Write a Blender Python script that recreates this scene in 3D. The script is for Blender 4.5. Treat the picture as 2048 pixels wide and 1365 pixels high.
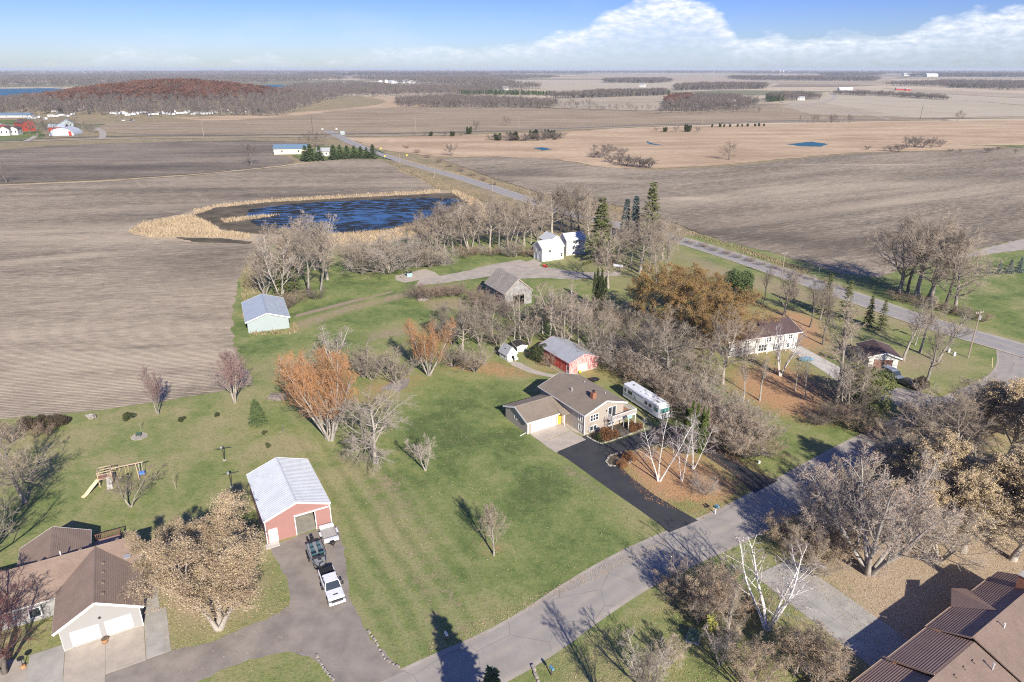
import bpy, math, random
import numpy as np
from mathutils import Vector, Matrix
from mathutils.geometry import tessellate_polygon

for o in list(bpy.data.objects): bpy.data.objects.remove(o, do_unlink=True)
S = bpy.context.scene
COL = S.collection
PI = math.pi

# ------------------------------------------------------------------ camera
CAM_H = 60.0
FPX, CX, CY = 1365.3, 1024.0, 682.5
PITCH = math.atan((682.5 - 138.0) / FPX)
cd = bpy.data.cameras.new('camera'); cam = bpy.data.objects.new('camera', cd); COL.objects.link(cam)
cam.location = (0, 0, CAM_H)
cam.rotation_euler = (PI / 2 - PITCH, 0, 0)
cd.sensor_width = 36.0; cd.lens = 36.0 * FPX / 2048.0
cd.clip_start = 0.5; cd.clip_end = 80000.0
S.camera = cam

# ------------------------------------------------------------------ light
SUN_EL = math.radians(29.5)
SHADOW_DIR = math.radians(112.0)              # shadows run this way on the ground (from +X, anticlockwise)
sdir = Vector((-math.cos(SHADOW_DIR) * math.cos(SUN_EL), -math.sin(SHADOW_DIR) * math.cos(SUN_EL), math.sin(SUN_EL)))
sl = bpy.data.lights.new('sun', 'SUN'); sun = bpy.data.objects.new('sun', sl); COL.objects.link(sun)
sl.energy = 4.7; sl.angle = math.radians(0.55); sl.color = (1.0, 0.915, 0.79)
sun.location = (0, 0, 200); sun.rotation_euler = sdir.to_track_quat('Z', 'Y').to_euler()

W = bpy.data.worlds.new('World'); S.world = W; W.use_nodes = True
nt = W.node_tree; nt.nodes.clear()
def wn(t, **k):
    n = nt.nodes.new(t)
    for a, b in k.items(): setattr(n, a, b)
    return n
L = nt.links.new
def wmath(op, a, b=None, clamp=False):
    n = wn('ShaderNodeMath', operation=op, use_clamp=clamp)
    for i, v in enumerate((a, b)):
        if v is None: continue
        if isinstance(v, (int, float)): n.inputs[i].default_value = v
        else: L(v, n.inputs[i])
    return n.outputs[0]
sky = wn('ShaderNodeTexSky', sky_type='NISHITA', sun_disc=False)
sky.sun_elevation = SUN_EL; sky.sun_rotation = math.atan2(sdir.x, sdir.y)
sky.altitude = 300; sky.air_density = 1.0; sky.dust_density = 0.6; sky.ozone_density = 2.2
tc = wn('ShaderNodeTexCoord'); sx = wn('ShaderNodeSeparateXYZ'); L(tc.outputs['Generated'], sx.inputs[0])
el = sx.outputs[2]
az = wmath('ARCTAN2', sx.outputs[0], sx.outputs[1])           # 0 ahead (+Y), positive to the right
# blue of the upper sky: a cooler, deeper tint that grows with height
tint = wn('ShaderNodeValToRGB'); L(el, tint.inputs[0])
cr = tint.color_ramp; cr.elements[0].position = 0.0; cr.elements[0].color = (0.76, 0.87, 1.20, 1)
cr.elements[1].position = 0.085; cr.elements[1].color = (0.45, 0.585, 1.16, 1)
skc = wn('ShaderNodeMix', data_type='RGBA', blend_type='MULTIPLY'); skc.inputs[0].default_value = 1.0
L(sky.outputs[0], skc.inputs[6]); L(tint.outputs[0], skc.inputs[7])
# clouds: cumulus bank, noise over direction stretched along the horizon
cv = wn('ShaderNodeCombineXYZ'); L(wmath('MULTIPLY', az, 1.0), cv.inputs[0]); L(wmath('MULTIPLY', el, 2.6), cv.inputs[1])
def wnoise(scale, detail, rough=0.55, vec=None, dist=0.0):
    n = wn('ShaderNodeTexNoise'); n.inputs['Scale'].default_value = scale; n.inputs['Detail'].default_value = detail
    n.inputs['Roughness'].default_value = rough; n.inputs['Distortion'].default_value = dist
    L(vec or cv.outputs[0], n.inputs['Vector']); return n.outputs['Fac']
n_edge = wnoise(26.0, 10, 0.55, dist=0.2); n_big = wnoise(5.0, 3, 0.5); n_shape = wnoise(60.0, 8, 0.6)
# height of the bank above the horizon at each azimuth
cop = wn('ShaderNodeFloatCurve')
cm = cop.mapping.curves[0]
L(wmath('ADD', wmath('MULTIPLY', az, 0.5 / PI), 0.5), cop.inputs['Value'])
prof = [(-180, .035), (-140, .05), (-100, .03), (-70, .05), (-50, .02), (-38, .006), (-33, .004), (-30, .012), (-27.5, .024), (-24, .018), (-22.8, .008), (-20, .012), (-18, .019), (-15.5, .010), (-13, .014),
        (-11, .020), (-7, .031), (-5, .026), (-2, .030), (1, .034), (2.6, .040), (4.5, .050), (6.8, .066), (9, .080), (12, .088), (14.5, .078), (16.2, .054), (17.5, .038), (19.5, .043), (21, .036), (24, .044), (27, .041),
        (30, .060), (33, .062), (37, .064), (50, .07), (70, .09), (100, .04), (140, .06), (180, .035)]
while len(cm.points) < len(prof): cm.points.new(0.5, 0.5)
for p, (a, h) in zip(cm.points, prof): p.location = (a / 360.0 + 0.5, h * 5); p.handle_type = 'AUTO'
cop.mapping.update()
bank = wmath('MULTIPLY', cop.outputs[0], 0.2)
d = wmath('SUBTRACT', wmath('ADD', bank, wmath('MULTIPLY', wmath('SUBTRACT', n_edge, 0.5), 0.030)), el)
edge = wmath('MULTIPLY', d, 80.0, clamp=True)                  # 0 above the bank, 1 inside
body = wmath('ADD', 0.5, wmath('MULTIPLY', wmath('SUBTRACT', n_shape, 0.46), 3.2), clamp=True)
# relative height in the bank: bright tops, soft hazy foot
rel = wmath('DIVIDE', el, wmath('MAXIMUM', bank, 0.004), clamp=True)
relp = wmath('POWER', rel, 1.3)
size = wmath('MULTIPLY', wmath('SUBTRACT', bank, 0.006), 30.0, clamp=True)
dens = wmath('MULTIPLY', wmath('MULTIPLY', edge, wmath('ADD', wmath('MULTIPLY', relp, 0.7), 0.42)), wmath('ADD', wmath('MULTIPLY', body, 0.55), 0.5))
dens = wmath('MULTIPLY', dens, wmath('ADD', wmath('MULTIPLY', size, 0.75), 0.38), clamp=True)
wisp = wmath('MULTIPLY', wmath('SUBTRACT', n_big, 0.54), 0.7, clamp=True)
dens = wmath('MAXIMUM', dens, wisp)
ccol = wn('ShaderNodeMix', data_type='RGBA'); L(wmath('MULTIPLY', relp, wmath('ADD', wmath('MULTIPLY', body, 0.55), 0.45)), ccol.inputs[0])
ccol.inputs[6].default_value = (5.2, 6.1, 7.7, 1); ccol.inputs[7].default_value = (9.3, 9.5, 9.8, 1)
mixc = wn('ShaderNodeMix', data_type='RGBA'); L(dens, mixc.inputs[0]); L(skc.outputs[2], mixc.inputs[6]); L(ccol.outputs[2], mixc.inputs[7])
bg = wn('ShaderNodeBackground'); bg.inputs[1].default_value = 0.07
wo = wn('ShaderNodeOutputWorld'); L(mixc.outputs[2], bg.inputs[0]); L(bg.outputs[0], wo.inputs[0])

S.view_settings.view_transform = 'Standard'; S.view_settings.look = 'None'
S.view_settings.exposure = 0.78; S.view_settings.gamma = 1.0
try: S.view_settings.use_curve_mapping = False
except Exception: pass
S.cycles.use_denoising = False; S.cycles.use_adaptive_sampling = False; S.cycles.pixel_filter_type = 'BLACKMAN_HARRIS'; S.cycles.filter_width = 1.15
S.cycles.max_bounces = 5; S.cycles.transparent_max_bounces = 8; S.cycles.volume_bounces = 0
S.cycles.diffuse_bounces = 3; S.cycles.glossy_bounces = 3

# ------------------------------------------------------------------ helpers
_c, _s = math.cos(PITCH), math.sin(PITCH)
def g(px, py, z=0.0):
    """a point of the ground (or of height z), from a survey point read off the photograph"""
    x = px - CX; y = -(py - CY)
    dx, dy, dz = x, FPX * _c + y * _s, -FPX * _s + y * _c
    t = (z - CAM_H) / dz
    return (dx * t, dy * t)
def proj(p):
    z = p[2] - CAM_H; zz = p[1] * _c - z * _s; yy = p[1] * _s + z * _c
    return CX + FPX * p[0] / zz, CY - FPX * yy / zz
def height_for(base, topy):
    b = g(*base); lo, hi = 0.0, 55.0
    for _ in range(30):
        m = (lo + hi) / 2
        if proj((b[0], b[1], m))[1] > topy: lo = m
        else: hi = m
    return lo
def rot2(x, y, a): return x * math.cos(a) - y * math.sin(a), x * math.sin(a) + y * math.cos(a)

# ---- materials
MATS = {}
class NM:
    def __init__(s, name):
        s.m = bpy.data.materials.new(name); s.m.use_nodes = True; s.t = s.m.node_tree; s.t.nodes.clear()
        s.out = s.n('ShaderNodeOutputMaterial'); s.b = s.n('ShaderNodeBsdfPrincipled')
        s.t.links.new(s.b.outputs[0], s.out.inputs[0]); s.b.inputs['Roughness'].default_value = 0.85
        s.b.inputs['Specular IOR Level'].default_value = 0.3
        s._tc = None; MATS[name] = s.m
    def n(s, t, **k):
        n = s.t.nodes.new(t)
        for a, b in k.items(): setattr(n, a, b)
        return n
    def link(s, a, b): s.t.links.new(a, b)
    def put(s, sock, v):
        if isinstance(v, (int, float)): sock.default_value = v
        elif isinstance(v, (tuple, list)): sock.default_value = tuple(v) + ((1,) if len(v) == 3 and len(sock.default_value) == 4 else ())
        else: s.link(v, sock)
    def coord(s, kind='Object'):
        if s._tc is None: s._tc = s.n('ShaderNodeTexCoord')
        return s._tc.outputs[kind]
    def pos(s):
        return s.n('ShaderNodeNewGeometry').outputs['Position']
    def mapping(s, vec, loc=(0, 0, 0), rot=(0, 0, 0), scale=(1, 1, 1)):
        n = s.n('ShaderNodeMapping'); s.link(vec, n.inputs[0])
        n.inputs['Location'].default_value = loc; n.inputs['Rotation'].default_value = rot; n.inputs['Scale'].default_value = scale
        return n.outputs[0]
    def noise(s, vec, scale, detail=4, rough=0.55, dist=0.0):
        n = s.n('ShaderNodeTexNoise'); s.link(vec, n.inputs['Vector']); n.inputs['Scale'].default_value = scale
        n.inputs['Detail'].default_value = detail; n.inputs['Roughness'].default_value = rough; n.inputs['Distortion'].default_value = dist
        return n.outputs['Fac']
    def voronoi(s, vec, scale, out='Distance', feature='F1'):
        n = s.n('ShaderNodeTexVoronoi', feature=feature); s.link(vec, n.inputs['Vector']); n.inputs['Scale'].default_value = scale
        return n.outputs[out]
    def wave(s, vec, scale, dist=0, detail=2, prof='SIN', direction='X'):
        n = s.n('ShaderNodeTexWave', wave_profile=prof, bands_direction=direction); s.link(vec, n.inputs['Vector'])
        n.inputs['Scale'].default_value = scale; n.inputs['Distortion'].default_value = dist; n.inputs['Detail'].default_value = detail
        return n.outputs['Fac']
    def math(s, op, a, b=0.0, clamp=False):
        n = s.n('ShaderNodeMath', operation=op, use_clamp=clamp); s.put(n.inputs[0], a); s.put(n.inputs[1], b); return n.outputs[0]
    def ramp(s, fac, stops, interp='LINEAR'):
        n = s.n('ShaderNodeValToRGB'); s.link(fac, n.inputs[0]); e = n.color_ramp.elements; n.color_ramp.interpolation = interp
        while len(e) < len(stops): e.new(0.5)
        for el_, (p, c) in zip(e, stops):
            el_.position = p
            el_.color = (c, c, c, 1) if isinstance(c, (int, float)) else tuple(c) + (1,)
        return n.outputs[0]
    def step(s, fac, lo, hi): return s.ramp(fac, [(lo, 0.0), (hi, 1.0)])
    def mix(s, fac, a, b, mode='MIX'):
        n = s.n('ShaderNodeMix', data_type='RGBA', blend_type=mode); s.put(n.inputs[0], fac); s.put(n.inputs[6], a); s.put(n.inputs[7], b)
        return n.outputs[2]
    def attr(s, name, out='Color'):
        n = s.n('ShaderNodeAttribute'); n.attribute_name = name; return n.outputs[out]
    def bump(s, h, strength=0.5, dist=0.1):
        n = s.n('ShaderNodeBump'); s.link(h, n.inputs['Height']); n.inputs['Strength'].default_value = strength
        n.inputs['Distance'].default_value = dist; s.link(n.outputs[0], s.b.inputs['Normal'])
    def color(s, v): s.put(s.b.inputs['Base Color'], v); return s
    def rough(s, v): s.put(s.b.inputs['Roughness'], v); return s
    def blob(s, vec, cx, cy, rx, ry, ang=0.0, soft=0.5):
        """soft ellipse mask on the ground: 1 inside"""
        m = s.n('ShaderNodeMapping', vector_type='TEXTURE'); s.link(vec, m.inputs[0])
        m.inputs['Location'].default_value = (cx, cy, 0); m.inputs['Rotation'].default_value = (0, 0, ang); m.inputs['Scale'].default_value = (rx, ry, 1e6)
        l = s.n('ShaderNodeVectorMath', operation='LENGTH'); s.link(m.outputs[0], l.inputs[0])
        return s.ramp(l.outputs['Value'], [(1 - soft, 1.0), (1.0, 0.0)])

def varied(name, c1, c2, scale=3.0, rough=0.85, detail=5, bump=0.0, bscale=None, metallic=0.0, spec=0.3, coat=0.0, rnd=0.0):
    """a plain surface with two-tone weathering"""
    m = NM(name); v = m.coord('Object')
    c = m.mix(m.step(m.noise(v, scale, detail, 0.6), 0.35, 0.65), c1, c2)
    if rnd:
        r = m.n('ShaderNodeObjectInfo').outputs['Random']
        c = m.mix(1.0, c, m.ramp(r, [(0, 1 - rnd), (1, 1 + rnd)]), 'MULTIPLY')
    m.color(c).rough(rough); m.b.inputs['Metallic'].default_value = metallic; m.b.inputs['Specular IOR Level'].default_value = spec
    if coat: m.b.inputs['Coat Weight'].default_value = coat
    if bump: m.bump(m.noise(v, bscale or scale * 4, 4), bump, 0.05)
    return m.m
def plain(name, c, rough=0.6, metallic=0.0, spec=0.4, coat=0.0):
    d = tuple(x * 0.86 for x in c)
    return varied(name, c, d, 1.7, rough, 5, 0, None, metallic, spec, coat)

# ---- meshes
class MB:
    def __init__(s): s.v = []; s.f = []
    def box(s, c, d, rz=0.0, rx=0.0, ry=0.0):
        hx, hy, hz = d[0] / 2, d[1] / 2, d[2] / 2
        R = Matrix.Rotation(rz, 3, 'Z') @ Matrix.Rotation(ry, 3, 'Y') @ Matrix.Rotation(rx, 3, 'X')
        n = len(s.v)
        for X, Y, Z in ((-1, -1, -1), (1, -1, -1), (1, 1, -1), (-1, 1, -1), (-1, -1, 1), (1, -1, 1), (1, 1, 1), (-1, 1, 1)):
            p = R @ Vector((X * hx, Y * hy, Z * hz)); s.v.append((p.x + c[0], p.y + c[1], p.z + c[2]))
        s.f += [tuple(n + i for i in q) for q in ((0, 3, 2, 1), (4, 5, 6, 7), (0, 1, 5, 4), (1, 2, 6, 5), (2, 3, 7, 6), (3, 0, 4, 7))]
        return s
    def span(s, x0, x1, y0, y1, z0, z1): return s.box(((x0 + x1) / 2, (y0 + y1) / 2, (z0 + z1) / 2), (abs(x1 - x0), abs(y1 - y0), abs(z1 - z0)))
    def poly(s, pts):
        n = len(s.v); s.v += [tuple(p) for p in pts]; s.f.append(tuple(range(n, n + len(pts)))); return s
    def prism(s, poly, axis, a, b):
        """extrude a 2-D outline along axis ('x','y','z') from a to b"""
        def mk(p, t): return {'x': (t, p[0], p[1]), 'y': (p[0], t, p[1]), 'z': (p[0], p[1], t)}[axis]
        n = len(s.v); k = len(poly); s.v += [mk(p, a) for p in poly] + [mk(p, b) for p in poly]
        s.f.append(tuple(range(n, n + k))); s.f.append(tuple(range(n + 2 * k - 1, n + k - 1, -1)))
        for i in range(k): s.f.append((n + i, n + k + i, n + k + (i + 1) % k, n + (i + 1) % k))
        return s
    def tube(s, pts, r, seg=6, cap=True):
        pts = [Vector(p) for p in pts]; rr = r if isinstance(r, (list, tuple)) else [r] * len(pts); rings = []
        for i, p in enumerate(pts):
            t = (pts[min(i + 1, len(pts) - 1)] - pts[max(i - 1, 0)]).normalized()
            u = t.cross(Vector((0, 0, 1)) if abs(t.z) < 0.9 else Vector((1, 0, 0))).normalized(); w = t.cross(u)
            n = len(s.v)
            for k in range(seg):
                a = 2 * PI * k / seg; q = p + (u * math.cos(a) + w * math.sin(a)) * rr[i]; s.v.append(tuple(q))
            rings.append(n)
        for a, b in zip(rings, rings[1:]):
            for k in range(seg): s.f.append((a + k, a + (k + 1) % seg, b + (k + 1) % seg, b + k))
        if cap:
            s.f.append(tuple(rings[0] + k for k in reversed(range(seg)))); s.f.append(tuple(rings[-1] + k for k in range(seg)))
        return s
    def cyl(s, c, r, h, seg=12, r2=None, axis='z'):
        c = Vector(c); d = {'x': Vector((1, 0, 0)), 'y': Vector((0, 1, 0)), 'z': Vector((0, 0, 1))}[axis]
        return s.tube([c - d * h / 2, c + d * h / 2], [r, r if r2 is None else r2], seg)
    def blobby(s, c, r, seed=0, sub=2, rough=0.2):
        me = _ico(sub); rg = np.random.default_rng(seed); k = rg.normal(size=(5, 3)) * 1.6; ph = rg.uniform(0, 6, 5)
        n = len(s.v)
        for v in me[0]:
            f = 1 + rough * sum(math.sin(float(np.dot(k[i], v)) * 1.6 + ph[i]) for i in range(5)) / 2.2
            s.v.append((c[0] + v[0] * r[0] * f, c[1] + v[1] * r[1] * f, c[2] + v[2] * r[2] * f))
        s.f += [tuple(n + i for i in t) for t in me[1]]; return s
    def mesh(s, name, mat, smooth=False):
        me = bpy.data.meshes.new(name); me.from_pydata(s.v, [], s.f); me.update()
        for m in (mat if isinstance(mat, (list, tuple)) else [mat]):
            if m: me.materials.append(MATS[m] if isinstance(m, str) else m)
        if smooth: me.polygons.foreach_set('use_smooth', [True] * len(me.polygons))
        return me
    def build(s, name, mat, parent=None, smooth=False, kind=None, label=None, bevel=0.0):
        o = bpy.data.objects.new(name, s.mesh(name, mat, smooth)); COL.objects.link(o)
        if parent: o.parent = parent
        if kind: o['kind'] = kind
        if label: o['label'] = label
        if bevel:
            b = o.modifiers.new('b', 'BEVEL'); b.width = bevel; b.segments = 2; b.limit_method = 'ANGLE'
        return o
_icos = {}
def _ico(sub):
    if sub not in _icos:
        import bmesh
        bm = bmesh.new(); bmesh.ops.create_icosphere(bm, subdivisions=sub, radius=1.0)
        _icos[sub] = ([tuple(v.co) for v in bm.verts], [tuple(v.index for v in f.verts) for f in bm.faces]); bm.free()
    return _icos[sub]
def empty(name, loc, rz=0.0, label=None, cat=None, group=None):
    o = bpy.data.objects.new(name, None); COL.objects.link(o); o.empty_display_size = 0.5
    o.location = (loc[0], loc[1], loc[2] if len(loc) > 2 else 0.0); o.rotation_euler = (0, 0, rz)
    tag(o, label, cat, group); return o
def tag(o, label=None, cat=None, group=None, kind=None):
    if label: o['label'] = label
    if cat: o['category'] = cat
    if group: o['group'] = group
    if kind: o['kind'] = kind
    return o
def copy_tree(o, parent=None):
    c = o.copy(); COL.objects.link(c)
    if parent: c.parent = parent
    for ch in list(o.children): copy_tree(ch, c)
    return c
def np_mesh(name, V, F, mat, k=None, smooth=False):
    """V (n,3), F (m,k) of equal-sized faces"""
    me = bpy.data.meshes.new(name); V = np.ascontiguousarray(V, np.float32); F = np.ascontiguousarray(F, np.int32)
    me.vertices.add(len(V)); me.vertices.foreach_set('co', V.ravel())
    me.loops.add(F.size); me.loops.foreach_set('vertex_index', F.ravel())
    me.polygons.add(len(F)); me.polygons.foreach_set('loop_start', np.arange(0, F.size, F.shape[1], dtype=np.int32))
    me.update(calc_edges=True)
    for m in (mat if isinstance(mat, (list, tuple)) else [mat]):
        if m: me.materials.append(MATS[m] if isinstance(m, str) else m)
    if smooth: me.polygons.foreach_set('use_smooth', [True] * len(me.polygons))
    return me
def sheet(name, pts, z, mat, px=True, kind='structure', jitter=0.0, step=2.0, smooth_it=0, parent=None, seed=1):
    """flat area from an outline; jitter makes a ragged natural edge"""
    P = [Vector(g(*p)) if px else Vector(p) for p in pts]
    for _ in range(smooth_it):
        Q = []
        for a, b in zip(P, P[1:] + P[:1]): Q += [a * 0.75 + b * 0.25, a * 0.25 + b * 0.75]
        P = Q
    if jitter:
        rg = random.Random(seed); Q = []
        for a, b in zip(P, P[1:] + P[:1]):
            n = max(1, min(200, int((b - a).length / step))); d_ = (b - a); nr = Vector((-d_.y, d_.x)).normalized() if d_.length else Vector((0, 0))
            for i in range(n): Q.append(a + d_ * (i / n) + nr * rg.gauss(0, jitter))
        P = Q
    tri = tessellate_polygon([[Vector((p.x, p.y, 0)) for p in P]])
    me = bpy.data.meshes.new(name); F = []
    for t in tri:
        a, b, c = (P[i] for i in t)
        F.append(t if (b - a).cross(c - a) > 0 else (t[0], t[2], t[1]))
    me.from_pydata([(p.x, p.y, z) for p in P], [], F); me.update(); me.materials.append(MATS[mat])
    o = bpy.data.objects.new(name, me); COL.objects.link(o); o['kind'] = kind
    if parent: o.parent = parent
    return o
def ribbon_pts(cl, w, px=True, smooth_it=2):
    C = [Vector(g(*p)) if px else Vector(p) for p in cl]
    for _ in range(smooth_it):
        Q = [C[0]]
        for a, b in zip(C, C[1:]): Q += [a * 0.75 + b * 0.25, a * 0.25 + b * 0.75]
        C = Q + [C[-1]]
    Lp, Rp = [], []
    for i, p in enumerate(C):
        t = (C[min(i + 1, len(C) - 1)] - C[max(i - 1, 0)]).normalized(); nr = Vector((-t.y, t.x))
        wi = w if not isinstance(w, (list, tuple)) else w[0] + (w[1] - w[0]) * i / (len(C) - 1)
        Lp.append(p + nr * wi / 2); Rp.append(p - nr * wi / 2)
    return C, Lp, Rp
def ribbon(name, cl, w, z, mat, px=True, smooth_it=2, kind='structure', off=0.0):
    C, Lp, Rp = ribbon_pts(cl, w, px, smooth_it); n = len(C)
    V = [(p.x, p.y, z) for p in Lp] + [(p.x, p.y, z) for p in Rp]
    me = bpy.data.meshes.new(name); me.from_pydata(V, [], [(i, n + i, n + i + 1, i + 1) for i in range(n - 1)])
    uv = me.uv_layers.new(name='UVMap'); acc = [0.0]
    for a, b in zip(C, C[1:]): acc.append(acc[-1] + (b - a).length)
    for poly in me.polygons:
        for li in poly.loop_indices:
            vi = me.loops[li].vertex_index; uv.data[li].uv = (acc[vi % n], 0.0 if vi < n else 1.0)
    me.update(); me.materials.append(MATS[mat])
    o = bpy.data.objects.new(name, me); COL.objects.link(o); o['kind'] = kind; return o
ORD = ['first', 'second', 'third', 'fourth', 'fifth', 'sixth', 'seventh', 'eighth', 'ninth', 'tenth', 'eleventh', 'twelfth', 'thirteenth', 'fourteenth',
       'fifteenth', 'sixteenth', 'seventeenth', 'eighteenth', 'nineteenth', 'twentieth']
def ordw(i):
    if i < 20: return ORD[i]
    tens = ['', '', 'twenty', 'thirty', 'forty', 'fifty', 'sixty', 'seventy', 'eighty', 'ninety'][(i + 1) // 10 % 10]; u = (i + 1) % 10
    tn = {'twenty': 'twentieth', 'thirty': 'thirtieth', 'forty': 'fortieth', 'fifty': 'fiftieth', 'sixty': 'sixtieth', 'seventy': 'seventieth', 'eighty': 'eightieth', 'ninety': 'ninetieth'}
    return tn[tens] if u == 0 else tens + '-' + ORD[u - 1]
# ================================================================== ground materials
SOIL_D = (0.118, 0.098, 0.076); SOIL_L = (0.345, 0.287, 0.215); STRAW = (0.62, 0.52, 0.375)
def soil_mat(name, rot, dark=SOIL_D, light=SOIL_L, straw=STRAW, blobs=(), rowscale=1.0, light_amt=0.5, straw_amt=0.5):
    m = NM(name); P = m.pos(); R = m.mapping(P, rot=(0, 0, rot))
    st = m.mapping(R, scale=(0.012, 0.11, 1))                           # long soft bands along the rows
    band = m.noise(st, 1.0, 6, 0.62)
    big = m.noise(P, 0.013, 6, 0.6, 0.6)
    mid = m.noise(m.mapping(R, scale=(0.25, 0.9, 1)), 0.55, 6, 0.7)
    f = m.math('ADD', m.math('MULTIPLY', band, 0.42), m.math('MULTIPLY', big, 0.38))
    f = m.math('ADD', f, m.math('MULTIPLY', mid, 0.35))
    c = m.mix(m.step(f, 0.42, 0.66), dark, light)
    dk = m.noise(m.mapping(R, loc=(31, 7, 0), scale=(0.0055, 0.032, 1)), 1.0, 6, 0.62, 0.5)
    c = m.mix(m.math('MULTIPLY', m.step(dk, 0.47, 0.62), 0.72), c, dark)
    brk = m.noise(m.mapping(R, scale=(0.02, 0.09, 1)), 1.0, 7, 0.7)
    for (cx, cy, rx, ry, an, amt) in blobs:
        k = m.math('MULTIPLY', m.blob(P, cx, cy, rx * 1.25, ry * 1.25, an, 0.9), m.step(brk, 0.34, 0.62)); k = m.math('MULTIPLY', k, min(1.0, abs(amt) * 3.4))
        c = m.mix(k, c, tuple(x * 0.85 for x in dark) if amt < 0 else tuple(0.5 * (a_ + b_) for a_, b_ in zip(light, straw)))
    rows = m.wave(m.mapping(R, rot=(0, 0, PI / 2)), 0.42 * rowscale, 1.6, 3)
    c = m.mix(m.math('MULTIPLY', m.math('MULTIPLY', m.step(rows, 0.3, 0.9), m.step(brk, 0.35, 0.7)), 0.13), c, straw)
    res = m.noise(m.mapping(R, scale=(0.9, 2.6, 1)), 1.25, 6, 0.78)           # clods and corn stubble
    c = m.mix(m.math('MULTIPLY', m.step(m.noise(m.mapping(R, scale=(0.16, 0.7, 1)), 1.0, 7, 0.8), 0.46, 0.64), min(0.6, straw_amt * 0.95)), c, straw)
    c = m.mix(m.math('MULTIPLY', m.step(m.noise(m.mapping(R, scale=(0.3, 1.0, 1)), 0.8, 6, 0.75), 0.50, 0.66), 0.5), c, tuple(x * 0.75 for x in dark))
    sp = m.math('MULTIPLY', m.step(res, 0.55, 0.68), m.math('ADD', m.math('MULTIPLY', m.step(f, 0.45, 0.75), straw_amt), straw_amt * 0.4))
    c = m.mix(sp, c, straw)
    c = m.mix(m.math('MULTIPLY', m.step(m.noise(P, 2.3, 5, 0.8), 0.56, 0.66), 0.55), c, tuple(x * 0.6 for x in dark))
    for (cx, cy, rx, ry, an, amt) in blobs:
        k = m.math('MULTIPLY', m.blob(P, cx, cy, rx * 1.25, ry * 1.25, an, 0.9), m.step(brk, 0.30, 0.6)); k = m.math('MULTIPLY', k, min(0.62, abs(amt) * 2.2))
        c = m.mix(k, c, dark if amt < 0 else tuple(0.5 * (a_ + b_) for a_, b_ in zip(light, straw)))
    m.color(c).rough(0.95); m.b.inputs['Specular IOR Level'].default_value = 0.1
    m.bump(m.math('ADD', res, m.math('MULTIPLY', rows, 0.5)), 0.55, 0.22)
    return m.m
def grass_far(name, c1, c2, c3, scale=0.05, stretch=(1, 1, 1), rot=0.0, bumpd=0.4):
    m = NM(name); P = m.mapping(m.pos(), rot=(0, 0, rot), scale=stretch)
    a = m.noise(P, scale, 7, 0.65, 0.4); b = m.noise(P, scale * 14, 5, 0.75)
    c = m.mix(m.step(a, 0.38, 0.62), c1, c2); c = m.mix(m.step(b, 0.5, 0.68), c, c3)
    m.color(c).rough(0.95); m.b.inputs['Specular IOR Level'].default_value = 0.1
    m.bump(b, 0.6, bumpd); return m.m

soil_mat('soil_northwest', math.radians(-8), blobs=[(*g(560, 390), 90, 26, 0.1, -0.20), (*g(330, 430), 60, 18, 0.5, -0.16), (*g(150, 640), 90, 60, 0.3, 0.10), (*g(430, 520), 26, 34, 0.3, -0.22), (*g(250, 720), 50, 30, 0.2, 0.18), (*g(100, 470), 80, 24, 0.1, 0.2), (*g(300, 380), 120, 8, 0.05, -0.25), (*g(700, 370), 60, 12, 0, 0.12), (*g(80, 520), 26, 5, 0.42, 0.5), (*g(640, 392), 60, 7, 0, -0.25)], straw_amt=0.6)
soil_mat('soil_dark', math.radians(-3), dark=(0.085, 0.073, 0.062), light=(0.29, 0.24, 0.185), blobs=[(*g(480, 300), 120, 26, 0.0, -0.25), (*g(260, 335), 120, 16, 0.1, -0.25), (*g(300, 300), 90, 20, 0, 0.12)], straw_amt=0.22)
soil_mat('soil_east', math.radians(-28), blobs=[(*g(1010, 350), 40, 26, 0.2, -0.30), (*g(1560, 480), 70, 30, -0.3, -0.26), (*g(1420, 420), 70, 22, 0.0, -0.12), (*g(1750, 370), 100, 30, 0.2, 0.08), (*g(1370, 398), 16, 6, -0.1, 0.55), (*g(1750, 330), 60, 3.5, 0.0, 0.5), (*g(1950, 350), 60, 26, 0.3, -0.2), (*g(1450, 470), 50, 9, -0.45, -0.3), (*g(1850, 480), 60, 14, 0.3, -0.25), (*g(1500, 390), 90, 14, 0.5, 0.16), (*g(1150, 360), 50, 10, -0.2, 0.2), (*g(1640, 430), 60, 10, 0.5, -0.2), (*g(1750, 410), 90, 8, 0.5, 0.2)], straw_amt=0.55)
soil_mat('soil_beyond', math.radians(0), dark=(0.20, 0.155, 0.105), light=(0.38, 0.30, 0.205), straw=(0.52, 0.42, 0.28), rowscale=0.4)
soil_mat('stubble_field', math.radians(10), dark=(0.30, 0.25, 0.185), light=(0.46, 0.39, 0.29), straw=(0.54, 0.46, 0.34), rowscale=0.3)
soil_mat('grey_field', math.radians(-6), dark=(0.36, 0.31, 0.225), light=(0.50, 0.44, 0.335), straw=(0.57, 0.50, 0.375), rowscale=0.2)
grass_far('marsh_grass', (0.38, 0.275, 0.175), (0.56, 0.425, 0.285), (0.30, 0.215, 0.135), 0.018, (0.5, 1.6, 1))
grass_far('reed_tan', (0.42, 0.335, 0.225), (0.54, 0.44, 0.305), (0.27, 0.215, 0.14), 0.10)
grass_far('verge_grass', (0.24, 0.205, 0.12), (0.37, 0.29, 0.18), (0.17, 0.16, 0.08), 0.09)
grass_far('green_far', (0.10, 0.15, 0.045), (0.17, 0.20, 0.07), (0.22, 0.21, 0.10), 0.05)
grass_far('mud', (0.085, 0.072, 0.05), (0.17, 0.14, 0.098), (0.055, 0.048, 0.035), 0.12, bumpd=0.1)
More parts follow.
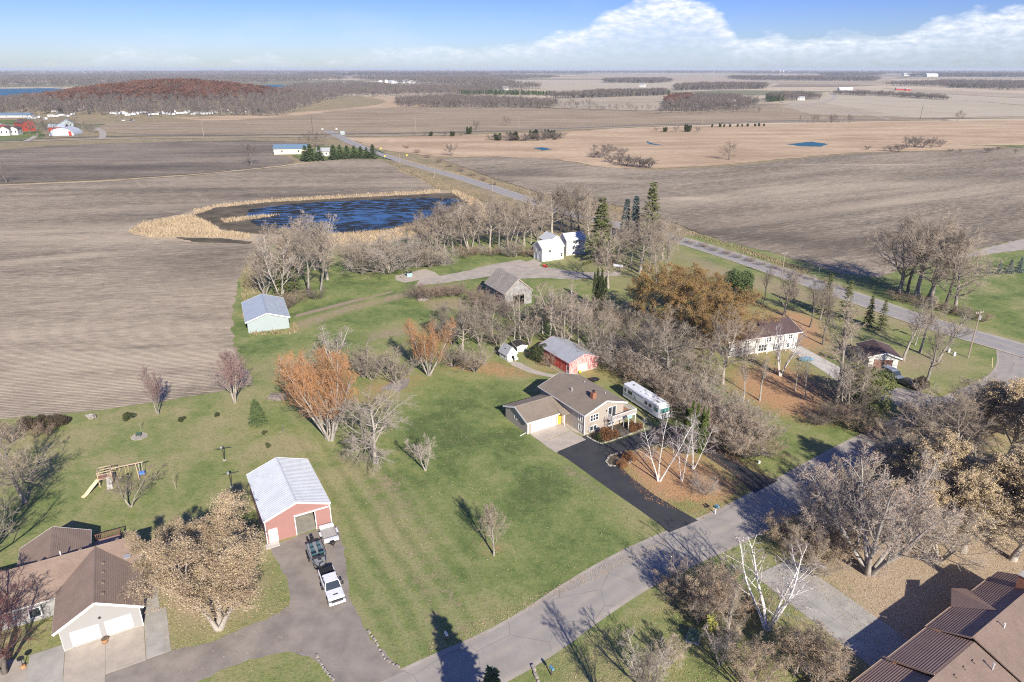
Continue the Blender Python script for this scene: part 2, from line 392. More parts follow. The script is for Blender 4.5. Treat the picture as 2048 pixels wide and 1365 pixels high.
# ---- broad farmland to the horizon
m = NM('farmland'); P = m.pos()
vr = m.n('ShaderNodeTexVoronoi', feature='F1'); m.link(m.mapping(P, rot=(0, 0, 0.2), scale=(0.0011, 0.0022, 1)), vr.inputs['Vector']); vr.inputs['Scale'].default_value = 1.0
rc = m.n('ShaderNodeSeparateColor'); m.link(vr.outputs['Color'], rc.inputs[0])
c = m.ramp(rc.outputs[0], [(0.0, (0.38, 0.31, 0.205)), (0.25, (0.52, 0.43, 0.29)), (0.5, (0.25, 0.20, 0.14)), (0.7, (0.56, 0.46, 0.32)), (0.85, (0.19, 0.19, 0.10)), (1.0, (0.42, 0.34, 0.235))], 'CONSTANT')
c = m.mix(m.math('MULTIPLY', m.step(m.noise(P, 0.02, 6, 0.7), 0.4, 0.65), 0.35), c, (0.20, 0.16, 0.12))
m.color(c).rough(0.95)
# ---- water
m = NM('pond_water'); P = m.pos()
al = m.noise(m.mapping(P, scale=(0.13, 0.42, 1)), 1.0, 7, 0.68, 0.6)
msk = m.math('ADD', al, m.math('MULTIPLY', m.blob(P, *g(740, 435), 40, 16, 0.0, 0.9), -0.09))
f = m.step(msk, 0.44, 0.51)
m.color(m.mix(f, (0.004, 0.040, 0.060), (0.022, 0.020, 0.014))); m.rough(m.ramp(f, [(0, 0.10), (1, 0.8)]))
m.put(m.b.inputs['Specular IOR Level'], m.ramp(f, [(0, 0.55), (1, 0.15)]))
m.bump(m.noise(P, 1.6, 4, 0.6), 0.45, 0.05)
m = NM('lake_water'); P = m.pos()
m.color(m.mix(m.noise(m.mapping(P, scale=(0.004, 0.03, 1)), 1, 5), (0.02, 0.095, 0.14), (0.03, 0.13, 0.19))).rough(0.45); m.b.inputs['Specular IOR Level'].default_value = 0.2
m.bump(m.noise(P, 0.6, 6, 0.7), 1.0, 0.5)
# ---- paving
def asphalt(name, c1, c2, streak=(0.33, 0.30, 0.26), worn=0.35, uv=True, cracks=0.5):
    m = NM(name); P = m.pos()
    a = m.noise(P, 0.35, 6, 0.6); b = m.noise(P, 9, 4, 0.8)
    c = m.mix(m.step(a, 0.35, 0.65), c1, c2)
    c = m.mix(m.math('MULTIPLY', m.step(b, 0.45, 0.65), 0.28), c, tuple(x * 1.5 for x in c1))
    if uv:
        sp = m.n('ShaderNodeSeparateXYZ'); m.link(m.coord('UV'), sp.inputs[0])
        wob = m.math('ADD', sp.outputs[1], m.math('MULTIPLY', m.math('SUBTRACT', m.noise(P, 0.12, 4), 0.5), 0.12))
        tr = m.ramp(wob, [(0.0, 0.75), (0.07, 0.2), (0.22, 0.55), (0.36, 0.1), (0.5, 0.85), (0.64, 0.1), (0.78, 0.55), (0.93, 0.2), (1.0, 0.75)])
        c = m.mix(m.math('MULTIPLY', m.math('MULTIPLY', tr, m.step(m.noise(P, 0.5, 5, 0.7), 0.3, 0.7)), worn * 2), c, streak)
    ck = m.voronoi(m.mix(0.18, P, m.n('ShaderNodeTexNoise').outputs['Color'], 'ADD'), 0.16, feature='DISTANCE_TO_EDGE')
    c = m.mix(m.math('MULTIPLY', m.ramp(ck, [(0.0, 1.0), (0.006, 0.0)]), cracks), c, (0.06, 0.055, 0.05))
    m.color(c).rough(0.9); m.bump(b, 0.3, 0.03); return m.m
asphalt('road_asphalt', (0.262, 0.245, 0.222), (0.325, 0.302, 0.272), streak=(0.42, 0.37, 0.30), worn=0.45, cracks=0.6)
asphalt('highway_asphalt', (0.25, 0.24, 0.235), (0.31, 0.295, 0.28), streak=(0.36, 0.34, 0.32), worn=0.4)
asphalt('new_asphalt', (0.036, 0.038, 0.044), (0.052, 0.053, 0.058), uv=False, cracks=0.25)
asphalt('gravel_drive', (0.20, 0.178, 0.155), (0.31, 0.272, 0.232), uv=False, cracks=0.0)
asphalt('gravel_pale', (0.31, 0.275, 0.23), (0.43, 0.385, 0.325), uv=False, cracks=0.0)
asphalt('ballast', (0.15, 0.135, 0.125), (0.22, 0.195, 0.18), uv=False, cracks=0.0)
varied('concrete', (0.46, 0.40, 0.33), (0.37, 0.33, 0.28), 0.6, 0.85, 8, 0.1)
varied('concrete_grey', (0.42, 0.40, 0.355), (0.31, 0.30, 0.27), 0.5, 0.85, 8, 0.1)
varied('concrete_pale', (0.56, 0.53, 0.47), (0.44, 0.42, 0.38), 0.6, 0.85, 8, 0.1)
varied('stone', (0.38, 0.345, 0.30), (0.22, 0.20, 0.18), 2.0, 0.9, 6, 0.4)
varied('rubble', (0.30, 0.26, 0.22), (0.15, 0.13, 0.115), 1.2, 0.9, 6, 0.5)
plain('road_paint', (0.62, 0.60, 0.54)); plain('yellow_paint', (0.62, 0.43, 0.10))

# ---- the lawn: colours from soft masks laid out on the ground
m = NM('lawn'); P = m.pos(); A = m.attr('zones'); sp = m.n('ShaderNodeSeparateColor'); m.link(A, sp.inputs[0])
lush, litter, dry = sp.outputs[0], sp.outputs[1], sp.outputs[2]
A2 = m.attr('zones_b'); sp2 = m.n('ShaderNodeSeparateColor'); m.link(A2, sp2.inputs[0]); stripe, path_, warm = sp2.outputs[0], sp2.outputs[1], sp2.outputs[2]
n1 = m.noise(P, 0.09, 7, 0.62, 0.5); n2 = m.noise(P, 0.7, 6, 0.7); n3 = m.noise(P, 5.5, 4, 0.8); n4 = m.noise(P, 2.2, 5, 0.8)
gl = m.math('ADD', m.math('ADD', m.math('ADD', lush, 0.03), m.math('MULTIPLY', m.math('SUBTRACT', n1, 0.5), 2.0)), m.math('MULTIPLY', m.math('SUBTRACT', n2, 0.5), 1.1))
gr = m.ramp(gl, [(0.0, (0.36, 0.305, 0.165)), (0.3, (0.285, 0.275, 0.118)), (0.55, (0.195, 0.235, 0.072)), (0.8, (0.120, 0.178, 0.044)), (1.0, (0.066, 0.112, 0.027))])
_sp = m.n('ShaderNodeSeparateXYZ'); m.link(m.mapping(P, rot=(0, 0, math.radians(-31))), _sp.inputs[0]); _u = m.math('ADD', m.math('ADD', m.math('MULTIPLY', _sp.outputs[0], 2.1), m.math('MULTIPLY', m.noise(P, 0.05, 3), 5.0)), m.math('MULTIPLY', m.noise(m.mapping(P, rot=(0, 0, math.radians(-31)), scale=(1.2, 0.10, 1)), 1.0, 5, 0.7), 1.3)); mow = m.math('ADD', m.math('MULTIPLY', m.math('SINE', _u), 0.5), 0.5)
mow2 = m.math('MULTIPLY', m.math('SUBTRACT', mow, 0.5), m.math('ADD', m.math('MULTIPLY', stripe, 1.1), 0.16))
gr = m.mix(m.math('MAXIMUM', mow2, 0.0), gr, (0.30, 0.28, 0.145)); gr = m.mix(m.math('MAXIMUM', m.math('MULTIPLY', mow2, -0.8), 0.0), gr, (0.085, 0.13, 0.042))
gr = m.mix(m.math('MULTIPLY', m.step(n3, 0.46, 0.62), 0.42), gr, (0.33, 0.32, 0.17))
gr = m.mix(m.math('MULTIPLY', m.step(n4, 0.50, 0.64), 0.50), gr, (0.062, 0.090, 0.032))
dr = m.mix(m.step(n4, 0.4, 0.6), (0.37, 0.29, 0.185), (0.25, 0.20, 0.125)); dr = m.mix(m.math('MULTIPLY', m.step(n3, 0.5, 0.65), 0.6), dr, (0.46, 0.38, 0.26))
lt = m.mix(m.step(n4, 0.38, 0.62), (0.46, 0.275, 0.145), (0.31, 0.18, 0.09)); lt = m.mix(m.math('MULTIPLY', m.step(n3, 0.48, 0.62), 0.7), lt, (0.60, 0.41, 0.26))
lt2 = m.mix(m.step(n4, 0.38, 0.62), (0.44, 0.345, 0.235), (0.30, 0.23, 0.155)); lt2 = m.mix(m.math('MULTIPLY', m.step(n3, 0.46, 0.62), 0.7), lt2, (0.60, 0.49, 0.36))
lt = m.mix(warm, lt, lt2)
brk = m.math('ADD', m.math('MULTIPLY', m.math('SUBTRACT', n2, 0.5), 1.3), m.math('ADD', m.math('MULTIPLY', m.math('SUBTRACT', n3, 0.5), 0.9), m.math('MULTIPLY', m.math('SUBTRACT', n1, 0.5), 0.6)))
fd = m.step(m.math('ADD', dry, m.math('MULTIPLY', brk, 0.75)), 0.35, 0.65); c = m.mix(fd, gr, dr)
fl = m.step(m.math('ADD', litter, m.math('MULTIPLY', brk, 0.75)), 0.35, 0.68); c = m.mix(fl, c, lt)
c = m.mix(m.step(m.math('ADD', path_, m.math('MULTIPLY', brk, 0.5)), 0.4, 0.6), c, (0.30, 0.235, 0.17))
m.color(c).rough(0.95); m.b.inputs['Specular IOR Level'].default_value = 0.15
m.bump(m.math('ADD', n3, n4), 0.55, 0.12)

# ================================================================== ground sheets
GX0, GX1, GY0, GY1, GS = -150.0, 250.0, 22.0, 262.0, 1.25
nx, ny = int((GX1 - GX0) / GS) + 1, int((GY1 - GY0) / GS) + 1
gx = np.linspace(GX0, GX1, nx); gy = np.linspace(GY0, GY1, ny); XX, YY = np.meshgrid(gx, gy)
def inpoly(pts):
    P_ = [g(*p) for p in pts]; r = np.zeros(XX.shape, bool); j = len(P_) - 1
    for i in range(len(P_)):
        xi, yi = P_[i]; xj, yj = P_[j]
        if yi != yj:
            t = (yi > YY) != (yj > YY); r ^= t & (XX < (xj - xi) * (YY - yi) / (yj - yi) + xi)
        j = i
    return r.astype(np.float32)
def blur(a, n):
    for _ in range(3):
        for ax in (0, 1):
            k = np.ones(2 * n + 1) / (2 * n + 1); a = np.apply_along_axis(lambda v: np.convolve(np.pad(v, n, mode='edge'), k, 'valid'), ax, a)
    return a
Z = {k: np.zeros(XX.shape, np.float32) for k in ('lush', 'litter', 'dry', 'stripe', 'path', 'warm')}
Z['lush'] += 0.42
def zone(ch, val, pts, b=2, mode='set'):
    k = blur(inpoly(pts), b) if b else inpoly(pts)
    Z[ch] = Z[ch] * (1 - k) + val * k
def zblob(ch, val, px, py, rx, ry, ang=0.0):
    cx, cy = g(px, py); dx, dy = XX - cx, YY - cy; u = (dx * math.cos(ang) + dy * math.sin(ang)) / rx; v = (-dx * math.sin(ang) + dy * math.cos(ang)) / ry
    k = np.exp(-(u * u + v * v)); Z[ch] = Z[ch] * (1 - k) + val * k
# left yard: olive
zone('lush', 0.30, [(-200, 900), (130, 835), (470, 790), (640, 880), (700, 1000), (690, 1365), (-200, 1365)], 3)
zone('lush', 0.52, [(470, 800), (600, 790), (640, 860), (600, 900), (480, 860)], 3)
zblob('lush', 0.50, 250, 1030, 22, 6, 0.2)
# the mown strip between the drive and the centre lawn
zone('lush', 0.36, [(640, 900), (720, 930), (800, 1060), (960, 1290), (860, 1340), (700, 1220), (660, 1050)], 2)
zone('stripe', 1.0, [(600, 860), (760, 930), (860, 1060), (980, 1280), (800, 1345), (690, 1180), (670, 1000)], 3)
# centre lawn
zone('lush', 0.72, [(760, 900), (880, 760), (960, 745), (1040, 790), (1010, 850), (1060, 890), (1200, 960), (1350, 1070), (1150, 1180), (980, 1285), (800, 1060)], 3)
zblob('lush', 0.86, 960, 800, 9, 5, 0.4); zblob('lush', 0.85, 940, 890, 10, 10, 0.3)
zblob('lush', 0.45, 990, 1090, 7, 5); zblob('litter', 0.42, 985, 1095, 4, 3); zblob('dry', 0.42, 1120, 890, 7, 3, -0.9)
zone('dry', 0.62, [(1010, 860), (1100, 925), (1190, 990), (1300, 1080), (1320, 1075), (1215, 985), (1120, 912), (1040, 870)], 1)
zone('dry', 0.55, [(1110, 940), (1300, 1060), (1300, 1045), (1140, 930)], 1)
zone('litter', 0.45, [(1200, 1085), (1340, 1060), (1345, 1090), (1250, 1120)], 2)
zone('dry', 0.50, [(860, 1305), (1030, 1225), (1340, 1090), (1330, 1075), (1020, 1205), (850, 1290)], 1)
zone('lush', 0.9, [(980, 1245), (1200, 1150), (1300, 1105), (1290, 1095), (1150, 1150), (970, 1230)], 1)
for pl in ([(690, 905), (735, 945), (790, 1010), (850, 1100), (905, 1200), (950, 1290)], [(672, 915), (715, 960), (760, 1020), (815, 1110), (860, 1210), (885, 1300)], [(720, 905), (800, 980), (880, 1080)]):
    C_, l_, r_ = ribbon_pts(pl, 2.1); Q_ = [(p.x, p.y) for p in l_] + [(p.x, p.y) for p in reversed(r_)]
    r_m = np.zeros(XX.shape, bool); j_ = len(Q_) - 1
    for i_ in range(len(Q_)):
        xi, yi = Q_[i_]; xj, yj = Q_[j_]
        if yi != yj: r_m ^= ((yi > YY) != (yj > YY)) & (XX < (xj - xi) * (YY - yi) / (yj - yi) + xi)
        j_ = i_
    Z['dry'] = np.maximum(Z['dry'], r_m * 0.42)
# litter round the tree bases of the back row
zone('litter', 0.72, [(870, 720), (950, 715), (1010, 725), (1075, 745), (1090, 760), (1000, 765), (930, 740), (880, 745)], 2)
zone('litter', 0.50, [(690, 770), (790, 740), (900, 735), (880, 760), (800, 800), (760, 850), (690, 860)], 2)
zone('litter', 0.62, [(1060, 742), (1180, 760), (1250, 765), (1310, 800), (1290, 770), (1200, 735), (1130, 700), (1050, 690)], 2)
zone('litter', 0.45, [(1000, 660), (1100, 665), (1200, 700), (1230, 760), (1050, 700)], 3)
# north yard of the farm
zone('lush', 0.66, [(460, 690), (480, 560), (660, 500), (830, 520), (1000, 505), (1100, 560), (1160, 620), (1100, 660), (880, 640), (600, 720)], 4)
zone('dry', 0.62, [(480, 560), (505, 500), (560, 520), (520, 640), (485, 600)], 2)
zone('dry', 0.60, [(620, 480), (720, 480), (860, 500), (800, 520), (690, 530)], 2)
zone('dry', 0.62, [(500, 725), (600, 700), (640, 760), (520, 790)], 3)
zone('dry', 0.66, [(700, 665), (850, 640), (870, 665), (740, 690)], 2)
zone('dry', 0.62, [(560, 650), (690, 610), (800, 585), (960, 555), (950, 565), (800, 600), (690, 630), (590, 670)], 1)
zone('path', 0.62, [(590, 628), (690, 604), (790, 580), (790, 584), (690, 610), (590, 636)], 0)
zone('dry', 0.60, [(830, 600), (930, 590), (960, 620), (850, 625)], 1)
zone('dry', 0.42, [(1080, 500), (1350, 500), (1400, 560), (1300, 600), (1130, 560)], 4)
zone('lush', 0.62, [(1040, 545), (1110, 550), (1200, 640), (1100, 680), (1050, 640)], 3)
zone('litter', 0.45, [(1130, 680), (1240, 690), (1400, 800), (1330, 790), (1200, 730)], 4)
# right neighbour
zone('lush', 0.42, [(1240, 640), (1420, 720), (1560, 850), (1520, 860), (1380, 760), (1240, 680)], 3)
zone('litter', 0.50, [(1250, 640), (1500, 600), (1640, 640), (1700, 740), (1500, 730), (1350, 700)], 4)
zone('litter', 0.86, [(1470, 730), (1620, 740), (1700, 800), (1680, 850), (1600, 850), (1520, 820), (1440, 770)], 3)
zone('litter', 0.80, [(1560, 610), (1640, 640), (1650, 680), (1600, 700), (1560, 660)], 2)
zone('dry', 0.60, [(1560, 690), (1800, 760), (1960, 760), (1950, 690), (1800, 700), (1650, 660)], 3)
zone('dry', 0.62, [(1320, 490), (1560, 560), (1900, 660), (1900, 690), (1600, 610), (1380, 550)], 3)
zblob('lush', 0.75, 1420, 530, 18, 5, -0.4); zblob('lush', 0.6, 1620, 600, 22, 4, -0.35)
zone('lush', 0.60, [(1500, 860), (1700, 830), (1850, 860), (1650, 960), (1560, 960)], 3)
zone('litter', 0.50, [(1300, 850), (1430, 870), (1560, 960), (1700, 900), (1690, 930), (1590, 980), (1480, 920), (1400, 880)], 2)
zone('lush', 0.62, [(1700, 545), (2120, 490), (2120, 700), (1950, 640), (1800, 600)], 3)
zone('lush', 0.5, [(1880, 660), (1990, 690), (2010, 740), (1900, 720)], 2)
# birch island
zone('litter', 0.78, [(1210, 905), (1300, 880), (1400, 900), (1510, 975), (1440, 1030), (1330, 1040), (1260, 970)], 2)
zone('lush', 0.55, [(1340, 990), (1430, 985), (1500, 985), (1460, 1015), (1400, 1042), (1350, 1010)], 2)
zblob('litter', 0.3, 1370, 1015, 3, 2)
# south-east: leaves everywhere
zone('litter', 0.85, [(1500, 1080), (1700, 1000), (2200, 900), (2300, 1400), (1700, 1400), (1660, 1150), (1590, 1130)], 3)
zone('warm', 1.0, [(1380, 1365), (1500, 1080), (1700, 980), (2200, 800), (2300, 1400)], 4)
zone('litter', 0.55, [(1760, 830), (1850, 780), (2040, 740), (2200, 900), (1800, 980), (1700, 930)], 3)
zblob('lush', 0.5, 1590, 1090, 3, 2); zblob('litter', 0.2, 1590, 1090, 3, 2)
zone('lush', 0.42, [(1080, 1320), (1250, 1240), (1450, 1190), (1560, 1200), (1650, 1365), (1080, 1400)], 2)
zone('litter', 0.48, [(1075, 1325), (1230, 1240), (1480, 1130), (1490, 1160), (1260, 1260), (1100, 1345)], 1)
zone('litter', 0.55, [(1400, 1240), (1560, 1220), (1660, 1365), (1440, 1365)], 3)
zone('warm', 0.8, [(1060, 1340), (1240, 1230), (1560, 1110), (1660, 1400), (1060, 1400)], 2)
# west drive surroundings
zone('litter', 0.72, [(310, 1110), (470, 1080), (540, 1100), (560, 1200), (580, 1250), (330, 1310)], 3); zone('warm', 1.0, [(200, 1000), (600, 1050), (620, 1300), (300, 1340)], 4)
zone('lush', 0.45, [(500, 1170), (560, 1160), (585, 1210), (520, 1250)], 1); zone('litter', 0.3, [(500, 1170), (560, 1160), (585, 1210), (520, 1250)], 2)
zone('dry', 0.45, [(430, 1365), (560, 1305), (640, 1320), (660, 1365)], 1)
zone('lush', 0.66, [(560, 1320), (630, 1320), (655, 1380), (520, 1380)], 1)
V = np.stack([XX.ravel(), YY.ravel(), np.zeros(XX.size)], 1)
ii = np.arange(nx * ny).reshape(ny, nx); F = np.stack([ii[:-1, :-1].ravel(), ii[:-1, 1:].ravel(), ii[1:, 1:].ravel(), ii[1:, :-1].ravel()], 1)
me = np_mesh('lawn', V, F, 'lawn')
for nm_, ks in (('zones', ('lush', 'litter', 'dry')), ('zones_b', ('stripe', 'path', 'warm'))):
    at = me.attributes.new(nm_, 'FLOAT_COLOR', 'POINT')
    at.data.foreach_set('color', np.stack([Z[k].ravel() for k in ks] + [np.ones(XX.size)], 1).astype(np.float32).ravel())
lawn = bpy.data.objects.new('lawn', me); COL.objects.link(lawn); lawn['kind'] = 'structure'

sheet('ground', [(-30000, -2000), (30000, -2000), (30000, 42000), (-30000, 42000)], -0.30, 'farmland', px=False)
sheet('verge', [(-700, 20), (900, 20), (900, 760), (-700, 760)], -0.15, 'verge_grass', px=False)
# fields, far to near
def F_(name, pts, z, mat, j=0.6, st=4.0): return sheet(name, pts, z, mat, jitter=j, step=st)
F_('reed_bed', [(290, 246), (340, 235), (400, 228), (470, 218), (520, 200), (700, 196), (790, 194), (900, 193), (870, 212), (720, 222), (600, 236), (480, 246)], 0.03, 'marsh_grass', 1.5, 12)
F_('far_field', [(180, 262), (210, 248), (300, 244), (480, 240), (600, 231), (700, 219), (820, 214), (1000, 215), (1150, 219), (1330, 224), (1460, 222), (1560, 208), (1700, 215), (1900, 240), (1500, 246), (1100, 262), (650, 269), (300, 270)], 0.06, 'soil_beyond', 1.0, 12)
F_('far_field', [(930, 190), (1090, 196), (1330, 192), (1360, 186), (1200, 192), (1150, 203), (1380, 204), (1420, 214), (1300, 222), (1120, 217), (960, 205)], 0.04, 'stubble_field', 1.5, 12)
F_('far_field', [(1150, 196), (1340, 190), (1340, 202), (1300, 204), (1120, 204)], 0.07, 'stubble_field', 1, 12)
F_('far_field', [(985, 160), (1250, 160), (1560, 168), (1540, 176), (1380, 184), (1100, 182)], 0.04, 'grey_field', 3, 30)
F_('far_field', [(1150, 150), (1400, 149), (1800, 154), (1760, 164), (1450, 166), (1170, 158)], 0.045, 'stubble_field', 3, 40)
F_('far_field', [(1560, 208), (1600, 200), (1640, 196), (1668, 184), (1700, 182), (1870, 196), (2048, 212), (2300, 228), (2300, 242), (2048, 233), (1880, 236), (1750, 232), (1640, 216)], 0.065, 'grey_field', 2, 20)
F_('far_field', [(1700, 178), (1900, 190), (2048, 200), (2300, 215), (2300, 228), (2048, 211), (1860, 196)], 0.05, 'grey_field', 2, 30)
F_('far_field', [(1760, 176), (2048, 188), (2300, 196), (2300, 210), (2048, 197), (1850, 186)], 0.07, 'stubble_field', 2, 30)
F_('far_field', [(1560, 213), (1640, 205), (1780, 228), (1700, 232), (1620, 228)], 0.08, 'stubble_field', 2, 12)
F_('marsh', [(690, 276), (900, 272), (1100, 265), (1300, 256), (1500, 250), (1700, 245), (2048, 241), (2500, 238), (2500, 302), (2048, 293), (1900, 301), (1700, 306), (1500, 325), (1400, 334), (1260, 338), (1190, 333), (1120, 320), (1000, 314), (870, 314), (760, 300)], 0.03, 'marsh_grass', 1.2, 5)
F_('ploughed_field', [(880, 318), (1000, 314), (1110, 320), (1190, 334), (1320, 341), (1480, 332), (1600, 318), (1720, 307), (1900, 302), (2048, 295), (2600, 300), (2600, 455), (2048, 478), (1960, 498), (1900, 512), (1760, 555), (1680, 548), (1560, 510), (1440, 482), (1350, 447), (1230, 410), (1080, 386), (985, 356), (930, 336)], 0.05, 'soil_east', 0.5, 2.5)
F_('ploughed_field', [(-500, 392), (-100, 372), (100, 364), (250, 357), (400, 347), (560, 332), (590, 322), (570, 312), (560, 296), (620, 285), (500, 281), (300, 284), (100, 292), (0, 300), (-500, 320)], 0.05, 'soil_dark', 0.6, 4)
F_('ploughed_field', [(-500, 960), (-60, 850), (0, 840), (130, 829), (250, 815), (330, 802), (440, 785), (508, 770), (492, 735), (468, 700), (464, 640), (470, 590), (480, 555), (506, 505), (560, 470), (800, 440), (900, 398), (875, 380), (850, 362), (800, 338), (757, 319), (700, 318), (640, 322), (600, 328), (560, 335), (400, 351), (250, 361), (100, 367), (-100, 376), (-500, 396)], 0.04, 'soil_northwest', 0.35, 2.0)
# pond basin
sheet('reed_ring', [(258, 465), (275, 450), (330, 437), (380, 425), (430, 413), (540, 402), (700, 393), (830, 386), (880, 381), (912, 380), (945, 400), (960, 430), (930, 460), (860, 475), (740, 492), (640, 494), (560, 488), (480, 487), (380, 486), (300, 478)], 0.08, 'reed_tan', jitter=0.6, step=2)
sheet('pond_mud', [(385, 432), (430, 416), (540, 405), (700, 396), (830, 390), (905, 386), (945, 402), (905, 425), (850, 448), (770, 462), (660, 471), (600, 468), (520, 470), (440, 460), (420, 445)], 0.10, 'mud', jitter=0.6, step=2)
sheet('pond_mud', [(350, 476), (440, 477), (505, 484), (500, 488), (390, 485)], 0.10, 'mud', jitter=0.4, step=2)
sheet('pond', [(500, 420), (560, 411), (640, 405), (760, 400), (860, 396), (900, 398), (925, 400), (890, 420), (840, 440), (780, 457), (700, 466), (640, 468), (590, 460), (520, 455), (490, 436)], 0.12, 'pond_water', jitter=0.5, step=2)
for nm_, pts in (('pool', [(1070, 297), (1085, 295), (1105, 299), (1085, 302)]), ('pool', [(1292, 283), (1310, 288), (1330, 292), (1300, 289)]), ('pool', [(1575, 289), (1610, 285), (1625, 284), (1655, 289), (1640, 294), (1600, 293)])):
    sheet(nm_, pts, 0.12, 'lake_water', jitter=0.8, step=3)
sheet('lake', [(-2600, 178), (0, 178), (100, 177), (172, 180), (170, 195), (110, 206), (60, 216), (0, 222), (-800, 226)], 0.3, 'lake_water')
sheet('lake', [(440, 172), (560, 170), (600, 176), (555, 183), (440, 184)], 0.3, 'lake_water')
sheet('pool', [(925, 199), (980, 198), (980, 203), (925, 204)], 0.3, 'lake_water')
# grassed plots
sheet('far_yard', [(585, 312), (640, 292), (760, 300), (790, 322), (757, 318), (680, 318), (612, 325)], 0.10, 'green_far', jitter=0.4, step=2)
sheet('far_yard', [(-60, 262), (80, 262), (90, 274), (40, 282), (-60, 284)], 0.10, 'green_far', jitter=0.8, step=4)
sheet('far_yard', [(0, 236), (60, 234), (75, 240), (20, 248), (0, 246)], 0.10, 'green_far', jitter=0.8, step=4)
sheet('far_yard', [(100, 235), (300, 232), (420, 243), (300, 244), (190, 250), (100, 246)], 0.09, 'verge_grass', jitter=0.8, step=6)
sheet('far_yard', [(1930, 291), (2048, 291), (2300, 290), (2300, 296), (2048, 295)], 0.10, 'green_far', jitter=0.8, step=4)
sheet('grass_strip', [(-200, 384), (0, 372), (200, 364), (400, 350), (560, 334), (640, 323), (640, 321), (560, 332), (400, 348.5), (200, 362), (0, 370), (-200, 381)], 0.07, 'reed_tan', jitter=0.4, step=2)
sheet('grass_strip', [(750, 318), (800, 336), (850, 360), (885, 382), (960, 400), (1030, 430), (1060, 440), (1110, 425), (1040, 400), (960, 370), (860, 335), (800, 312)], 0.06, 'verge_grass', jitter=0.5, step=2)
sheet('gravel_lot', [(1040, 558), (990, 552), (900, 565), (830, 572), (840, 560), (920, 545), (990, 528), (1040, 520), (1075, 532), (1160, 545), (1240, 545), (1240, 552), (1150, 560), (1090, 556)], 0.02, 'gravel_pale', jitter=0.2, step=1.5)
sheet('concrete_pad', [(793, 561), (790, 552), (850, 538), (870, 545), (880, 553), (810, 566)], 0.03, 'concrete', jitter=0.1, step=1.5)
sheet('concrete_pad', [(1033, 530), (1068, 519), (1084, 527), (1078, 532), (1046, 535)], 0.04, 'concrete')
sheet('gravel_track', [(2500, 425), (2048, 478), (1960, 500), (1905, 515), (1900, 524), (1960, 512), (2048, 500), (2500, 462)], 0.08, 'gravel_pale', jitter=0.2, step=2)

# ---- roads
HW = [(655, 262), (700, 285), (760, 310), (830, 330), (930, 358), (1030, 392), (1130, 425), (1250, 455), (1352, 478), (1450, 508), (1560, 545), (1700, 592), (1800, 628), (1900, 660), (1990, 685), (2080, 712), (2300, 770)]
ribbon('highway_shoulder', HW, 9.6, 0.10, 'gravel_pale')
ribbon('highway', HW, 7.4, 0.13, 'highway_asphalt')
hc, hl, hr = ribbon_pts(HW, 6.9)
def stripe_line(name, pts, w, z, mat, dash=None):
    o = ribbon(name, [(p.x, p.y) for p in pts], w, z, mat, px=False, smooth_it=0); return o
stripe_line('edge_line', hl, 0.12, 0.134, 'road_paint'); stripe_line('edge_line', hr, 0.12, 0.134, 'road_paint'); stripe_line('centre_line', hc, 0.13, 0.134, 'yellow_paint')
RD = [(700, 1450), (860, 1372), (1040, 1290), (1180, 1190), (1300, 1120), (1440, 1062), (1560, 1000), (1680, 928), (1800, 865), (1920, 810), (2010, 770), (2036, 740), (2030, 700)]
ribbon('road_shoulder', RD, 7.3, 0.012, 'gravel_pale'); ribbon('road', RD, 6.3, 0.020, 'road_asphalt')
sheet('driveway', [(1110, 905), (1140, 893), (1200, 900), (1230, 912), (1245, 940), (1300, 985), (1350, 1015), (1425, 1058), (1372, 1092), (1300, 1035), (1220, 980), (1165, 940), (1130, 915)], 0.016, 'new_asphalt', smooth_it=1)
sheet('driveway', [(1110, 903), (1172, 870), (1205, 890), (1260, 872), (1330, 850), (1400, 870), (1460, 905), (1500, 940), (1590, 975), (1535, 1008), (1460, 945), (1400, 905), (1330, 885), (1250, 905), (1180, 912)], 0.0145, 'new_asphalt')
sheet('driveway', [(540, 1094), (600, 1070), (664, 1050), (678, 1054), (690, 1120), (700, 1200), (735, 1270), (800, 1340), (840, 1338), (760, 1410), (690, 1390), (658, 1348), (630, 1320), (575, 1304), (500, 1318), (440, 1342), (400, 1366), (330, 1420), (170, 1420), (165, 1368), (310, 1300), (335, 1302), (420, 1285), (530, 1240), (582, 1210), (575, 1160)], 0.016, 'gravel_drive', jitter=0.12, step=0.8)
sheet('garden_path', [(1015, 727), (1035, 722), (1060, 737), (1095, 748), (1130, 752), (1128, 757), (1085, 753), (1050, 743)], 0.024, 'concrete', smooth_it=1)
sheet('side_road', [(1740, 790), (1790, 775), (1830, 782), (1900, 800), (1960, 800), (1930, 815), (1860, 830), (1800, 812)], 0.022, 'gravel_pale', jitter=0.15, step=1)
sheet('driveway', [(1575, 698), (1600, 692), (1680, 735), (1740, 790), (1715, 792), (1650, 745)], 0.025, 'concrete_pale')
RAIL = [(-700, 296), (-200, 286), (0, 280), (200, 273), (400, 271), (620, 269), (700, 268), (900, 265), (1100, 259), (1250, 252), (1400, 247), (1600, 241), (1800, 238), (2048, 236), (2600, 234)]
ribbon('railway_bed', RAIL, 9.0, 0.15, 'ballast'); ribbon('service_road', [(x, y + 5) for x, y in RAIL[:8]], 6.0, 0.12, 'gravel_pale')
for s_ in (-0.72, 0.72):
    C_, l_, r_ = ribbon_pts(RAIL, abs(s_) * 2)
    stripe_line('rail', l_ if s_ < 0 else r_, 0.15, 0.22, 'ballast')
ribbon('farm_lane', [(48, 284), (62, 279), (72, 272)], 5, 0.16, 'gravel_pale'); ribbon('farm_lane', [(170, 250), (205, 248), (245, 246), (268, 243), (264, 240), (240, 239)], 5, 0.16, 'gravel_pale')
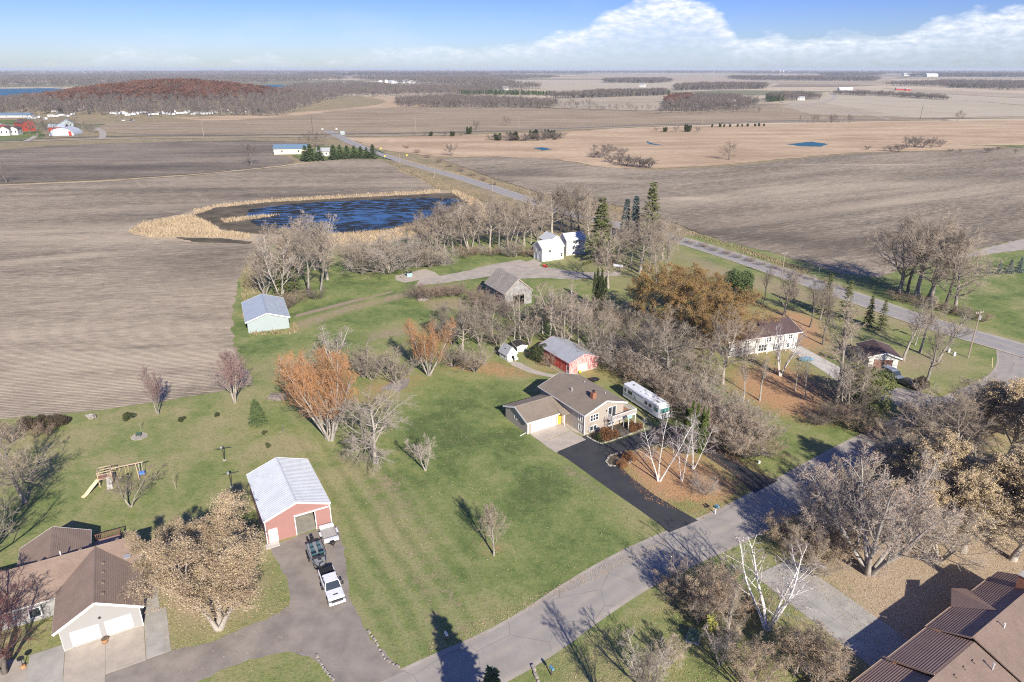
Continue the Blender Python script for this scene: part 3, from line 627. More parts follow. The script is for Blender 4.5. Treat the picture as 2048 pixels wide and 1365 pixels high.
ribbon('farm_lane', [(190, 256), (204, 262), (207, 270), (203, 278)], 6, 0.17, 'gravel_pale')
ribbon('farm_lane', [(1640, 206), (1665, 200), (1672, 192), (1660, 186), (1670, 182), (1700, 179)], 9, 0.16, 'gravel_pale')
ribbon('farm_lane', [(0, 222), (30, 220), (70, 217), (110, 216)], 8, 0.16, 'gravel_pale')
ribbon('farm_lane', [(1240, 215), (1140, 212), (1000, 212)], 6, 0.16, 'stubble_field')
ribbon('farm_lane', [(960, 205), (1300, 206)], 6, 0.16, 'stubble_field')
ribbon('farm_lane', [(1560, 205), (1640, 214), (1750, 232), (1780, 240)], 5, 0.17, 'gravel_pale')
# ================================================================== trees
def bark(name, c1, c2, rnd=0.12, rough=0.95, sc=1.2, streak=False):
    m = NM(name); v = m.coord('Object')
    c = m.mix(m.step(m.noise(m.mapping(v, scale=(1, 1, 0.35)), sc * 2, 5, 0.65), 0.38, 0.62), c1, c2)
    if streak: c = m.mix(m.step(m.noise(m.mapping(v, scale=(1, 1, 6)), 1.6, 4, 0.7), 0.56, 0.62), c, (0.05, 0.045, 0.04))
    r = m.n('ShaderNodeObjectInfo').outputs['Random']
    c = m.mix(1.0, c, m.ramp(r, [(0, (1 - rnd, 1 - rnd * 0.9, 1 - rnd * 0.8)), (0.5, (1, 1, 1)), (1, (1 + rnd, 1 + rnd * 0.95, 1 + rnd * 0.85))]), 'MULTIPLY')
    m.color(c).rough(rough); m.b.inputs['Specular IOR Level'].default_value = 0.15; return m.m
bark('bark_grey', (0.36, 0.325, 0.275), (0.20, 0.175, 0.15), rnd=.2); bark('twig_grey', (0.42, 0.35, 0.275), (0.25, 0.207, 0.163), sc=0.4, rnd=.24)
bark('bark_dark', (0.17, 0.15, 0.13), (0.10, 0.088, 0.075)); bark('twig_dark', (0.26, 0.225, 0.175), (0.165, 0.132, 0.105), sc=0.4)
bark('bark_pale', (0.42, 0.385, 0.34), (0.27, 0.245, 0.215)); bark('twig_pale', (0.48, 0.42, 0.355), (0.32, 0.275, 0.23), sc=0.4)
bark('bark_birch', (0.74, 0.71, 0.67), (0.60, 0.57, 0.53), rnd=0.05, streak=True); bark('twig_birch', (0.44, 0.385, 0.365), (0.27, 0.215, 0.21), sc=0.4)
bark('twig_purple', (0.34, 0.235, 0.215), (0.215, 0.145, 0.135), sc=0.4); bark('twig_red', (0.17, 0.075, 0.072), (0.10, 0.055, 0.052), sc=0.4)
bark('twig_orange', (0.56, 0.30, 0.14), (0.36, 0.20, 0.10), sc=0.3); bark('twig_brown', (0.42, 0.315, 0.225), (0.27, 0.20, 0.145), sc=0.4)
def leafm(name, cs, rnd=0.12, sc=0.5, rough=0.8):
    m = NM(name); P = m.coord('Object'); a = m.noise(P, sc, 4, 0.6); b = m.noise(P, 3.5, 3, 0.8)
    c = m.ramp(m.math('ADD', m.math('MULTIPLY', a, 0.45), m.math('MULTIPLY', b, 0.55)), [(0.36, cs[0]), (0.5, cs[1]), (0.64, cs[2])])
    r = m.n('ShaderNodeObjectInfo').outputs['Random']; c = m.mix(1.0, c, m.ramp(r, [(0, 1 - rnd), (1, 1 + rnd)]), 'MULTIPLY')
    m.color(c).rough(rough); m.b.inputs['Specular IOR Level'].default_value = 0.2; return m.m
leafm('leaf_tan', [(0.22, 0.165, 0.10), (0.375, 0.295, 0.19), (0.53, 0.43, 0.29)])
leafm('leaf_gold', [(0.30, 0.22, 0.12), (0.50, 0.39, 0.23), (0.68, 0.56, 0.37)])
leafm('leaf_pinktan', [(0.29, 0.195, 0.14), (0.42, 0.305, 0.225), (0.53, 0.40, 0.30)])
leafm('leaf_rust', [(0.13, 0.10, 0.035), (0.25, 0.16, 0.055), (0.37, 0.215, 0.085)], sc=0.22)
leafm('needle_green', [(0.055, 0.085, 0.032), (0.10, 0.145, 0.055), (0.16, 0.20, 0.085)])
leafm('needle_olive', [(0.07, 0.09, 0.032), (0.13, 0.15, 0.052), (0.21, 0.215, 0.08)])
leafm('needle_blue', [(0.075, 0.105, 0.10), (0.13, 0.175, 0.165), (0.20, 0.25, 0.24)])
leafm('cedar_green', [(0.045, 0.075, 0.018), (0.095, 0.14, 0.03), (0.17, 0.205, 0.055)])
leafm('leaf_yellow', [(0.24, 0.25, 0.06), (0.36, 0.35, 0.09), (0.45, 0.42, 0.13)])
leafm('shrub_rust', [(0.14, 0.07, 0.035), (0.24, 0.12, 0.055), (0.33, 0.18, 0.085)])
leafm('shrub_dark', [(0.045, 0.038, 0.026), (0.085, 0.068, 0.045), (0.125, 0.10, 0.065)])
leafm('yew_green', [(0.03, 0.042, 0.018), (0.06, 0.075, 0.03), (0.10, 0.11, 0.05)])

def unit(a): return a / np.maximum(np.linalg.norm(a, axis=-1, keepdims=True), 1e-9)
def perp_dirs(T, phi):
    """unit vectors perpendicular to T at azimuth phi"""
    ref = np.where(np.abs(T[:, 2:3]) > 0.9, np.array([[1.0, 0, 0]]), np.array([[0, 0, 1.0]]))
    U = unit(np.cross(T, ref)); Wv = np.cross(T, U); return U * np.cos(phi)[:, None] + Wv * np.sin(phi)[:, None]
def at_t(P, R, t):
    K = P.shape[1]; f = np.clip(t * (K - 1), 0, K - 1.001); i = f.astype(int); w = (f - i)[:, None]; n = np.arange(len(P))
    a = P[n, i]; b = P[n, i + 1]; r = R[n, i] * (1 - w[:, 0]) + R[n, i + 1] * w[:, 0]
    return a * (1 - w) + b * w, unit(b - a), r
def branches(rg, P, R, n, t0, t1, ang, angsd, length, K, wob, up, rfrac, tipfrac=0.25, upend=None, golden=True):
    """n children on every parent polyline; length(t, parent_len)->child length"""
    N = len(P); idx = np.repeat(np.arange(N), n); M = len(idx)
    t = t0 + (t1 - t0) * ((np.tile(np.arange(n), N) + rg.uniform(0, 1, M)) / n)
    pos, T, r = at_t(P[idx], R[idx], t)
    phi = np.tile(np.arange(n), N) * 2.399 + np.repeat(rg.uniform(0, 6.28, N), n) + rg.normal(0, 0.4, M)
    a = rg.normal(ang, angsd, M); D = unit(T * np.cos(a)[:, None] + perp_dirs(T, phi) * np.sin(a)[:, None])
    plen = np.linalg.norm(np.diff(P, axis=1), axis=2).sum(1)[idx]
    Ln = length(t, plen) * rg.uniform(0.7, 1.2, M)
    out = np.zeros((M, K, 3)); out[:, 0] = pos; d = D.copy()
    for k in range(1, K):
        u = up if upend is None else up + (upend - up) * k / (K - 1)
        d = unit(d + rg.normal(0, wob, (M, 3)) + np.array([0, 0, u])); out[:, k] = out[:, k - 1] + d * (Ln / (K - 1))[:, None]
    r0 = np.minimum(r * rfrac, r * 0.95); rad = r0[:, None] * np.linspace(1, tipfrac, K)[None, :]
    return out, rad
def tubes(P, R, S_):
    """tube surfaces of many polylines at once"""
    N, K, _ = P.shape; T = np.empty_like(P); T[:, 1:-1] = P[:, 2:] - P[:, :-2] if K > 2 else 0; T[:, 0] = P[:, 1] - P[:, 0]; T[:, -1] = P[:, -1] - P[:, -2]; T = unit(T)
    mean = unit(T.mean(1)); ref = np.where(np.abs(mean[:, 2:3]) > 0.8, np.array([[1.0, 0.05, 0]]), np.array([[0, 0.05, 1.0]]))[:, None, :]
    U = unit(np.cross(T, ref)); Wv = np.cross(T, U); an = np.arange(S_) * 2 * PI / S_
    V = P[:, :, None, :] + (U[:, :, None, :] * np.cos(an)[None, None, :, None] + Wv[:, :, None, :] * np.sin(an)[None, None, :, None]) * R[:, :, None, None]
    base = np.arange(N * K * S_).reshape(N, K, S_); a = base[:, :-1]; b = base[:, 1:]; ar = np.roll(a, -1, 2); br = np.roll(b, -1, 2)
    return V.reshape(-1, 3), np.stack([a, ar, br, b], -1).reshape(-1, 4)
def cones(P, R):
    """three-sided twigs ending in a point, quads with a doubled tip avoided: returned as triangles"""
    N = len(P); A = P[:, 0]; B = P[:, -1]; T = unit(B - A); V = []
    for k in range(3): V.append(A + perp_dirs(T, np.full(N, k * 2.094)) * R[:, :1])
    V.append(B); V = np.stack(V, 1).reshape(-1, 3); b = np.arange(N) * 4
    return V, np.concatenate([np.stack([b, b + 1, b + 3], 1), np.stack([b + 1, b + 2, b + 3], 1), np.stack([b + 2, b, b + 3], 1)])
def leaves(rg, C, size, flat=0.0, aspect=0.6):
    N = len(C); a = unit(rg.normal(size=(N, 3))); b = unit(np.cross(a, rg.normal(size=(N, 3)))); s = size * rg.uniform(0.6, 1.3, (N, 1))
    if flat: a[:, 2] *= 1 - flat; b[:, 2] *= 1 - flat
    V = np.stack([C - a * s, C + b * s * aspect, C + a * s, C - b * s * aspect], 1).reshape(-1, 3); q = np.arange(N * 4).reshape(N, 4)
    return V, q
class Parts:
    def __init__(s): s.V = []; s.F3 = []; s.F4 = []; s.n = 0; s.m3 = []; s.m4 = []
    def add(s, V, F, mi=0):
        (s.F3 if F.shape[1] == 3 else s.F4).append(F + s.n); (s.m3 if F.shape[1] == 3 else s.m4).append(np.full(len(F), mi)); s.V.append(V); s.n += len(V)
    def mesh(s, name, mats, smooth=False):
        V = np.concatenate(s.V); me = bpy.data.meshes.new(name); me.vertices.add(len(V)); me.vertices.foreach_set('co', V.astype(np.float32).ravel())
        F3 = np.concatenate(s.F3) if s.F3 else np.zeros((0, 3), int); F4 = np.concatenate(s.F4) if s.F4 else np.zeros((0, 4), int)
        li = np.concatenate([F3.ravel(), F4.ravel()]).astype(np.int32); me.loops.add(len(li)); me.loops.foreach_set('vertex_index', li)
        st = np.concatenate([np.arange(len(F3)) * 3, len(F3) * 3 + np.arange(len(F4)) * 4]).astype(np.int32); me.polygons.add(len(st)); me.polygons.foreach_set('loop_start', st)
        me.polygons.foreach_set('material_index', np.concatenate([*s.m3, *s.m4]).astype(np.int32) if (s.m3 or s.m4) else np.zeros(len(st), np.int32))
        me.update(calc_edges=True)
        for m_ in mats: me.materials.append(MATS[m_])
        if smooth: me.polygons.foreach_set('use_smooth', [True] * len(me.polygons))
        return me
def trunks(rg, H, n, spread, r0, K=10, wob=0.05, lean=0.0):
    P = np.zeros((n, K, 3)); ph = rg.uniform(0, 6.28) + np.arange(n) * 6.28 / max(n, 1) + rg.normal(0, 0.3, n)
    s = (spread * rg.uniform(0.6, 1.2, n)) if n > 1 else np.array([lean])
    d = np.stack([np.cos(ph) * np.sin(s), np.sin(ph) * np.sin(s), np.cos(s)], 1); P[:, 0, :2] = np.stack([np.cos(ph), np.sin(ph)], 1) * (0.02 * H * min(1, spread * 2) if n > 1 else 0)
    Hn = H * (rg.uniform(0.8, 1.02, n) if n > 1 else np.ones(1))
    for k in range(1, K):
        d = unit(d + rg.normal(0, wob, (n, 3)) + np.array([0, 0, 0.03])); P[:, k] = P[:, k - 1] + d * (Hn / (K - 1))[:, None]
    R = r0 * (rg.uniform(0.7, 1, n) if n > 1 else np.ones(1))[:, None] * (np.linspace(1, 0.12, K) ** 0.9)[None, :]; R[:, 0] *= 1.35
    return P, R
SPEC = {
 # H, stems, spread, r0, crown start, n1, ang1, len1 (fraction of H), shape, n2, n3, n4, up, wob, tw (twig radius), droop
 'oak':    dict(H=12, n=1, r0=.30, cs=.22, n1=20, a1=1.05, l1=.52, shape='round', n2=8, n3=6, n4=8, up=.05, wob=.16, tw=.016),
 'maple':  dict(H=12, n=1, r0=.24, cs=.20, n1=22, a1=.62, l1=.48, shape='oval', n2=8, n3=6, n4=8, up=.06, wob=.09, tw=.016),
 'elm':    dict(H=14, n=1, r0=.24, cs=.32, n1=16, a1=.55, l1=.40, shape='oval', n2=7, n3=6, n4=7, up=.03, wob=.13, tw=.015),
 'slim':   dict(H=11, n=1, r0=.13, cs=.40, n1=14, a1=.55, l1=.26, shape='oval', n2=6, n3=5, n4=5, up=.04, wob=.09, tw=.011),
 'clump':  dict(H=9, n=4, spread=.34, r0=.15, cs=.18, n1=9, a1=.6, l1=.42, shape='oval', n2=7, n3=6, n4=6, up=.05, wob=.12, tw=.013),
 'shrub':  dict(H=5, n=9, spread=.62, r0=.06, cs=.12, n1=7, a1=.55, l1=.45, shape='oval', n2=6, n3=5, n4=5, up=.05, wob=.12, tw=.009),
 'thicket':dict(H=4, n=16, spread=.72, r0=.035, cs=.12, n1=6, a1=.6, l1=.5, shape='oval', n2=5, n3=5, n4=4, up=.05, wob=.14, tw=.007),
 'willow': dict(H=11, n=6, spread=.42, r0=.14, cs=.12, n1=13, a1=.38, l1=.40, shape='oval', n2=9, n3=5, n4=6, up=.16, wob=.05, tw=.011),
 'birch':  dict(H=10, n=3, spread=.30, r0=.095, cs=.35, n1=13, a1=.75, l1=.27, shape='oval', n2=6, n3=5, n4=6, up=.02, wob=.09, tw=.008, droop=-.10),
 'droop':  dict(H=12, n=1, r0=.34, cs=.20, n1=22, a1=1.0, l1=.46, shape='round', n2=9, n3=7, n4=8, up=.02, wob=.12, tw=.016, droop=-.06),
 'ascend': dict(H=12, n=3, spread=.20, r0=.17, cs=.12, n1=18, a1=.48, l1=.36, shape='oval', n2=8, n3=6, n4=6, up=.09, wob=.07, tw=.012),
 'upright':dict(H=8, n=3, spread=.16, r0=.12, cs=.15, n1=14, a1=.42, l1=.42, shape='oval', n2=8, n3=6, n4=7, up=.08, wob=.05, tw=.011),
}
def deciduous(spec, seed, bark_m, twig_m, leaf=None, nleaf=0, lsize=.12, Hs=None, lod=1.0, stems=None):
    q = dict(SPEC[spec]); rg = np.random.default_rng(seed); H = q['H']
    n = stems or q['n']; P0, R0 = trunks(rg, H * (.88 if n == 1 else .95), n, q.get('spread', 0), q['r0'], wob=q['wob'] * .55, lean=rg.uniform(0, .08))
    if q['shape'] == 'round': prof = lambda t: np.sqrt(np.clip(1 - ((t - .42) / .62) ** 2, .05, 1))
    else: prof = lambda t: np.clip(1.15 - .85 * t, .12, 1)
    sc = lambda n_: max(2, int(round(n_ * lod)))
    P1, R1 = branches(rg, P0, R0, sc(q['n1']), q['cs'], .97, q['a1'], .16, lambda t, pl: H * q['l1'] * prof(t), 7, q['wob'], q['up'], .55, upend=q['up'] + .10 if not q.get('droop') else q['droop'])
    R1 = np.maximum(R1, q['tw'] * 1.2)
    P2, R2 = branches(rg, P1, R1, sc(q['n2']), .22, 1.0, .72, .2, lambda t, pl: pl * .48 * (1.1 - .55 * t), 5, q['wob'], q['up'], .6, upend=q.get('droop'))
    R2 = np.maximum(R2, q['tw'] * 1.0)
    P3, R3 = branches(rg, P2, R2, sc(q['n3']), .15, 1.0, .7, .25, lambda t, pl: pl * .50 * (1.1 - .4 * t), 3, q['wob'] * 1.2, q['up'], .7, upend=q.get('droop'))
    R3 = np.maximum(R3 * 0 + q['tw'] * .8, 0); R3 = R3 * np.array([1, .85, .55])[None, :]
    P4, R4 = branches(rg, P3, R3, sc(q['n4']), .1, 1.0, .65, .28, lambda t, pl: pl * .62, 2, .05, q['up'] * .5 + (q.get('droop') or 0), .8)
    R4[:] = q['tw'] * .62
    T = Parts(); V, F = tubes(P0, R0, 7); T.add(V, F); V, F = tubes(P1, R1, 4); T.add(V, F)
    C = Parts(); V, F = tubes(P2, R2, 3); C.add(V, F); V, F = cones(P3, R3 * 1.15); C.add(V, F); V, F = cones(P4, R4); C.add(V, F)
    mats = [twig_m]
    if leaf:
        pool = np.concatenate([P4[:, 1], P4[:, 0] * .4 + P4[:, 1] * .6, P3[:, -1]]); i = rg.integers(0, len(pool), nleaf)
        V, F = leaves(rg, pool[i] + rg.normal(0, .10, (nleaf, 3)), lsize); C.add(V, F, 1); mats = [twig_m, leaf]
    return T.mesh('trunk', [bark_m]), C.mesh('crown', mats), H
def conifer(seed, leaf, H=10, rad=.24, cs=.06, n=95, dens=26, dr=-.25, bark_m='bark_dark', sz=.20, gaps=0.0, taper=1.0):
    rg = np.random.default_rng(seed); P0, R0 = trunks(rg, H, 1, 0, .016 * H, wob=.008); t = np.sort(rg.uniform(0, 1, n)) ** .85; t = cs + (1 - cs) * t
    L1 = H * rad * np.clip((1 - t) / (1 - cs), 0, 1) ** taper * rg.uniform(.75, 1.15, n) + .12; phi = np.arange(n) * 2.399 + rg.normal(0, .3, n)
    base, _, r = at_t(np.repeat(P0, n, 0), np.repeat(R0, n, 0), t); d = np.stack([np.cos(phi), np.sin(phi), np.full(n, -.05) + .5 * t ** 3], 1); K = 4; P1 = np.zeros((n, K, 3)); P1[:, 0] = base
    for k in range(1, K): d = unit(d + np.array([0, 0, dr * (1.2 - t.mean()) * (1 if k < 3 else -.9)])); P1[:, k] = P1[:, k - 1] + d * (L1 / (K - 1))[:, None]
    T = Parts(); V, F = tubes(P0, R0, 6); T.add(V, F); V, F = tubes(P1, np.maximum(r * .25, .012)[:, None] * np.linspace(1, .3, K)[None], 3); T.add(V, F)
    cnt = np.maximum(4, (dens * L1 / (H * rad) * 1.2 + 5)).astype(int); idx = np.repeat(np.arange(n), cnt); m_ = len(idx); tt = rg.uniform(.12 + gaps, 1.0, m_)
    pos, tg, _ = at_t(P1[idx], np.ones((m_, K)), tt); side = unit(np.cross(tg, np.array([[0, 0, 1.0]]))) * rg.choice([-1, 1], m_)[:, None]
    ln = (sz * H / 10) * (1.25 - .6 * tt) * rg.uniform(.7, 1.4, m_) * 1.6; dirv = unit(side * .75 + tg * rg.uniform(.3, 1.1, (m_, 1)) + rg.normal(0, .22, (m_, 3)) + np.array([0, 0, -.12])); wv = unit(np.cross(dirv, rg.normal(size=(m_, 3)) * .6 + np.array([0, 0, 1.0])))
    V = np.stack([pos - wv * ln[:, None] * .10, pos + wv * ln[:, None] * .10, pos + dirv * ln[:, None] * .7 + wv * ln[:, None] * .20, pos + dirv * ln[:, None], pos + dirv * ln[:, None] * .6 - wv * ln[:, None] * .20], 1).reshape(-1, 3); b = np.arange(m_) * 5
    C = Parts(); C.add(V, np.concatenate([np.stack([b, b + 1, b + 2], 1), np.stack([b, b + 2, b + 4], 1), np.stack([b + 4, b + 2, b + 3], 1)])); return T.mesh('trunk', [bark_m]), C.mesh('crown', [leaf]), H
def bushy(seed, leaf, H=3.0, R=1.6, n=9000, size=.09, lumps=9, bark_m='bark_dark', flat=1.0, bottom=.05):
    """leafy shrub: leaf-sized faces through the outer volume of several lumps, on real stems"""
    rg = np.random.default_rng(seed); c = np.stack([rg.normal(0, R * .40, lumps), rg.normal(0, R * .40, lumps), rg.uniform(.30, .72, lumps) * H], 1); rr = rg.uniform(.38, .62, lumps) * min(R, H * .7)
    i = rg.integers(0, lumps, n); d = unit(rg.normal(size=(n, 3))); f = rg.uniform(.45, 1.0, (n, 1)) ** .4 * (1 + .18 * np.sin(d[:, :1] * 7 + i[:, None]) * np.cos(d[:, 2:] * 6)); q = c[i] + d * f * rr[i][:, None]; q[:, 2] = np.maximum(q[:, 2] * flat, bottom)
    C = Parts(); V, F = leaves(rg, q, size); C.add(V, F); P0 = np.zeros((lumps, 5, 3)); 
    for k in range(5): P0[:, k] = c * (k / 4) * .98
    T = Parts(); V, F = tubes(P0, np.linspace(.05, .02, 5)[None] * np.ones((lumps, 1)) * H / 3, 4); T.add(V, F); return T.mesh('stem', [bark_m]), C.mesh('crown', [leaf]), H
def cedar(seed, leaf, H=6.0, R=1.4, n=9000, size=.12):
    rg = np.random.default_rng(seed); lob = 11; a = rg.uniform(0, 6.28, lob); rad = rg.uniform(.15, .75, lob) * R; ht = rg.uniform(.55, 1.0, lob) * H; i = rg.integers(0, lob, n); t = rg.uniform(0, 1, n); w = .42 * R * np.sin(np.clip(t, .02, 1) ** .6 * PI * .92 + .25) * rg.uniform(.6, 1, n); ph = rg.uniform(0, 6.28, n)
    x = np.cos(a[i]) * rad[i] * (.5 + .6 * t) + np.cos(ph) * w; y = np.sin(a[i]) * rad[i] * (.5 + .6 * t) + np.sin(ph) * w; z = t * ht[i] + .05; C = Parts(); d = unit(np.stack([np.cos(ph) * .5, np.sin(ph) * .5, np.ones(n)], 1)); P_ = np.stack([x, y, z], 1); wv = unit(np.cross(d, rg.normal(size=(n, 3)))); s = size * rg.uniform(.6, 1.5, (n, 1))
    V = np.stack([P_ - wv * s * .5, P_ + wv * s * .5, P_ + d * s * 1.6], 1).reshape(-1, 3); b = np.arange(n) * 3; C.add(V, np.stack([b, b + 1, b + 2], 1)); T = Parts(); P0 = np.zeros((lob, 4, 3))
    for k in range(4): P0[:, k] = np.stack([np.cos(a) * rad * k / 3, np.sin(a) * rad * k / 3, ht * .8 * k / 3], 1)
    V, F = tubes(P0, np.full((lob, 4), .04), 4); T.add(V, F); return T.mesh('stem', ['bark_dark']), C.mesh('crown', [leaf]), H
ARCH = {}
def arch(name, fn, *a, tname='trunk', **k): ARCH[name] = fn(*a, **k) + (tname,)
for i in range(3): arch('oak%d' % i, deciduous, 'oak', 10 + i, 'bark_grey', 'twig_grey')
for i in range(3): arch('elm%d' % i, deciduous, 'elm', 20 + i, 'bark_grey', 'twig_grey')
for i in range(2): arch('elmdark%d' % i, deciduous, 'elm', 25 + i, 'bark_dark', 'twig_dark')
for i in range(2): arch('maple%d' % i, deciduous, 'maple', 30 + i, 'bark_grey', 'twig_grey')
for i in range(3): arch('slim%d' % i, deciduous, 'slim', 35 + i, 'bark_pale', 'twig_grey')
for i in range(2): arch('clump%d' % i, deciduous, 'clump', 40 + i, 'bark_grey', 'twig_grey')
arch('clumppale0', deciduous, 'clump', 44, 'bark_pale', 'twig_pale'); arch('clumpdark0', deciduous, 'clump', 45, 'bark_dark', 'twig_dark')
for i in range(3): arch('shrub%d' % i, deciduous, 'shrub', 50 + i, 'bark_grey', 'twig_grey', tname='stem')
arch('shrubbrown0', deciduous, 'shrub', 54, 'bark_dark', 'twig_brown', tname='stem'); arch('shrubdark0', deciduous, 'shrub', 55, 'bark_dark', 'twig_dark', tname='stem')
for i in range(2): arch('thicket%d' % i, deciduous, 'thicket', 60 + i, 'bark_grey', 'twig_pale', tname='stem')
arch('thicketbrown0', deciduous, 'thicket', 63, 'bark_dark', 'twig_brown', tname='stem'); arch('thicketred0', deciduous, 'thicket', 64, 'bark_dark', 'twig_purple', tname='stem')
for i in range(2): arch('willow%d' % i, deciduous, 'willow', 70 + i, 'bark_pale', 'twig_orange')
for i in range(2): arch('birch%d' % i, deciduous, 'birch', 80 + i, 'bark_birch', 'twig_birch', lod=1.0)
SPEC['bigbirch'] = dict(SPEC['birch'], r0=.13, n=5, spread=.30, tw=.012, l1=.32, a1=.55)
arch('deadbirch0', deciduous, 'bigbirch', 83, 'bark_birch', 'twig_birch', lod=.7)
arch('droop0', deciduous, 'droop', 90, 'bark_pale', 'twig_pale'); arch('upright0', deciduous, 'upright', 92, 'bark_grey', 'twig_purple'); arch('upright1', deciduous, 'upright', 93, 'bark_grey', 'twig_purple', stems=2)
arch('crab0', deciduous, 'clump', 95, 'bark_dark', 'twig_red'); arch('apple0', deciduous, 'clump', 96, 'bark_grey', 'twig_dark', stems=2)
arch('tanmaple0', deciduous, 'ascend', 101, 'bark_pale', 'twig_brown', leaf='leaf_tan', nleaf=56000, lsize=.043)
for i in range(2): arch('goldmaple%d' % i, deciduous, 'maple', 107 + i, 'bark_pale', 'twig_pale', leaf='leaf_gold', nleaf=26000, lsize=.068)
arch('pinkmaple0', deciduous, 'oak', 104, 'bark_pale', 'twig_purple', leaf='leaf_pinktan', nleaf=9000, lsize=.055); SPEC['spread'] = dict(H=9, n=6, spread=.62, r0=.17, cs=.16, n1=11, a1=.62, l1=.42, shape='oval', n2=8, n3=6, n4=7, up=.05, wob=.10, tw=.011)
arch('pinkspread0', deciduous, 'spread', 114, 'bark_pale', 'twig_pale', leaf='leaf_pinktan', nleaf=7000, lsize=.045); arch('greyspread0', deciduous, 'spread', 115, 'bark_pale', 'twig_pale', leaf='leaf_gold', nleaf=9000, lsize=.045)
arch('tanclump0', deciduous, 'clump', 105, 'bark_grey', 'twig_brown', leaf='leaf_tan', nleaf=5000, lsize=.05)
arch('tanshrub0', deciduous, 'shrub', 106, 'bark_grey', 'twig_brown', leaf='leaf_tan', nleaf=4500, lsize=.05, tname='stem')
for i in range(2): arch('rustoak%d' % i, deciduous, 'oak', 110 + i, 'bark_dark', 'twig_brown', leaf='leaf_rust', nleaf=26000, lsize=.085)
arch('sapling0', deciduous, 'slim', 120, 'bark_grey', 'twig_grey', leaf='leaf_yellow', nleaf=1500, lsize=.14, lod=.6)
for i in range(2): arch('spruce%d' % i, conifer, 130 + i, 'needle_green', n=130, dens=36, sz=.26)
arch('spruceolive0', conifer, 133, 'needle_olive', n=110); arch('sprucedark0', conifer, 135, 'needle_blue', rad=.13, n=200, dr=-.4, H=14, sz=.2, dens=30); arch('openspruce0', conifer, 136, 'needle_olive', rad=.19, n=120, H=14, dens=30, dr=-.3, sz=.24)
arch('bluespruce0', conifer, 137, 'needle_blue', rad=.36, cs=.03, n=160, dens=40, sz=.26); arch('roundspruce0', conifer, 138, 'needle_green', rad=.34, cs=.08, n=230, dens=46, taper=.6, sz=.26)
arch('cedar0', cedar, 140, 'cedar_green'); arch('cedar1', cedar, 141, 'yew_green', H=5, R=1.5); arch('bushrust0', bushy, 150, 'shrub_rust', H=1.5, R=1.1, n=5000, size=.055, tname='stem'); arch('bushdark0', bushy, 151, 'shrub_dark', H=3, R=1.8, n=8000, size=.09, tname='stem')
arch('yew0', bushy, 152, 'yew_green', H=1.5, R=.9, n=4500, size=.06, tname='stem'); arch('bigyew0', bushy, 153, 'needle_olive', H=6, R=3.6, n=16000, size=.13, lumps=14); arch('scotspine0', bushy, 154, 'needle_green', H=9, R=4, n=22000, size=.16, lumps=18)
bark('twig_mid', (0.215, 0.18, 0.15), (0.13, 0.108, 0.092), rnd=.2, sc=.3); bark('bark_mid', (0.20, 0.175, 0.15), (0.12, 0.105, 0.09), rnd=.2)
for _n, _k, _f in (('faroak0', 'oak', 2.2), ('faroak1', 'oak', 2.2), ('farelm0', 'elm', 2.2), ('farclump0', 'clump', 2.6), ('farshrub0', 'shrub', 2.6)):
    _t = SPEC[_k]['tw']; SPEC[_k]['tw'] = _t * _f; arch(_n, deciduous, _k, 300 + len(ARCH), 'bark_mid', 'twig_mid', lod=.72, tname='stem' if 'shrub' in _n else 'trunk'); SPEC[_k]['tw'] = _t
PLANTED = {}
def plant(kind, px, py, h, label, cat='tree', name=None, group=None, wide=1.0, rz=None, lean=None, z=0.0, world=False):
    tm, cm_, H0, tn = ARCH[kind]; x, y = (px, py) if world else g(px, py); rg = random.Random(int(x * 97 + y * 31))
    e = empty(name or 'bare_tree', (x, y, z), rg.uniform(0, 6.28) if rz is None else rz, label, cat, group)
    s = h / H0; e.scale = (s * wide, s * wide, s)
    if lean: e.rotation_euler = (lean[0], lean[1], e.rotation_euler[2])
    for nm_, me_ in ((tn, tm), ('crown', cm_)):
        c_ = bpy.data.objects.new(nm_, me_); COL.objects.link(c_); c_.parent = e
    return e
# ================================================================== planting
def T_(kind, px, py, topy, label, **k):
    h = max(0.8, height_for((px, py), topy)); return plant(kind, px, py, h, label, **k)
# --- west yard
T_('oak0', 50, 1006, 868, 'broad bare tree left of the play set, trunk in a ring of leaves', wide=1.1)
T_('maple1', -60, 1180, 960, 'bare tree at the west edge whose branches reach over the lawn', wide=1.2)
T_('crab0', 8, 1345, 1180, 'dark red bare crab tree in front of the brown roofed house', name='crab_tree', wide=1.5)
T_('apple0', 262, 1014, 935, 'small leaning bare apple tree beside the play set', name='apple_tree', wide=1.3)
T_('slim1', 352, 978, 943, 'thin bare sapling on the lawn between play set and clothes posts', name='sapling')
T_('upright1', 316, 829, 738, 'pinkish bare tree with two stems on the field edge', wide=1.1)
T_('upright0', 470, 806, 690, 'dense purplish bare tree on the field edge left of the blue spruce', wide=1.25)
T_('roundspruce0', 517, 850, 800, 'rounded grey green spruce on the lawn beside the brush pile', name='spruce_tree', wide=1.1)
for i, (x, y, t, d) in enumerate([(254, 840, 824, 'largest round evergreen bush near the boulder on the west lawn'), (361, 844, 834, 'small round bush below the pinkish two stemmed tree'), (435, 833, 824, 'small round bush below the dense purplish tree'), (527, 869, 861, 'low round bush on the lawn under the rounded spruce'), (537, 896, 887, 'lowest round bush nearest the barn with the white roof')]):
    T_('yew0', x, y, t, d, cat='bush', name='round_bush', group='round bushes dotted on the west lawn')
for i, (x, y, t) in enumerate([(62, 858, 832), (88, 856, 830), (112, 852, 829), (124, 850, 832)]):
    T_('bushdark0', x, y, t, '%s from the left of the dark junipers at the field corner' % ordw(i), cat='bush', name='juniper_bush', group='dark junipers at the field corner', wide=1.1)
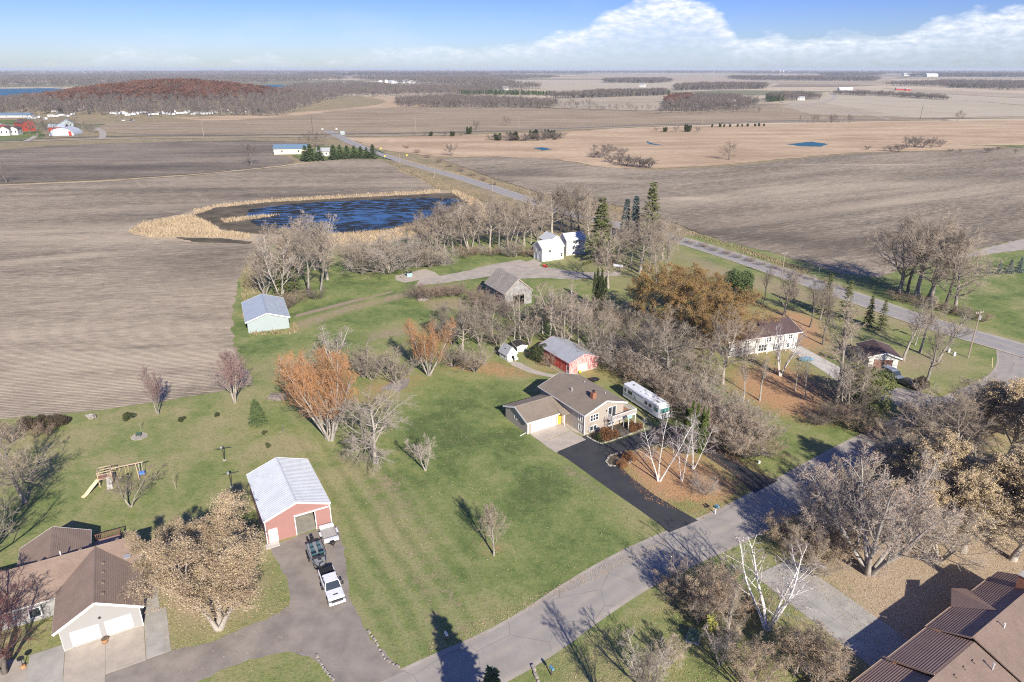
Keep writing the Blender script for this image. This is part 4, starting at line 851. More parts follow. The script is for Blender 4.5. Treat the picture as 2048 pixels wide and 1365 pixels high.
for i, (x, y, t) in enumerate([(-8, 880, 840), (22, 886, 838), (74, 876, 845), (100, 872, 846)]):
    T_('shrubbrown0', x, y, t, '%s from the left of the pinkish brown shrubs at the west edge' % ordw(i), cat='shrub', name='bare_shrub', group='pinkish shrubs at the west edge')
T_('tanmaple0', 438, 1258, 1048, 'large maple covered in pale tan leaves beside the gravel drive', name='maple_tree', wide=1.75)
T_('tanmaple0', 365, 1200, 1050, 'smaller tan leaved maple behind the concrete apron', name='maple_tree', wide=1.4)
T_('slim2', 300, 1125, 1080, 'bare reddish sapling at the corner of the brown roofed house', name='sapling')
T_('slim0', 283, 862, 838, 'thin bare sapling in the ring of stones on the west lawn', name='sapling')
# --- middle back row
T_('willow0', 662, 880, 684, 'large willow with glowing orange twigs behind the white roofed barn', name='willow_tree', wide=1.25)
T_('willow1', 640, 850, 700, 'orange twigged willow standing behind the larger willow', name='willow_tree', wide=1.1)
T_('clumppale0', 655, 880, 765, 'grey brown bare clump under the large orange willow', wide=1.0)
T_('willow1', 858, 751, 634, 'second orange willow in the back row, right of the round bare shrub', name='willow_tree', wide=1.15)
T_('droop0', 752, 925, 784, 'pale grey bare tree with drooping limbs, tallest on the centre lawn', wide=1.15)
T_('clumppale0', 851, 941, 872, 'small pale bare tree on the centre lawn right of the drooping tree', wide=1.1)
T_('maple0', 988, 1111, 1006, 'lone bare young tree in the middle of the front lawn', wide=.85)
T_('slim2', 566, 872, 848, 'tiny sapling holding orange leaves on the lawn by the spruce', name='sapling')
for k, x, y, t, d in [('shrub0', 612, 765, 700, 'grey bare shrub at the left end of the back row'), ('clumppale0', 668, 735, 656, 'pale silvery bare tree behind the large orange willow'), ('clump0', 728, 755, 680, 'grey bare tree right of the silvery tree in the back row'),
                      ('shrub1', 792, 767, 695, 'round dark grey bare shrub standing in a gravel patch'), ('shrub2', 950, 744, 684, 'round bare shrub with spreading stems left of the playhouse'), ('shrub1', 745, 760, 705, 'low grey bare shrub between the willow and the gravel patch'), ('shrub2', 905, 735, 690, 'grey shrub between the second willow and the round shrub')]:
    T_(k, x, y, t, d, cat='tree', name='bare_tree', wide=1.3)
# --- grove by the blue shed
def grove(lst, kinds, phrase, group, cat='tree', name='bare_tree', wide=1.1):
    lst = sorted(lst)
    for i, q in enumerate(lst):
        T_(kinds[i % len(kinds)], q[0], q[1], q[2], '%s from left %s' % (ordw(i), phrase), group=group, cat=cat, name=name, wide=wide)
grove([(522, 560, 465), (530, 590, 480), (548, 545, 440), (562, 595, 470), (578, 530, 432), (592, 585, 450), (604, 548, 425), (618, 592, 455), (632, 540, 424), (642, 582, 462), (655, 560, 440), (600, 520, 428)], ['elm0', 'clump0', 'elm1', 'clumppale0', 'elm2', 'maple0'],
      'of the grove of grey trees behind the blue roofed shed', 'grove behind the blue roofed shed', wide=1.15)
T_('openspruce0', 566, 592, 515, 'dark olive spruce among the bare grove behind the blue roofed shed', name='spruce_tree', wide=1.6); T_('spruceolive0', 592, 590, 532, 'shorter olive spruce in the bare grove', name='spruce_tree', wide=1.5)
grove([(545, 612, 585), (590, 608, 580), (630, 600, 570), (575, 618, 592)], ['thicketbrown0', 'shrubdark0'], 'of the brown brush at the foot of the grove', 'brush at the foot of the grove', cat='shrub', name='bare_shrub', wide=1.6)
grove([(725, 548, 480), (750, 545, 462), (778, 548, 465), (800, 540, 475), (835, 535, 480), (860, 535, 474), (885, 530, 490)], ['shrub0', 'shrub2', 'thicket0', 'shrub1'], 'of the broad grey bushes beside the concrete pad', 'bushes beside the concrete pad', cat='shrub', name='bare_shrub', wide=1.5)
grove([(836, 598, 566), (856, 600, 562), (878, 596, 568), (900, 594, 564), (915, 592, 566)], ['thicketred0', 'thicketbrown0'], 'of the reddish brush clumps in the farm lawn', 'brush island in the farm lawn', cat='shrub', name='bare_shrub', wide=1.3)
# --- tree belt between pond and farmhouse
belt = [(818, 500, 440), (838, 505, 425), (858, 508, 430), (872, 505, 405), (890, 508, 420), (906, 508, 402), (924, 506, 412), (940, 506, 398), (962, 505, 405), (980, 503, 392), (998, 502, 402), (1016, 498, 396), (1030, 496, 404), (1048, 492, 398), (1062, 488, 405),
        (850, 478, 415), (880, 470, 402), (912, 468, 398), (945, 470, 395), (975, 468, 394), (1005, 466, 398), (1036, 466, 400)]
grove(belt, ['elm0', 'elm1', 'elmdark0', 'clump1', 'elm2', 'elmdark1', 'oak1'], 'of the bare trees between pond and white farmhouse', 'tree belt between the pond and the farmhouse', wide=1.15)
grove([(1085, 462, 375), (1104, 470, 380), (1122, 462, 366), (1140, 470, 372), (1158, 462, 368), (1176, 470, 378), (1195, 460, 384), (1150, 445, 370), (1110, 448, 372)], ['elmdark0', 'oak2', 'elmdark1', 'maple0'], 'of the tall dark trees behind the white farmhouse', 'tall trees behind the farmhouse', wide=1.2)
grove([(x, 512 + (x % 7) - 3, 488 + (x % 5)) for x in range(930, 1075, 18)], ['thicketbrown0', 'shrubbrown0', 'thicket1'], 'of the brown undergrowth along the farm lawn', 'undergrowth along the farm lawn', cat='shrub', name='bare_shrub', wide=1.5)
T_('shrub2', 1030, 515, 470, 'pale bare bushy tree alone on the farm lawn left of the white garage', wide=1.0)
T_('openspruce0', 1200, 524, 396, 'tall dark spruce touching the east end of the white farmhouse', name='spruce_tree', wide=1.6)
T_('sprucedark0', 1250, 478, 398, 'left one of the twin narrow blue spruces near the highway', name='spruce_tree', wide=1.6); T_('sprucedark0', 1268, 482, 392, 'right one of the twin narrow blue spruces near the highway', name='spruce_tree', wide=1.6)
T_('openspruce0', 1298, 490, 366, 'tallest open crowned spruce between farmhouse and highway', name='spruce_tree', wide=1.5)
T_('oak0', 1216, 577, 468, 'spreading grey bare tree in front of the farmhouse', wide=1.0)
T_('cedar1', 1198, 622, 540, 'dark green pointed cedar on the farm lawn', cat='tree', name='cedar_tree', wide=.75)
grove([(1222, 492, 420), (1235, 520, 440), (1262, 530, 440), (1280, 545, 428), (1295, 560, 455), (1310, 530, 432), (1325, 520, 440), (1335, 560, 470), (1312, 575, 490)], ['elm1', 'maple1', 'elm0', 'oak1'], 'of the grey trees around the highway spruces', 'bare trees around the highway spruces', wide=1.2)
T_('scotspine0', 1480, 592, 532, 'round dark green pine beside the highway', name='pine_tree', wide=.95)
# --- tangle between barn, red shed and farmhouse
T_('slim0', 1028, 690, 578, 'white stemmed slim tree before the open front of the weathered barn, left of two'); T_('slim1', 1041, 684, 572, 'white stemmed slim tree before the open front of the weathered barn, right of two')
grove([(905, 690, 610), (925, 700, 620), (940, 668, 600), (960, 690, 612), (985, 672, 606), (880, 680, 622), (1000, 700, 640), (1060, 690, 620), (968, 650, 590)], ['clump1', 'clumpdark0', 'oak1', 'clump0'], 'of the tangled trees before the weathered barn', 'tangled trees in front of the weathered barn', wide=1.25)
grove([(950, 606, 572), (968, 618, 580), (985, 622, 588), (1002, 630, 596)], ['thicketred0', 'thicketbrown0'], 'of the pinkish brush against the weathered barn', 'brush against the weathered barn', cat='shrub', name='bare_shrub', wide=1.3)
grove([(1098, 690, 570), (1112, 680, 556), (1128, 692, 562), (1142, 676, 550), (1158, 700, 590), (1176, 690, 600), (1190, 705, 612), (1085, 668, 580)], ['slim0', 'slim1', 'slim2', 'clump0'], 'of the slim bare trees behind the red shed', 'slim trees behind the red shed', wide=1.25)
grove([(1075, 650, 615), (1030, 668, 640), (1110, 640, 600), (1150, 650, 612), (1050, 676, 650), (990, 690, 660), (1225, 655, 620), (1240, 640, 600), (1190, 650, 622), (1250, 662, 625)], ['shrubdark0', 'shrubbrown0', 'thicket1'], 'of the dark bushes behind the red shed', 'dark bushes behind the red shed', cat='shrub', name='bare_shrub', wide=1.5)
# --- overgrown hedge down the east side of the lot
hed = [(1205, 725, 668), (1222, 712, 660), (1232, 738, 684), (1250, 755, 700), (1262, 735, 680), (1275, 765, 712), (1292, 752, 700), (1305, 780, 722), (1322, 770, 716), (1335, 795, 738), (1350, 782, 728), (1352, 815, 752), (1372, 800, 742), (1390, 838, 770), (1402, 815, 756), (1416, 862, 792),
       (1430, 838, 774), (1440, 880, 806), (1455, 855, 790), (1466, 898, 824), (1482, 872, 806), (1490, 915, 842), (1508, 892, 826), (1512, 912, 850)]
grove(hed, ['thicket0', 'shrub0', 'thicket1', 'shrub1', 'shrub2', 'thicketbrown0'], 'of the grey bushes in the hedge along the second driveway', 'overgrown hedge along the second driveway', cat='shrub', name='bare_shrub', wide=1.45)
T_('oak2', 1337, 770, 640, 'wide grey bare tree leaning over the hedge', wide=1.25); T_('oak0', 1300, 740, 640, 'bare tree behind the hedge left of the wide leaning one', wide=1.1)
# --- rust coloured oaks
for i, (k, x, y, t, d) in enumerate([('rustoak0', 1300, 655, 548, 'leftmost rust leaved oak of the big cluster'), ('rustoak1', 1352, 625, 536, 'rust leaved oak at the back of the cluster, nearest the highway lawn'), ('rustoak0', 1372, 672, 562, 'golden rust oak in the middle of the cluster'), ('rustoak1', 1425, 650, 556, 'rust leaved oak right of the middle of the cluster'), ('rustoak0', 1440, 700, 592, 'rust leaved oak right against the white house'), ('rustoak1', 1405, 716, 632, 'low rust leaved oak at the front of the cluster')]):
    T_(k, x, y, t, d, name='oak_tree', wide=1.2, group='rust leaved oaks left of the white house')
T_('oak1', 1445, 768, 640, 'dark bare tree at the left end of the white house', wide=1.1)
T_('spruceolive0', 1372, 700, 620, 'grey green spruce hidden in front of the rust oaks', name='spruce_tree', wide=.7)
T_('deadbirch0', 1560, 752, 640, 'white birch in front of the white house', name='birch_tree', wide=1.0); T_('slim0', 1548, 742, 690, 'short pale bare tree left of the white birch')
grove([(1486, 806, 712), (1519, 802, 702), (1610, 800, 700), (1590, 782, 700)], ['slim2', 'slim0', 'slim1'], 'of the slim bare trees standing in orange leaves', 'slim trees standing in orange leaves', wide=1.4)
T_('elm0', 1672, 808, 580, 'tall grey bare tree with a forked trunk left of the parked van', wide=1.0); T_('clump0', 1690, 830, 700, 'grey multi stemmed tree at the foot of the tall forked tree', wide=1.2)
T_('clumpdark0', 1712, 735, 690, 'dark round bare tree against the detached garage', wide=1.5)
T_('bigyew0', 1735, 812, 738, 'big olive green leafy bush beside the parked van', cat='bush', name='evergreen_bush', wide=1.0)
T_('bushdark0', 1835, 778, 752, 'dark green bush behind the small dark car', cat='bush', name='evergreen_bush')
grove([(1690, 850, 790), (1665, 838, 800), (1720, 865, 815), (1640, 850, 812)], ['shrubdark0', 'thicketbrown0'], 'of the dark bare bushes before the white driveway', 'dark bushes before the white driveway', cat='shrub', name='bare_shrub', wide=1.5)
grove([(1530, 600, 528), (1568, 632, 540), (1588, 622, 560), (1620, 655, 560), (1646, 690, 590), (1640, 640, 560)], ['elmdark0', 'maple0', 'elmdark1'], 'of the bare trees between white house and highway', 'bare trees between the white house and the highway', wide=1.15)
grove([(1648, 630, 548), (1688, 640, 562), (1735, 652, 592), (1760, 662, 600)], ['openspruce0', 'spruceolive0'], 'of the thin evergreens in front of the highway', 'thin evergreens in front of the highway', name='spruce_tree', wide=1.2)
grove([(1806, 722, 596), (1840, 706, 590), (1850, 778, 640), (1876, 724, 600), (1700, 700, 640), (1830, 690, 600)], ['elm1', 'elm2', 'slim1', 'elm0'], 'of the bare trees around the detached garage', 'bare trees around the detached garage', wide=1.2)
# --- dark giants across the highway
grove([(1798, 586, 446), (1815, 588, 440), (1834, 592, 436), (1854, 600, 444), (1862, 606, 452), (1891, 614, 458), (1911, 624, 500)], ['oak1', 'elmdark0', 'oak2', 'elmdark1'], 'of the big dark bare trees across the highway', 'big dark bare trees across the highway', wide=1.2)
grove([(x, 600 + int((x - 1790) * .25), 578 + int((x - 1790) * .25)) for x in range(1790, 1985, 22)], ['thicketbrown0', 'shrubdark0'], 'of the brush under the big trees across the highway', 'brush under the big trees across the highway', cat='shrub', name='bare_shrub', wide=1.4)
grove([(1955, 548, 527), (1975, 548, 523), (1996, 548, 521), (2017, 547, 518), (2037, 545, 514), (2058, 543, 512)], ['bluespruce0'], 'of the young blue spruces on the right lawn', 'row of blue spruces on the right lawn', name='spruce_tree', wide=1.0)
# --- birch island and front
T_('birch0', 1318, 962, 808, 'left birch clump on the island, three white trunks leaning apart', name='birch_tree', wide=1.1); T_('birch1', 1364, 962, 822, 'middle birch clump on the island with thin straight trunks', name='birch_tree', wide=.75)
T_('birch1', 1386, 938, 812, 'right birch clump on the island with one long leaning trunk', name='birch_tree', wide=1.0)
T_('cedar0', 1372, 905, 808, 'bright green cedar behind the birches', name='cedar_tree', wide=.95); T_('cedar0', 1398, 905, 818, 'yellow green cedar right of the bright one', name='cedar_tree', wide=.8)
T_('thicket0', 1410, 990, 950, 'weeping bare shrub in front of the birches', cat='shrub', name='bare_shrub', wide=1.2)
T_('shrubdark0', 1330, 895, 862, 'dark bare bush in the bed under the birches', cat='shrub', name='bare_shrub', wide=1.3)
for i, (k, x, y, t, d) in enumerate([('bushrust0', 1218, 880, 858, 'large rust coloured bush in front of the split level house'), ('bushrust0', 1271, 862, 845, 'rust coloured bush under the deck'), ('yew0', 1196, 882, 866, 'low green bush at the corner of the split level house'), ('bushrust0', 1244, 935, 922, 'rust bush at the tip of the stone edged bed'), ('thicket1', 1245, 875, 858, 'grey bare shrub between the two rust bushes'), ('bushrust0', 1258, 922, 906, 'brown bush in the stone edged bed by the black driveway'), ('slim2', 1213, 860, 828, 'small pink bare tree against the gable wall')]):
    T_(k, x, y, t, d, cat='bush', name='bush')
T_('yew0', 1072, 722, 688, 'bright green bush at the back corner of the red shed', cat='bush', name='bush', wide=.8); T_('thicketbrown0', 1098, 734, 702, 'orange brown bush against the red shed wall', cat='bush', name='bush', wide=.9)
T_('shrub1', 1636, 850, 826, 'dark lone bush in the grass before the orange leaves', cat='shrub', name='bare_shrub', wide=1.8)
# --- south east
T_('pinkspread0', 1738, 1148, 915, 'huge spreading bare maple with a few pinkish leaves at the road bend', name='maple_tree', wide=1.05); T_('pinkspread0', 1640, 1085, 965, 'low branched bare maple beside the road, left of the huge one', name='maple_tree', wide=1.0)
for k, x, y, t, d, w_ in [('goldmaple0', 1862, 1040, 880, 'tan leaved maple right behind the huge bare maple', 1.45), ('goldmaple1', 1960, 1075, 905, 'broad tan leaved maple near the right edge', 1.5), ('goldmaple0', 2050, 1090, 900, 'tan leaved maple cut by the right edge, nearest the brick chimney', 1.45),
                      ('goldmaple1', 1785, 985, 880, 'tan leaved maple over the shaded bend of the road', 1.4), ('goldmaple1', 2010, 930, 775, 'tan leaved maple below the highway junction', 1.35), ('goldmaple0', 1950, 900, 770, 'smaller tan leaved maple left of the junction', 1.4), ('goldmaple0', 2100, 980, 800, 'tan leaved maple beyond the right edge', 1.45)]:
    T_(k, x, y, t, d, name='maple_tree', wide=w_, group='tan leaved maples on the right')
for k, x, y, t, d in [('oak0', 1850, 905, 790, 'grey bare tree over the gravel side road'), ('oak1', 1905, 920, 805, 'grey bare tree right of the side road'), ('clump1', 1880, 870, 800, 'dark bare tree at the bend behind the tan maples'), ('oak2', 1940, 850, 760, 'bare tree behind the smaller tan maple'), ('clumpdark0', 1815, 850, 800, 'dark bare clump beside the small dark car'), ('clump0', 1990, 850, 770, 'bare clump below the telephone marker')]:
    T_(k, x, y, t, d, wide=1.25)
grove([(1870, 835, 800), (1900, 845, 808), (1930, 828, 790), (1965, 835, 795), (2000, 822, 780), (1980, 800, 772)], ['shrubdark0', 'tanshrub0', 'shrubbrown0'], 'of the brown bushes below the highway bend', 'brown bushes below the highway bend', cat='shrub', name='bare_shrub', wide=1.5)
T_('deadbirch0', 1533, 1258, 1085, 'white birch with bare crooked limbs beside the concrete driveway', name='birch_tree', wide=1.5)
for k, x, y, t, d in [('tanclump0', 1415, 1235, 1135, 'tan leaved small tree at the road edge left of the white birch'), ('clump0', 1380, 1195, 1110, 'grey bare tree leaning over the road edge'), ('clumppale0', 1440, 1190, 1120, 'pale bare tree between the road and the white birch'), ('tanclump0', 1590, 1350, 1262, 'tan leaved tree at the foot of the white birch'), ('tanclump0', 1628, 1380, 1265, 'tan leaved tree against the corner of the brown tiled roof'),
                      ('clump1', 1612, 1345, 1250, 'grey bare tree right of the white birch'), ('clumppale0', 1295, 1385, 1290, 'pale bare tree at the bottom edge'), ('tanclump0', 1500, 1395, 1290, 'tan leaved tree at the bottom edge')]:
    T_(k, x, y, t, d, wide=1.3)
T_('sapling0', 1425, 1290, 1225, 'yellow green sapling beside the transformer box', name='sapling', wide=1.2)
grove([(1395, 1225, 1170), (1465, 1235, 1180), (1500, 1225, 1180), (1345, 1195, 1150), (1575, 1100, 1060), (1600, 1120, 1075)], ['tanshrub0', 'shrubbrown0'], 'of the tan shrubs along the road', 'tan shrubs along the south side of the road', cat='shrub', name='bare_shrub', wide=1.3)
plant('spruce1', .8, 39.0, 14.5, 'spruce at the bottom edge whose shadow falls across the road', name='spruce_tree', world=True, wide=1.5)
_q = g(985, 1338, 10.5); plant('spruceolive0', _q[0], _q[1], 10.5, 'olive spruce top just peeking over the bottom edge', name='spruce_tree', world=True, wide=1.5)
plant('elmdark0', 12, 44.0, 13, 'bare tree just below the frame shading the road', world=True, wide=1.0)
plant('elm1', 24, 58, 9.5, 'bare tree on the verge beside the road left of the tan shrubs', world=True, wide=1.0)
grove([(1760, 1060, 960), (1820, 1090, 985), (1880, 1120, 1000), (1930, 1010, 905), (1990, 1040, 930), (1700, 1010, 930), (1850, 960, 880), (2040, 1010, 905), (1900, 1060, 960)], ['greyspread0', 'goldmaple1', 'greyspread0', 'goldmaple0'], 'of the tan crowned trees crowding the right edge', 'tan crowned trees crowding the right edge', wide=1.25)
grove([(1205, 640, 590), (1180, 660, 612), (1220, 680, 628), (1245, 700, 645), (1265, 690, 636), (1280, 712, 656), (1300, 705, 650), (1320, 730, 668), (1345, 745, 680), (1365, 760, 690), (1390, 775, 706), (1420, 790, 722), (1165, 640, 600), (1410, 745, 690), (1270, 660, 610)], ['clump0', 'elm0', 'clump1', 'oak1', 'shrub2', 'elm2'], 'of the tangled grey trees behind the hedge', 'tangled grey trees behind the hedge', wide=1.25)
grove([(1760, 880, 830), (1790, 895, 840), (1825, 910, 850), (1870, 900, 845), (1920, 890, 840), (1965, 880, 828), (2010, 870, 815), (2040, 880, 820), (1845, 870, 825)], ['clump1', 'greyspread0', 'clumpdark0', 'clump0'], 'of the bushy trees along the shaded bend', 'bushy trees along the shaded bend', wide=1.3)
grove([(1455, 1290, 1235), (1500, 1335, 1275), (1395, 1250, 1180), (1440, 1330, 1262), (1340, 1330, 1280), (1650, 1365, 1290)], ['greyspread0', 'clump1', 'clumppale0'], 'of the pale thin trees around the front birch', 'pale thin trees around the front birch', wide=1.1)
grove([(1020, 640, 590), (1075, 655, 590), (1100, 650, 575), (1135, 650, 570), (1165, 668, 590), (890, 650, 600), (920, 640, 590), (1050, 665, 600)], ['elm1', 'slim0', 'clump0', 'slim1'], 'of the thin trees between barn and red shed', 'thin trees between barn and red shed', wide=1.3)
grove([(1925, 1105, 965), (2025, 1120, 965), (1835, 1075, 965), (1975, 1070, 930)], ['goldmaple0', 'goldmaple1'], 'of the low gold leaved trees above the brick chimney', 'low gold leaved trees above the brick chimney', wide=1.7)
grove([(1565, 1085, 1030), (1600, 1105, 1045), (1625, 1150, 1085), (1655, 1120, 1060), (1690, 1100, 1040)], ['tanshrub0', 'greyspread0', 'shrub1'], 'of the brush under the huge bare maple', 'brush under the huge bare maple', cat='shrub', name='bare_shrub', wide=1.4)
grove([(905, 478, 412), (930, 488, 408), (955, 482, 402), (880, 486, 420), (985, 486, 404), (1060, 470, 398), (1075, 480, 396), (1205, 480, 400), (1215, 500, 415), (1178, 480, 396)], ['elm1', 'elmdark0', 'clump0', 'maple1'], 'of the inner trees between pond and farmhouse', 'inner trees of the pond belt', wide=1.25)
# --- middle distance
T_('faroak1', 503, 330, 288, 'lone bare oak standing in the dark ploughed field', name='oak_tree', wide=1.2); T_('faroak0', 14, 366, 322, 'lone bare oak at the left edge on the field boundary', name='oak_tree', wide=1.2)
grove([(612, 322, 291), (622, 323, 288), (640, 322, 292), (668, 320, 290), (681, 319, 290), (695, 318, 291), (709, 317, 291), (722, 317, 293), (734, 317, 295), (746, 317, 289)], ['spruce0', 'spruce1'], 'of the spruces in a row at the yellow pole barn', 'row of spruces at the yellow pole barn', name='spruce_tree', wide=2.2)
grove([(600, 300, 272), (618, 296, 268), (634, 294, 262), (648, 292, 268)], ['farelm0', 'faroak1'], 'of the bare trees behind the yellow pole barn', 'bare trees behind the yellow pole barn', wide=1.4)
for k, x, y, t, d in [('farclump0', 903, 312, 284, 'lone bare tree in the marsh beside the highway'), ('faroak1', 1458, 320, 287, 'lone grey tree at the east rim of the marsh'), ('farclump0', 953, 260, 240, 'bare tree on the knoll beyond the railway'), ('faroak1', 1012, 252, 235, 'rounded bare tree on the knoll beyond the railway'), ('faroak0', 1914, 243, 222, 'lone round tree beside the railway at the right')]:
    T_(k, x, y, t, d, wide=1.4)
grove([(x, y, y - h_) for x, y, h_ in [(980, 281, 12), (996, 281, 14), (1012, 282, 16), (1030, 281, 17), (1045, 282, 15), (1060, 282, 18), (1076, 281, 19), (1092, 280, 20), (1108, 279, 18), (1122, 277, 14), (1020, 278, 16), (1070, 278, 18), (1100, 276, 17)]], ['farclump0', 'cedar1', 'shrubdark0'], 'of the trees in the dark copse on the marsh', 'dark copse on the marsh', wide=2.8)
grove([(x, y, y - h_) for x, y, h_ in [(850, 272, 9), (862, 272, 9), (890, 273, 12), (905, 273, 11), (922, 272, 9), (938, 268, 15), (1312, 263, 9), (1330, 264, 10), (1352, 264, 13), (1375, 264, 16), (1395, 265, 12)]], ['farclump0', 'cedar1'], 'of the dark bushes along the railway', 'dark bushes along the railway', wide=1.8, cat='shrub', name='bare_shrub')
grove([(x, y, y - h_) for x, y, h_ in [(1185, 315, 12), (1200, 316, 20), (1215, 312, 20), (1222, 325, 18), (1238, 328, 22), (1252, 332, 24), (1266, 334, 26), (1280, 336, 26), (1292, 336, 22), (1300, 337, 20), (1190, 300, 12), (1212, 300, 14), (1228, 303, 12), (1245, 310, 16)]], ['farshrub0', 'farclump0', 'farshrub0'], 'of the grey bushes at the near marsh edge', 'grey bushes at the marsh edge', wide=2.0, cat='shrub', name='bare_shrub')
grove([(x, y, y - h_) for x, y, h_ in [(1768, 303, 13), (1782, 303, 14), (1798, 304, 18), (1815, 296, 24), (1830, 294, 26), (1845, 296, 22), (1862, 296, 24), (1880, 294, 18), (1900, 305, 9), (1920, 306, 9), (1735, 300, 10), (1975, 306, 13), (1996, 300, 8), (2030, 308, 12)]], ['farshrub0', 'farclump0', 'farshrub0'], 'of the grey bushes between marsh and right field', 'bushes between marsh and field', wide=1.5, cat='shrub', name='bare_shrub')
grove([(x, 255 - (x - 1424) * .02, 246 + (x % 3)) for x in (1424, 1440, 1448, 1460, 1475, 1484, 1495, 1510, 1518, 1528)], ['cedar1'], 'of the small dark cedars along the railway', 'row of cedars along the railway', name='cedar_tree', wide=1.4)
grove([(x, 246, 226 + (x % 6)) for x in range(1600, 1705, 9)], ['farelm0', 'slim0', 'slim1', 'farclump0'], 'of the pale bare trees beyond the railway', 'pale bare trees beyond the railway', wide=1.3)
grove([(x, 292 + (x - 800) * .42, 283 + (x - 800) * .42) for x in range(812, 990, 22)], ['thicketbrown0', 'thicketred0'], 'of the rusty brush beyond the highway', 'rusty brush along the highway', cat='shrub', name='bare_shrub', wide=1.6)
grove([(x, 480 + (x - 1355) * .30, 468 + (x - 1355) * .30) for x in range(1358, 1700, 24)], ['thicketbrown0', 'thicket0'], 'of the low brush on the far bank of the highway', 'brush on the highway bank', cat='shrub', name='bare_shrub', wide=1.7)
# field hedgerow seen beyond the first far field, and the village trees at the left
rg_ = random.Random(7)
grove([(x, 217 + rg_.uniform(-1, 2), 217 - rg_.uniform(11, 21)) for x in range(830, 1180, 12)], ['farelm0', 'faroak1', 'farclump0', 'farelm0', 'faroak1'], 'of the trees in the hedgerow beyond the far field', 'hedgerow beyond the far field', wide=1.4)
grove([(x, 222 + rg_.uniform(-1, 2), 222 - rg_.uniform(9, 15)) for x in range(1180, 1500, 13)], ['farelm0', 'faroak1', 'farclump0', 'farelm0', 'faroak1'], 'of the trees in the hedgerow before the cut field', 'hedgerow south of the cut field', wide=1.4)
grove([(75, 274, 234), (95, 276, 238), (60, 268, 236), (45, 262, 240), (110, 270, 246), (130, 250, 232), (150, 252, 236), (165, 262, 244), (178, 264, 248), (190, 266, 250), (5, 268, 248), (-20, 270, 240), (140, 262, 240)], ['faroak0', 'farelm0', 'faroak1', 'faroak1'], 'of the bare trees around the red barns', 'bare trees around the red barns', wide=1.4)
grove([(6, 218, 192), (20, 214, 196), (32, 214, 196), (44, 214, 190), (56, 212, 192), (72, 214, 194), (84, 214, 194), (104, 213, 200), (120, 214, 202), (134, 215, 202)], ['farelm0', 'farelm0', 'farclump0', 'sprucedark0'], 'of the trees on the lake shore', 'trees on the lake shore', wide=1.4)
grove([(x, 226 + rg_.uniform(-2, 2), 213) for x in range(1320, 1520, 11)], ['faroak0', 'faroak1', 'farclump0', 'farelm0'], 'of the grey trees beside the small white house', 'wood west of the small white house', wide=1.5)
# ================================================================== far woods (masses nobody could count)
def hill_z(x, y):
    return 30.0 * np.exp(-(((x + 625) / 195.0) ** 2 + ((y - 1340) / 225.0) ** 2))
hx = np.linspace(-1150, -100, 60); hy = np.linspace(850, 1950, 60); HX, HY = np.meshgrid(hx, hy); HZ = hill_z(HX, HY) - 0.6
ii = np.arange(3600).reshape(60, 60); me = np_mesh('hill', np.stack([HX.ravel(), HY.ravel(), HZ.ravel()], 1), np.stack([ii[:-1, :-1].ravel(), ii[:-1, 1:].ravel(), ii[1:, 1:].ravel(), ii[1:, :-1].ravel()], 1), 'verge_grass', smooth=True)
ho = bpy.data.objects.new('hill', me); COL.objects.link(ho); ho['kind'] = 'structure'
def merged(kind, seed, lod, barkm, twigm, leaf=None, nleaf=0, ls=.3, scale=1.0, twk=2.4):
    q = SPEC[kind]; old = q['tw']; q['tw'] = old * twk
    tm, cm_, H = deciduous(kind, seed, barkm, twigm, leaf, nleaf, ls, lod=lod); q['tw'] = old
    import bmesh
    bm = bmesh.new(); bm.from_mesh(tm); n = len(bm.faces); bm.from_mesh(cm_); bm.faces.ensure_lookup_table()
    for i in range(n): bm.faces[i].material_index = 2
    me = bpy.data.meshes.new('wood_tree'); bm.to_mesh(me); bm.free()
    for mm in (twigm, leaf or twigm, barkm): me.materials.append(MATS[mm])
    return bpy.data.objects.new('wood_tree', me), H
for nm_, a, b in (('twig_far', (0.20, 0.172, 0.150), (0.125, 0.107, 0.095)), ('twig_farpurple', (0.235, 0.175, 0.15), (0.145, 0.108, 0.095)), ('bark_far', (0.25, 0.225, 0.205), (0.15, 0.135, 0.125))): bark(nm_, a, b, rnd=.22, sc=.2)
leafm('leaf_farrust', [(0.12, 0.062, 0.044), (0.19, 0.092, 0.062), (0.26, 0.14, 0.10)], rnd=.3, sc=.2); leafm('leaf_faryellow', [(0.28, 0.2, 0.07), (0.36, 0.26, 0.09), (0.42, 0.31, 0.12)])
SRC = {'grey': [merged('oak', 201, .62, 'bark_far', 'twig_far'), merged('maple', 202, .62, 'bark_far', 'twig_far'), merged('elm', 203, .7, 'bark_far', 'twig_farpurple')],
       'rust': [merged('oak', 204, .62, 'bark_far', 'twig_farpurple', 'leaf_farrust', 2600, .36), merged('maple', 205, .6, 'bark_far', 'twig_farpurple', 'leaf_farrust', 2600, .36), merged('oak', 206, .62, 'bark_far', 'twig_farpurple')],
       }
co, cc, _ = conifer(207, 'needle_green', H=12, rad=.22, n=60, dens=20, sz=.34); SRC['pine'] = [(bpy.data.objects.new('wood_tree', cc), 12)]
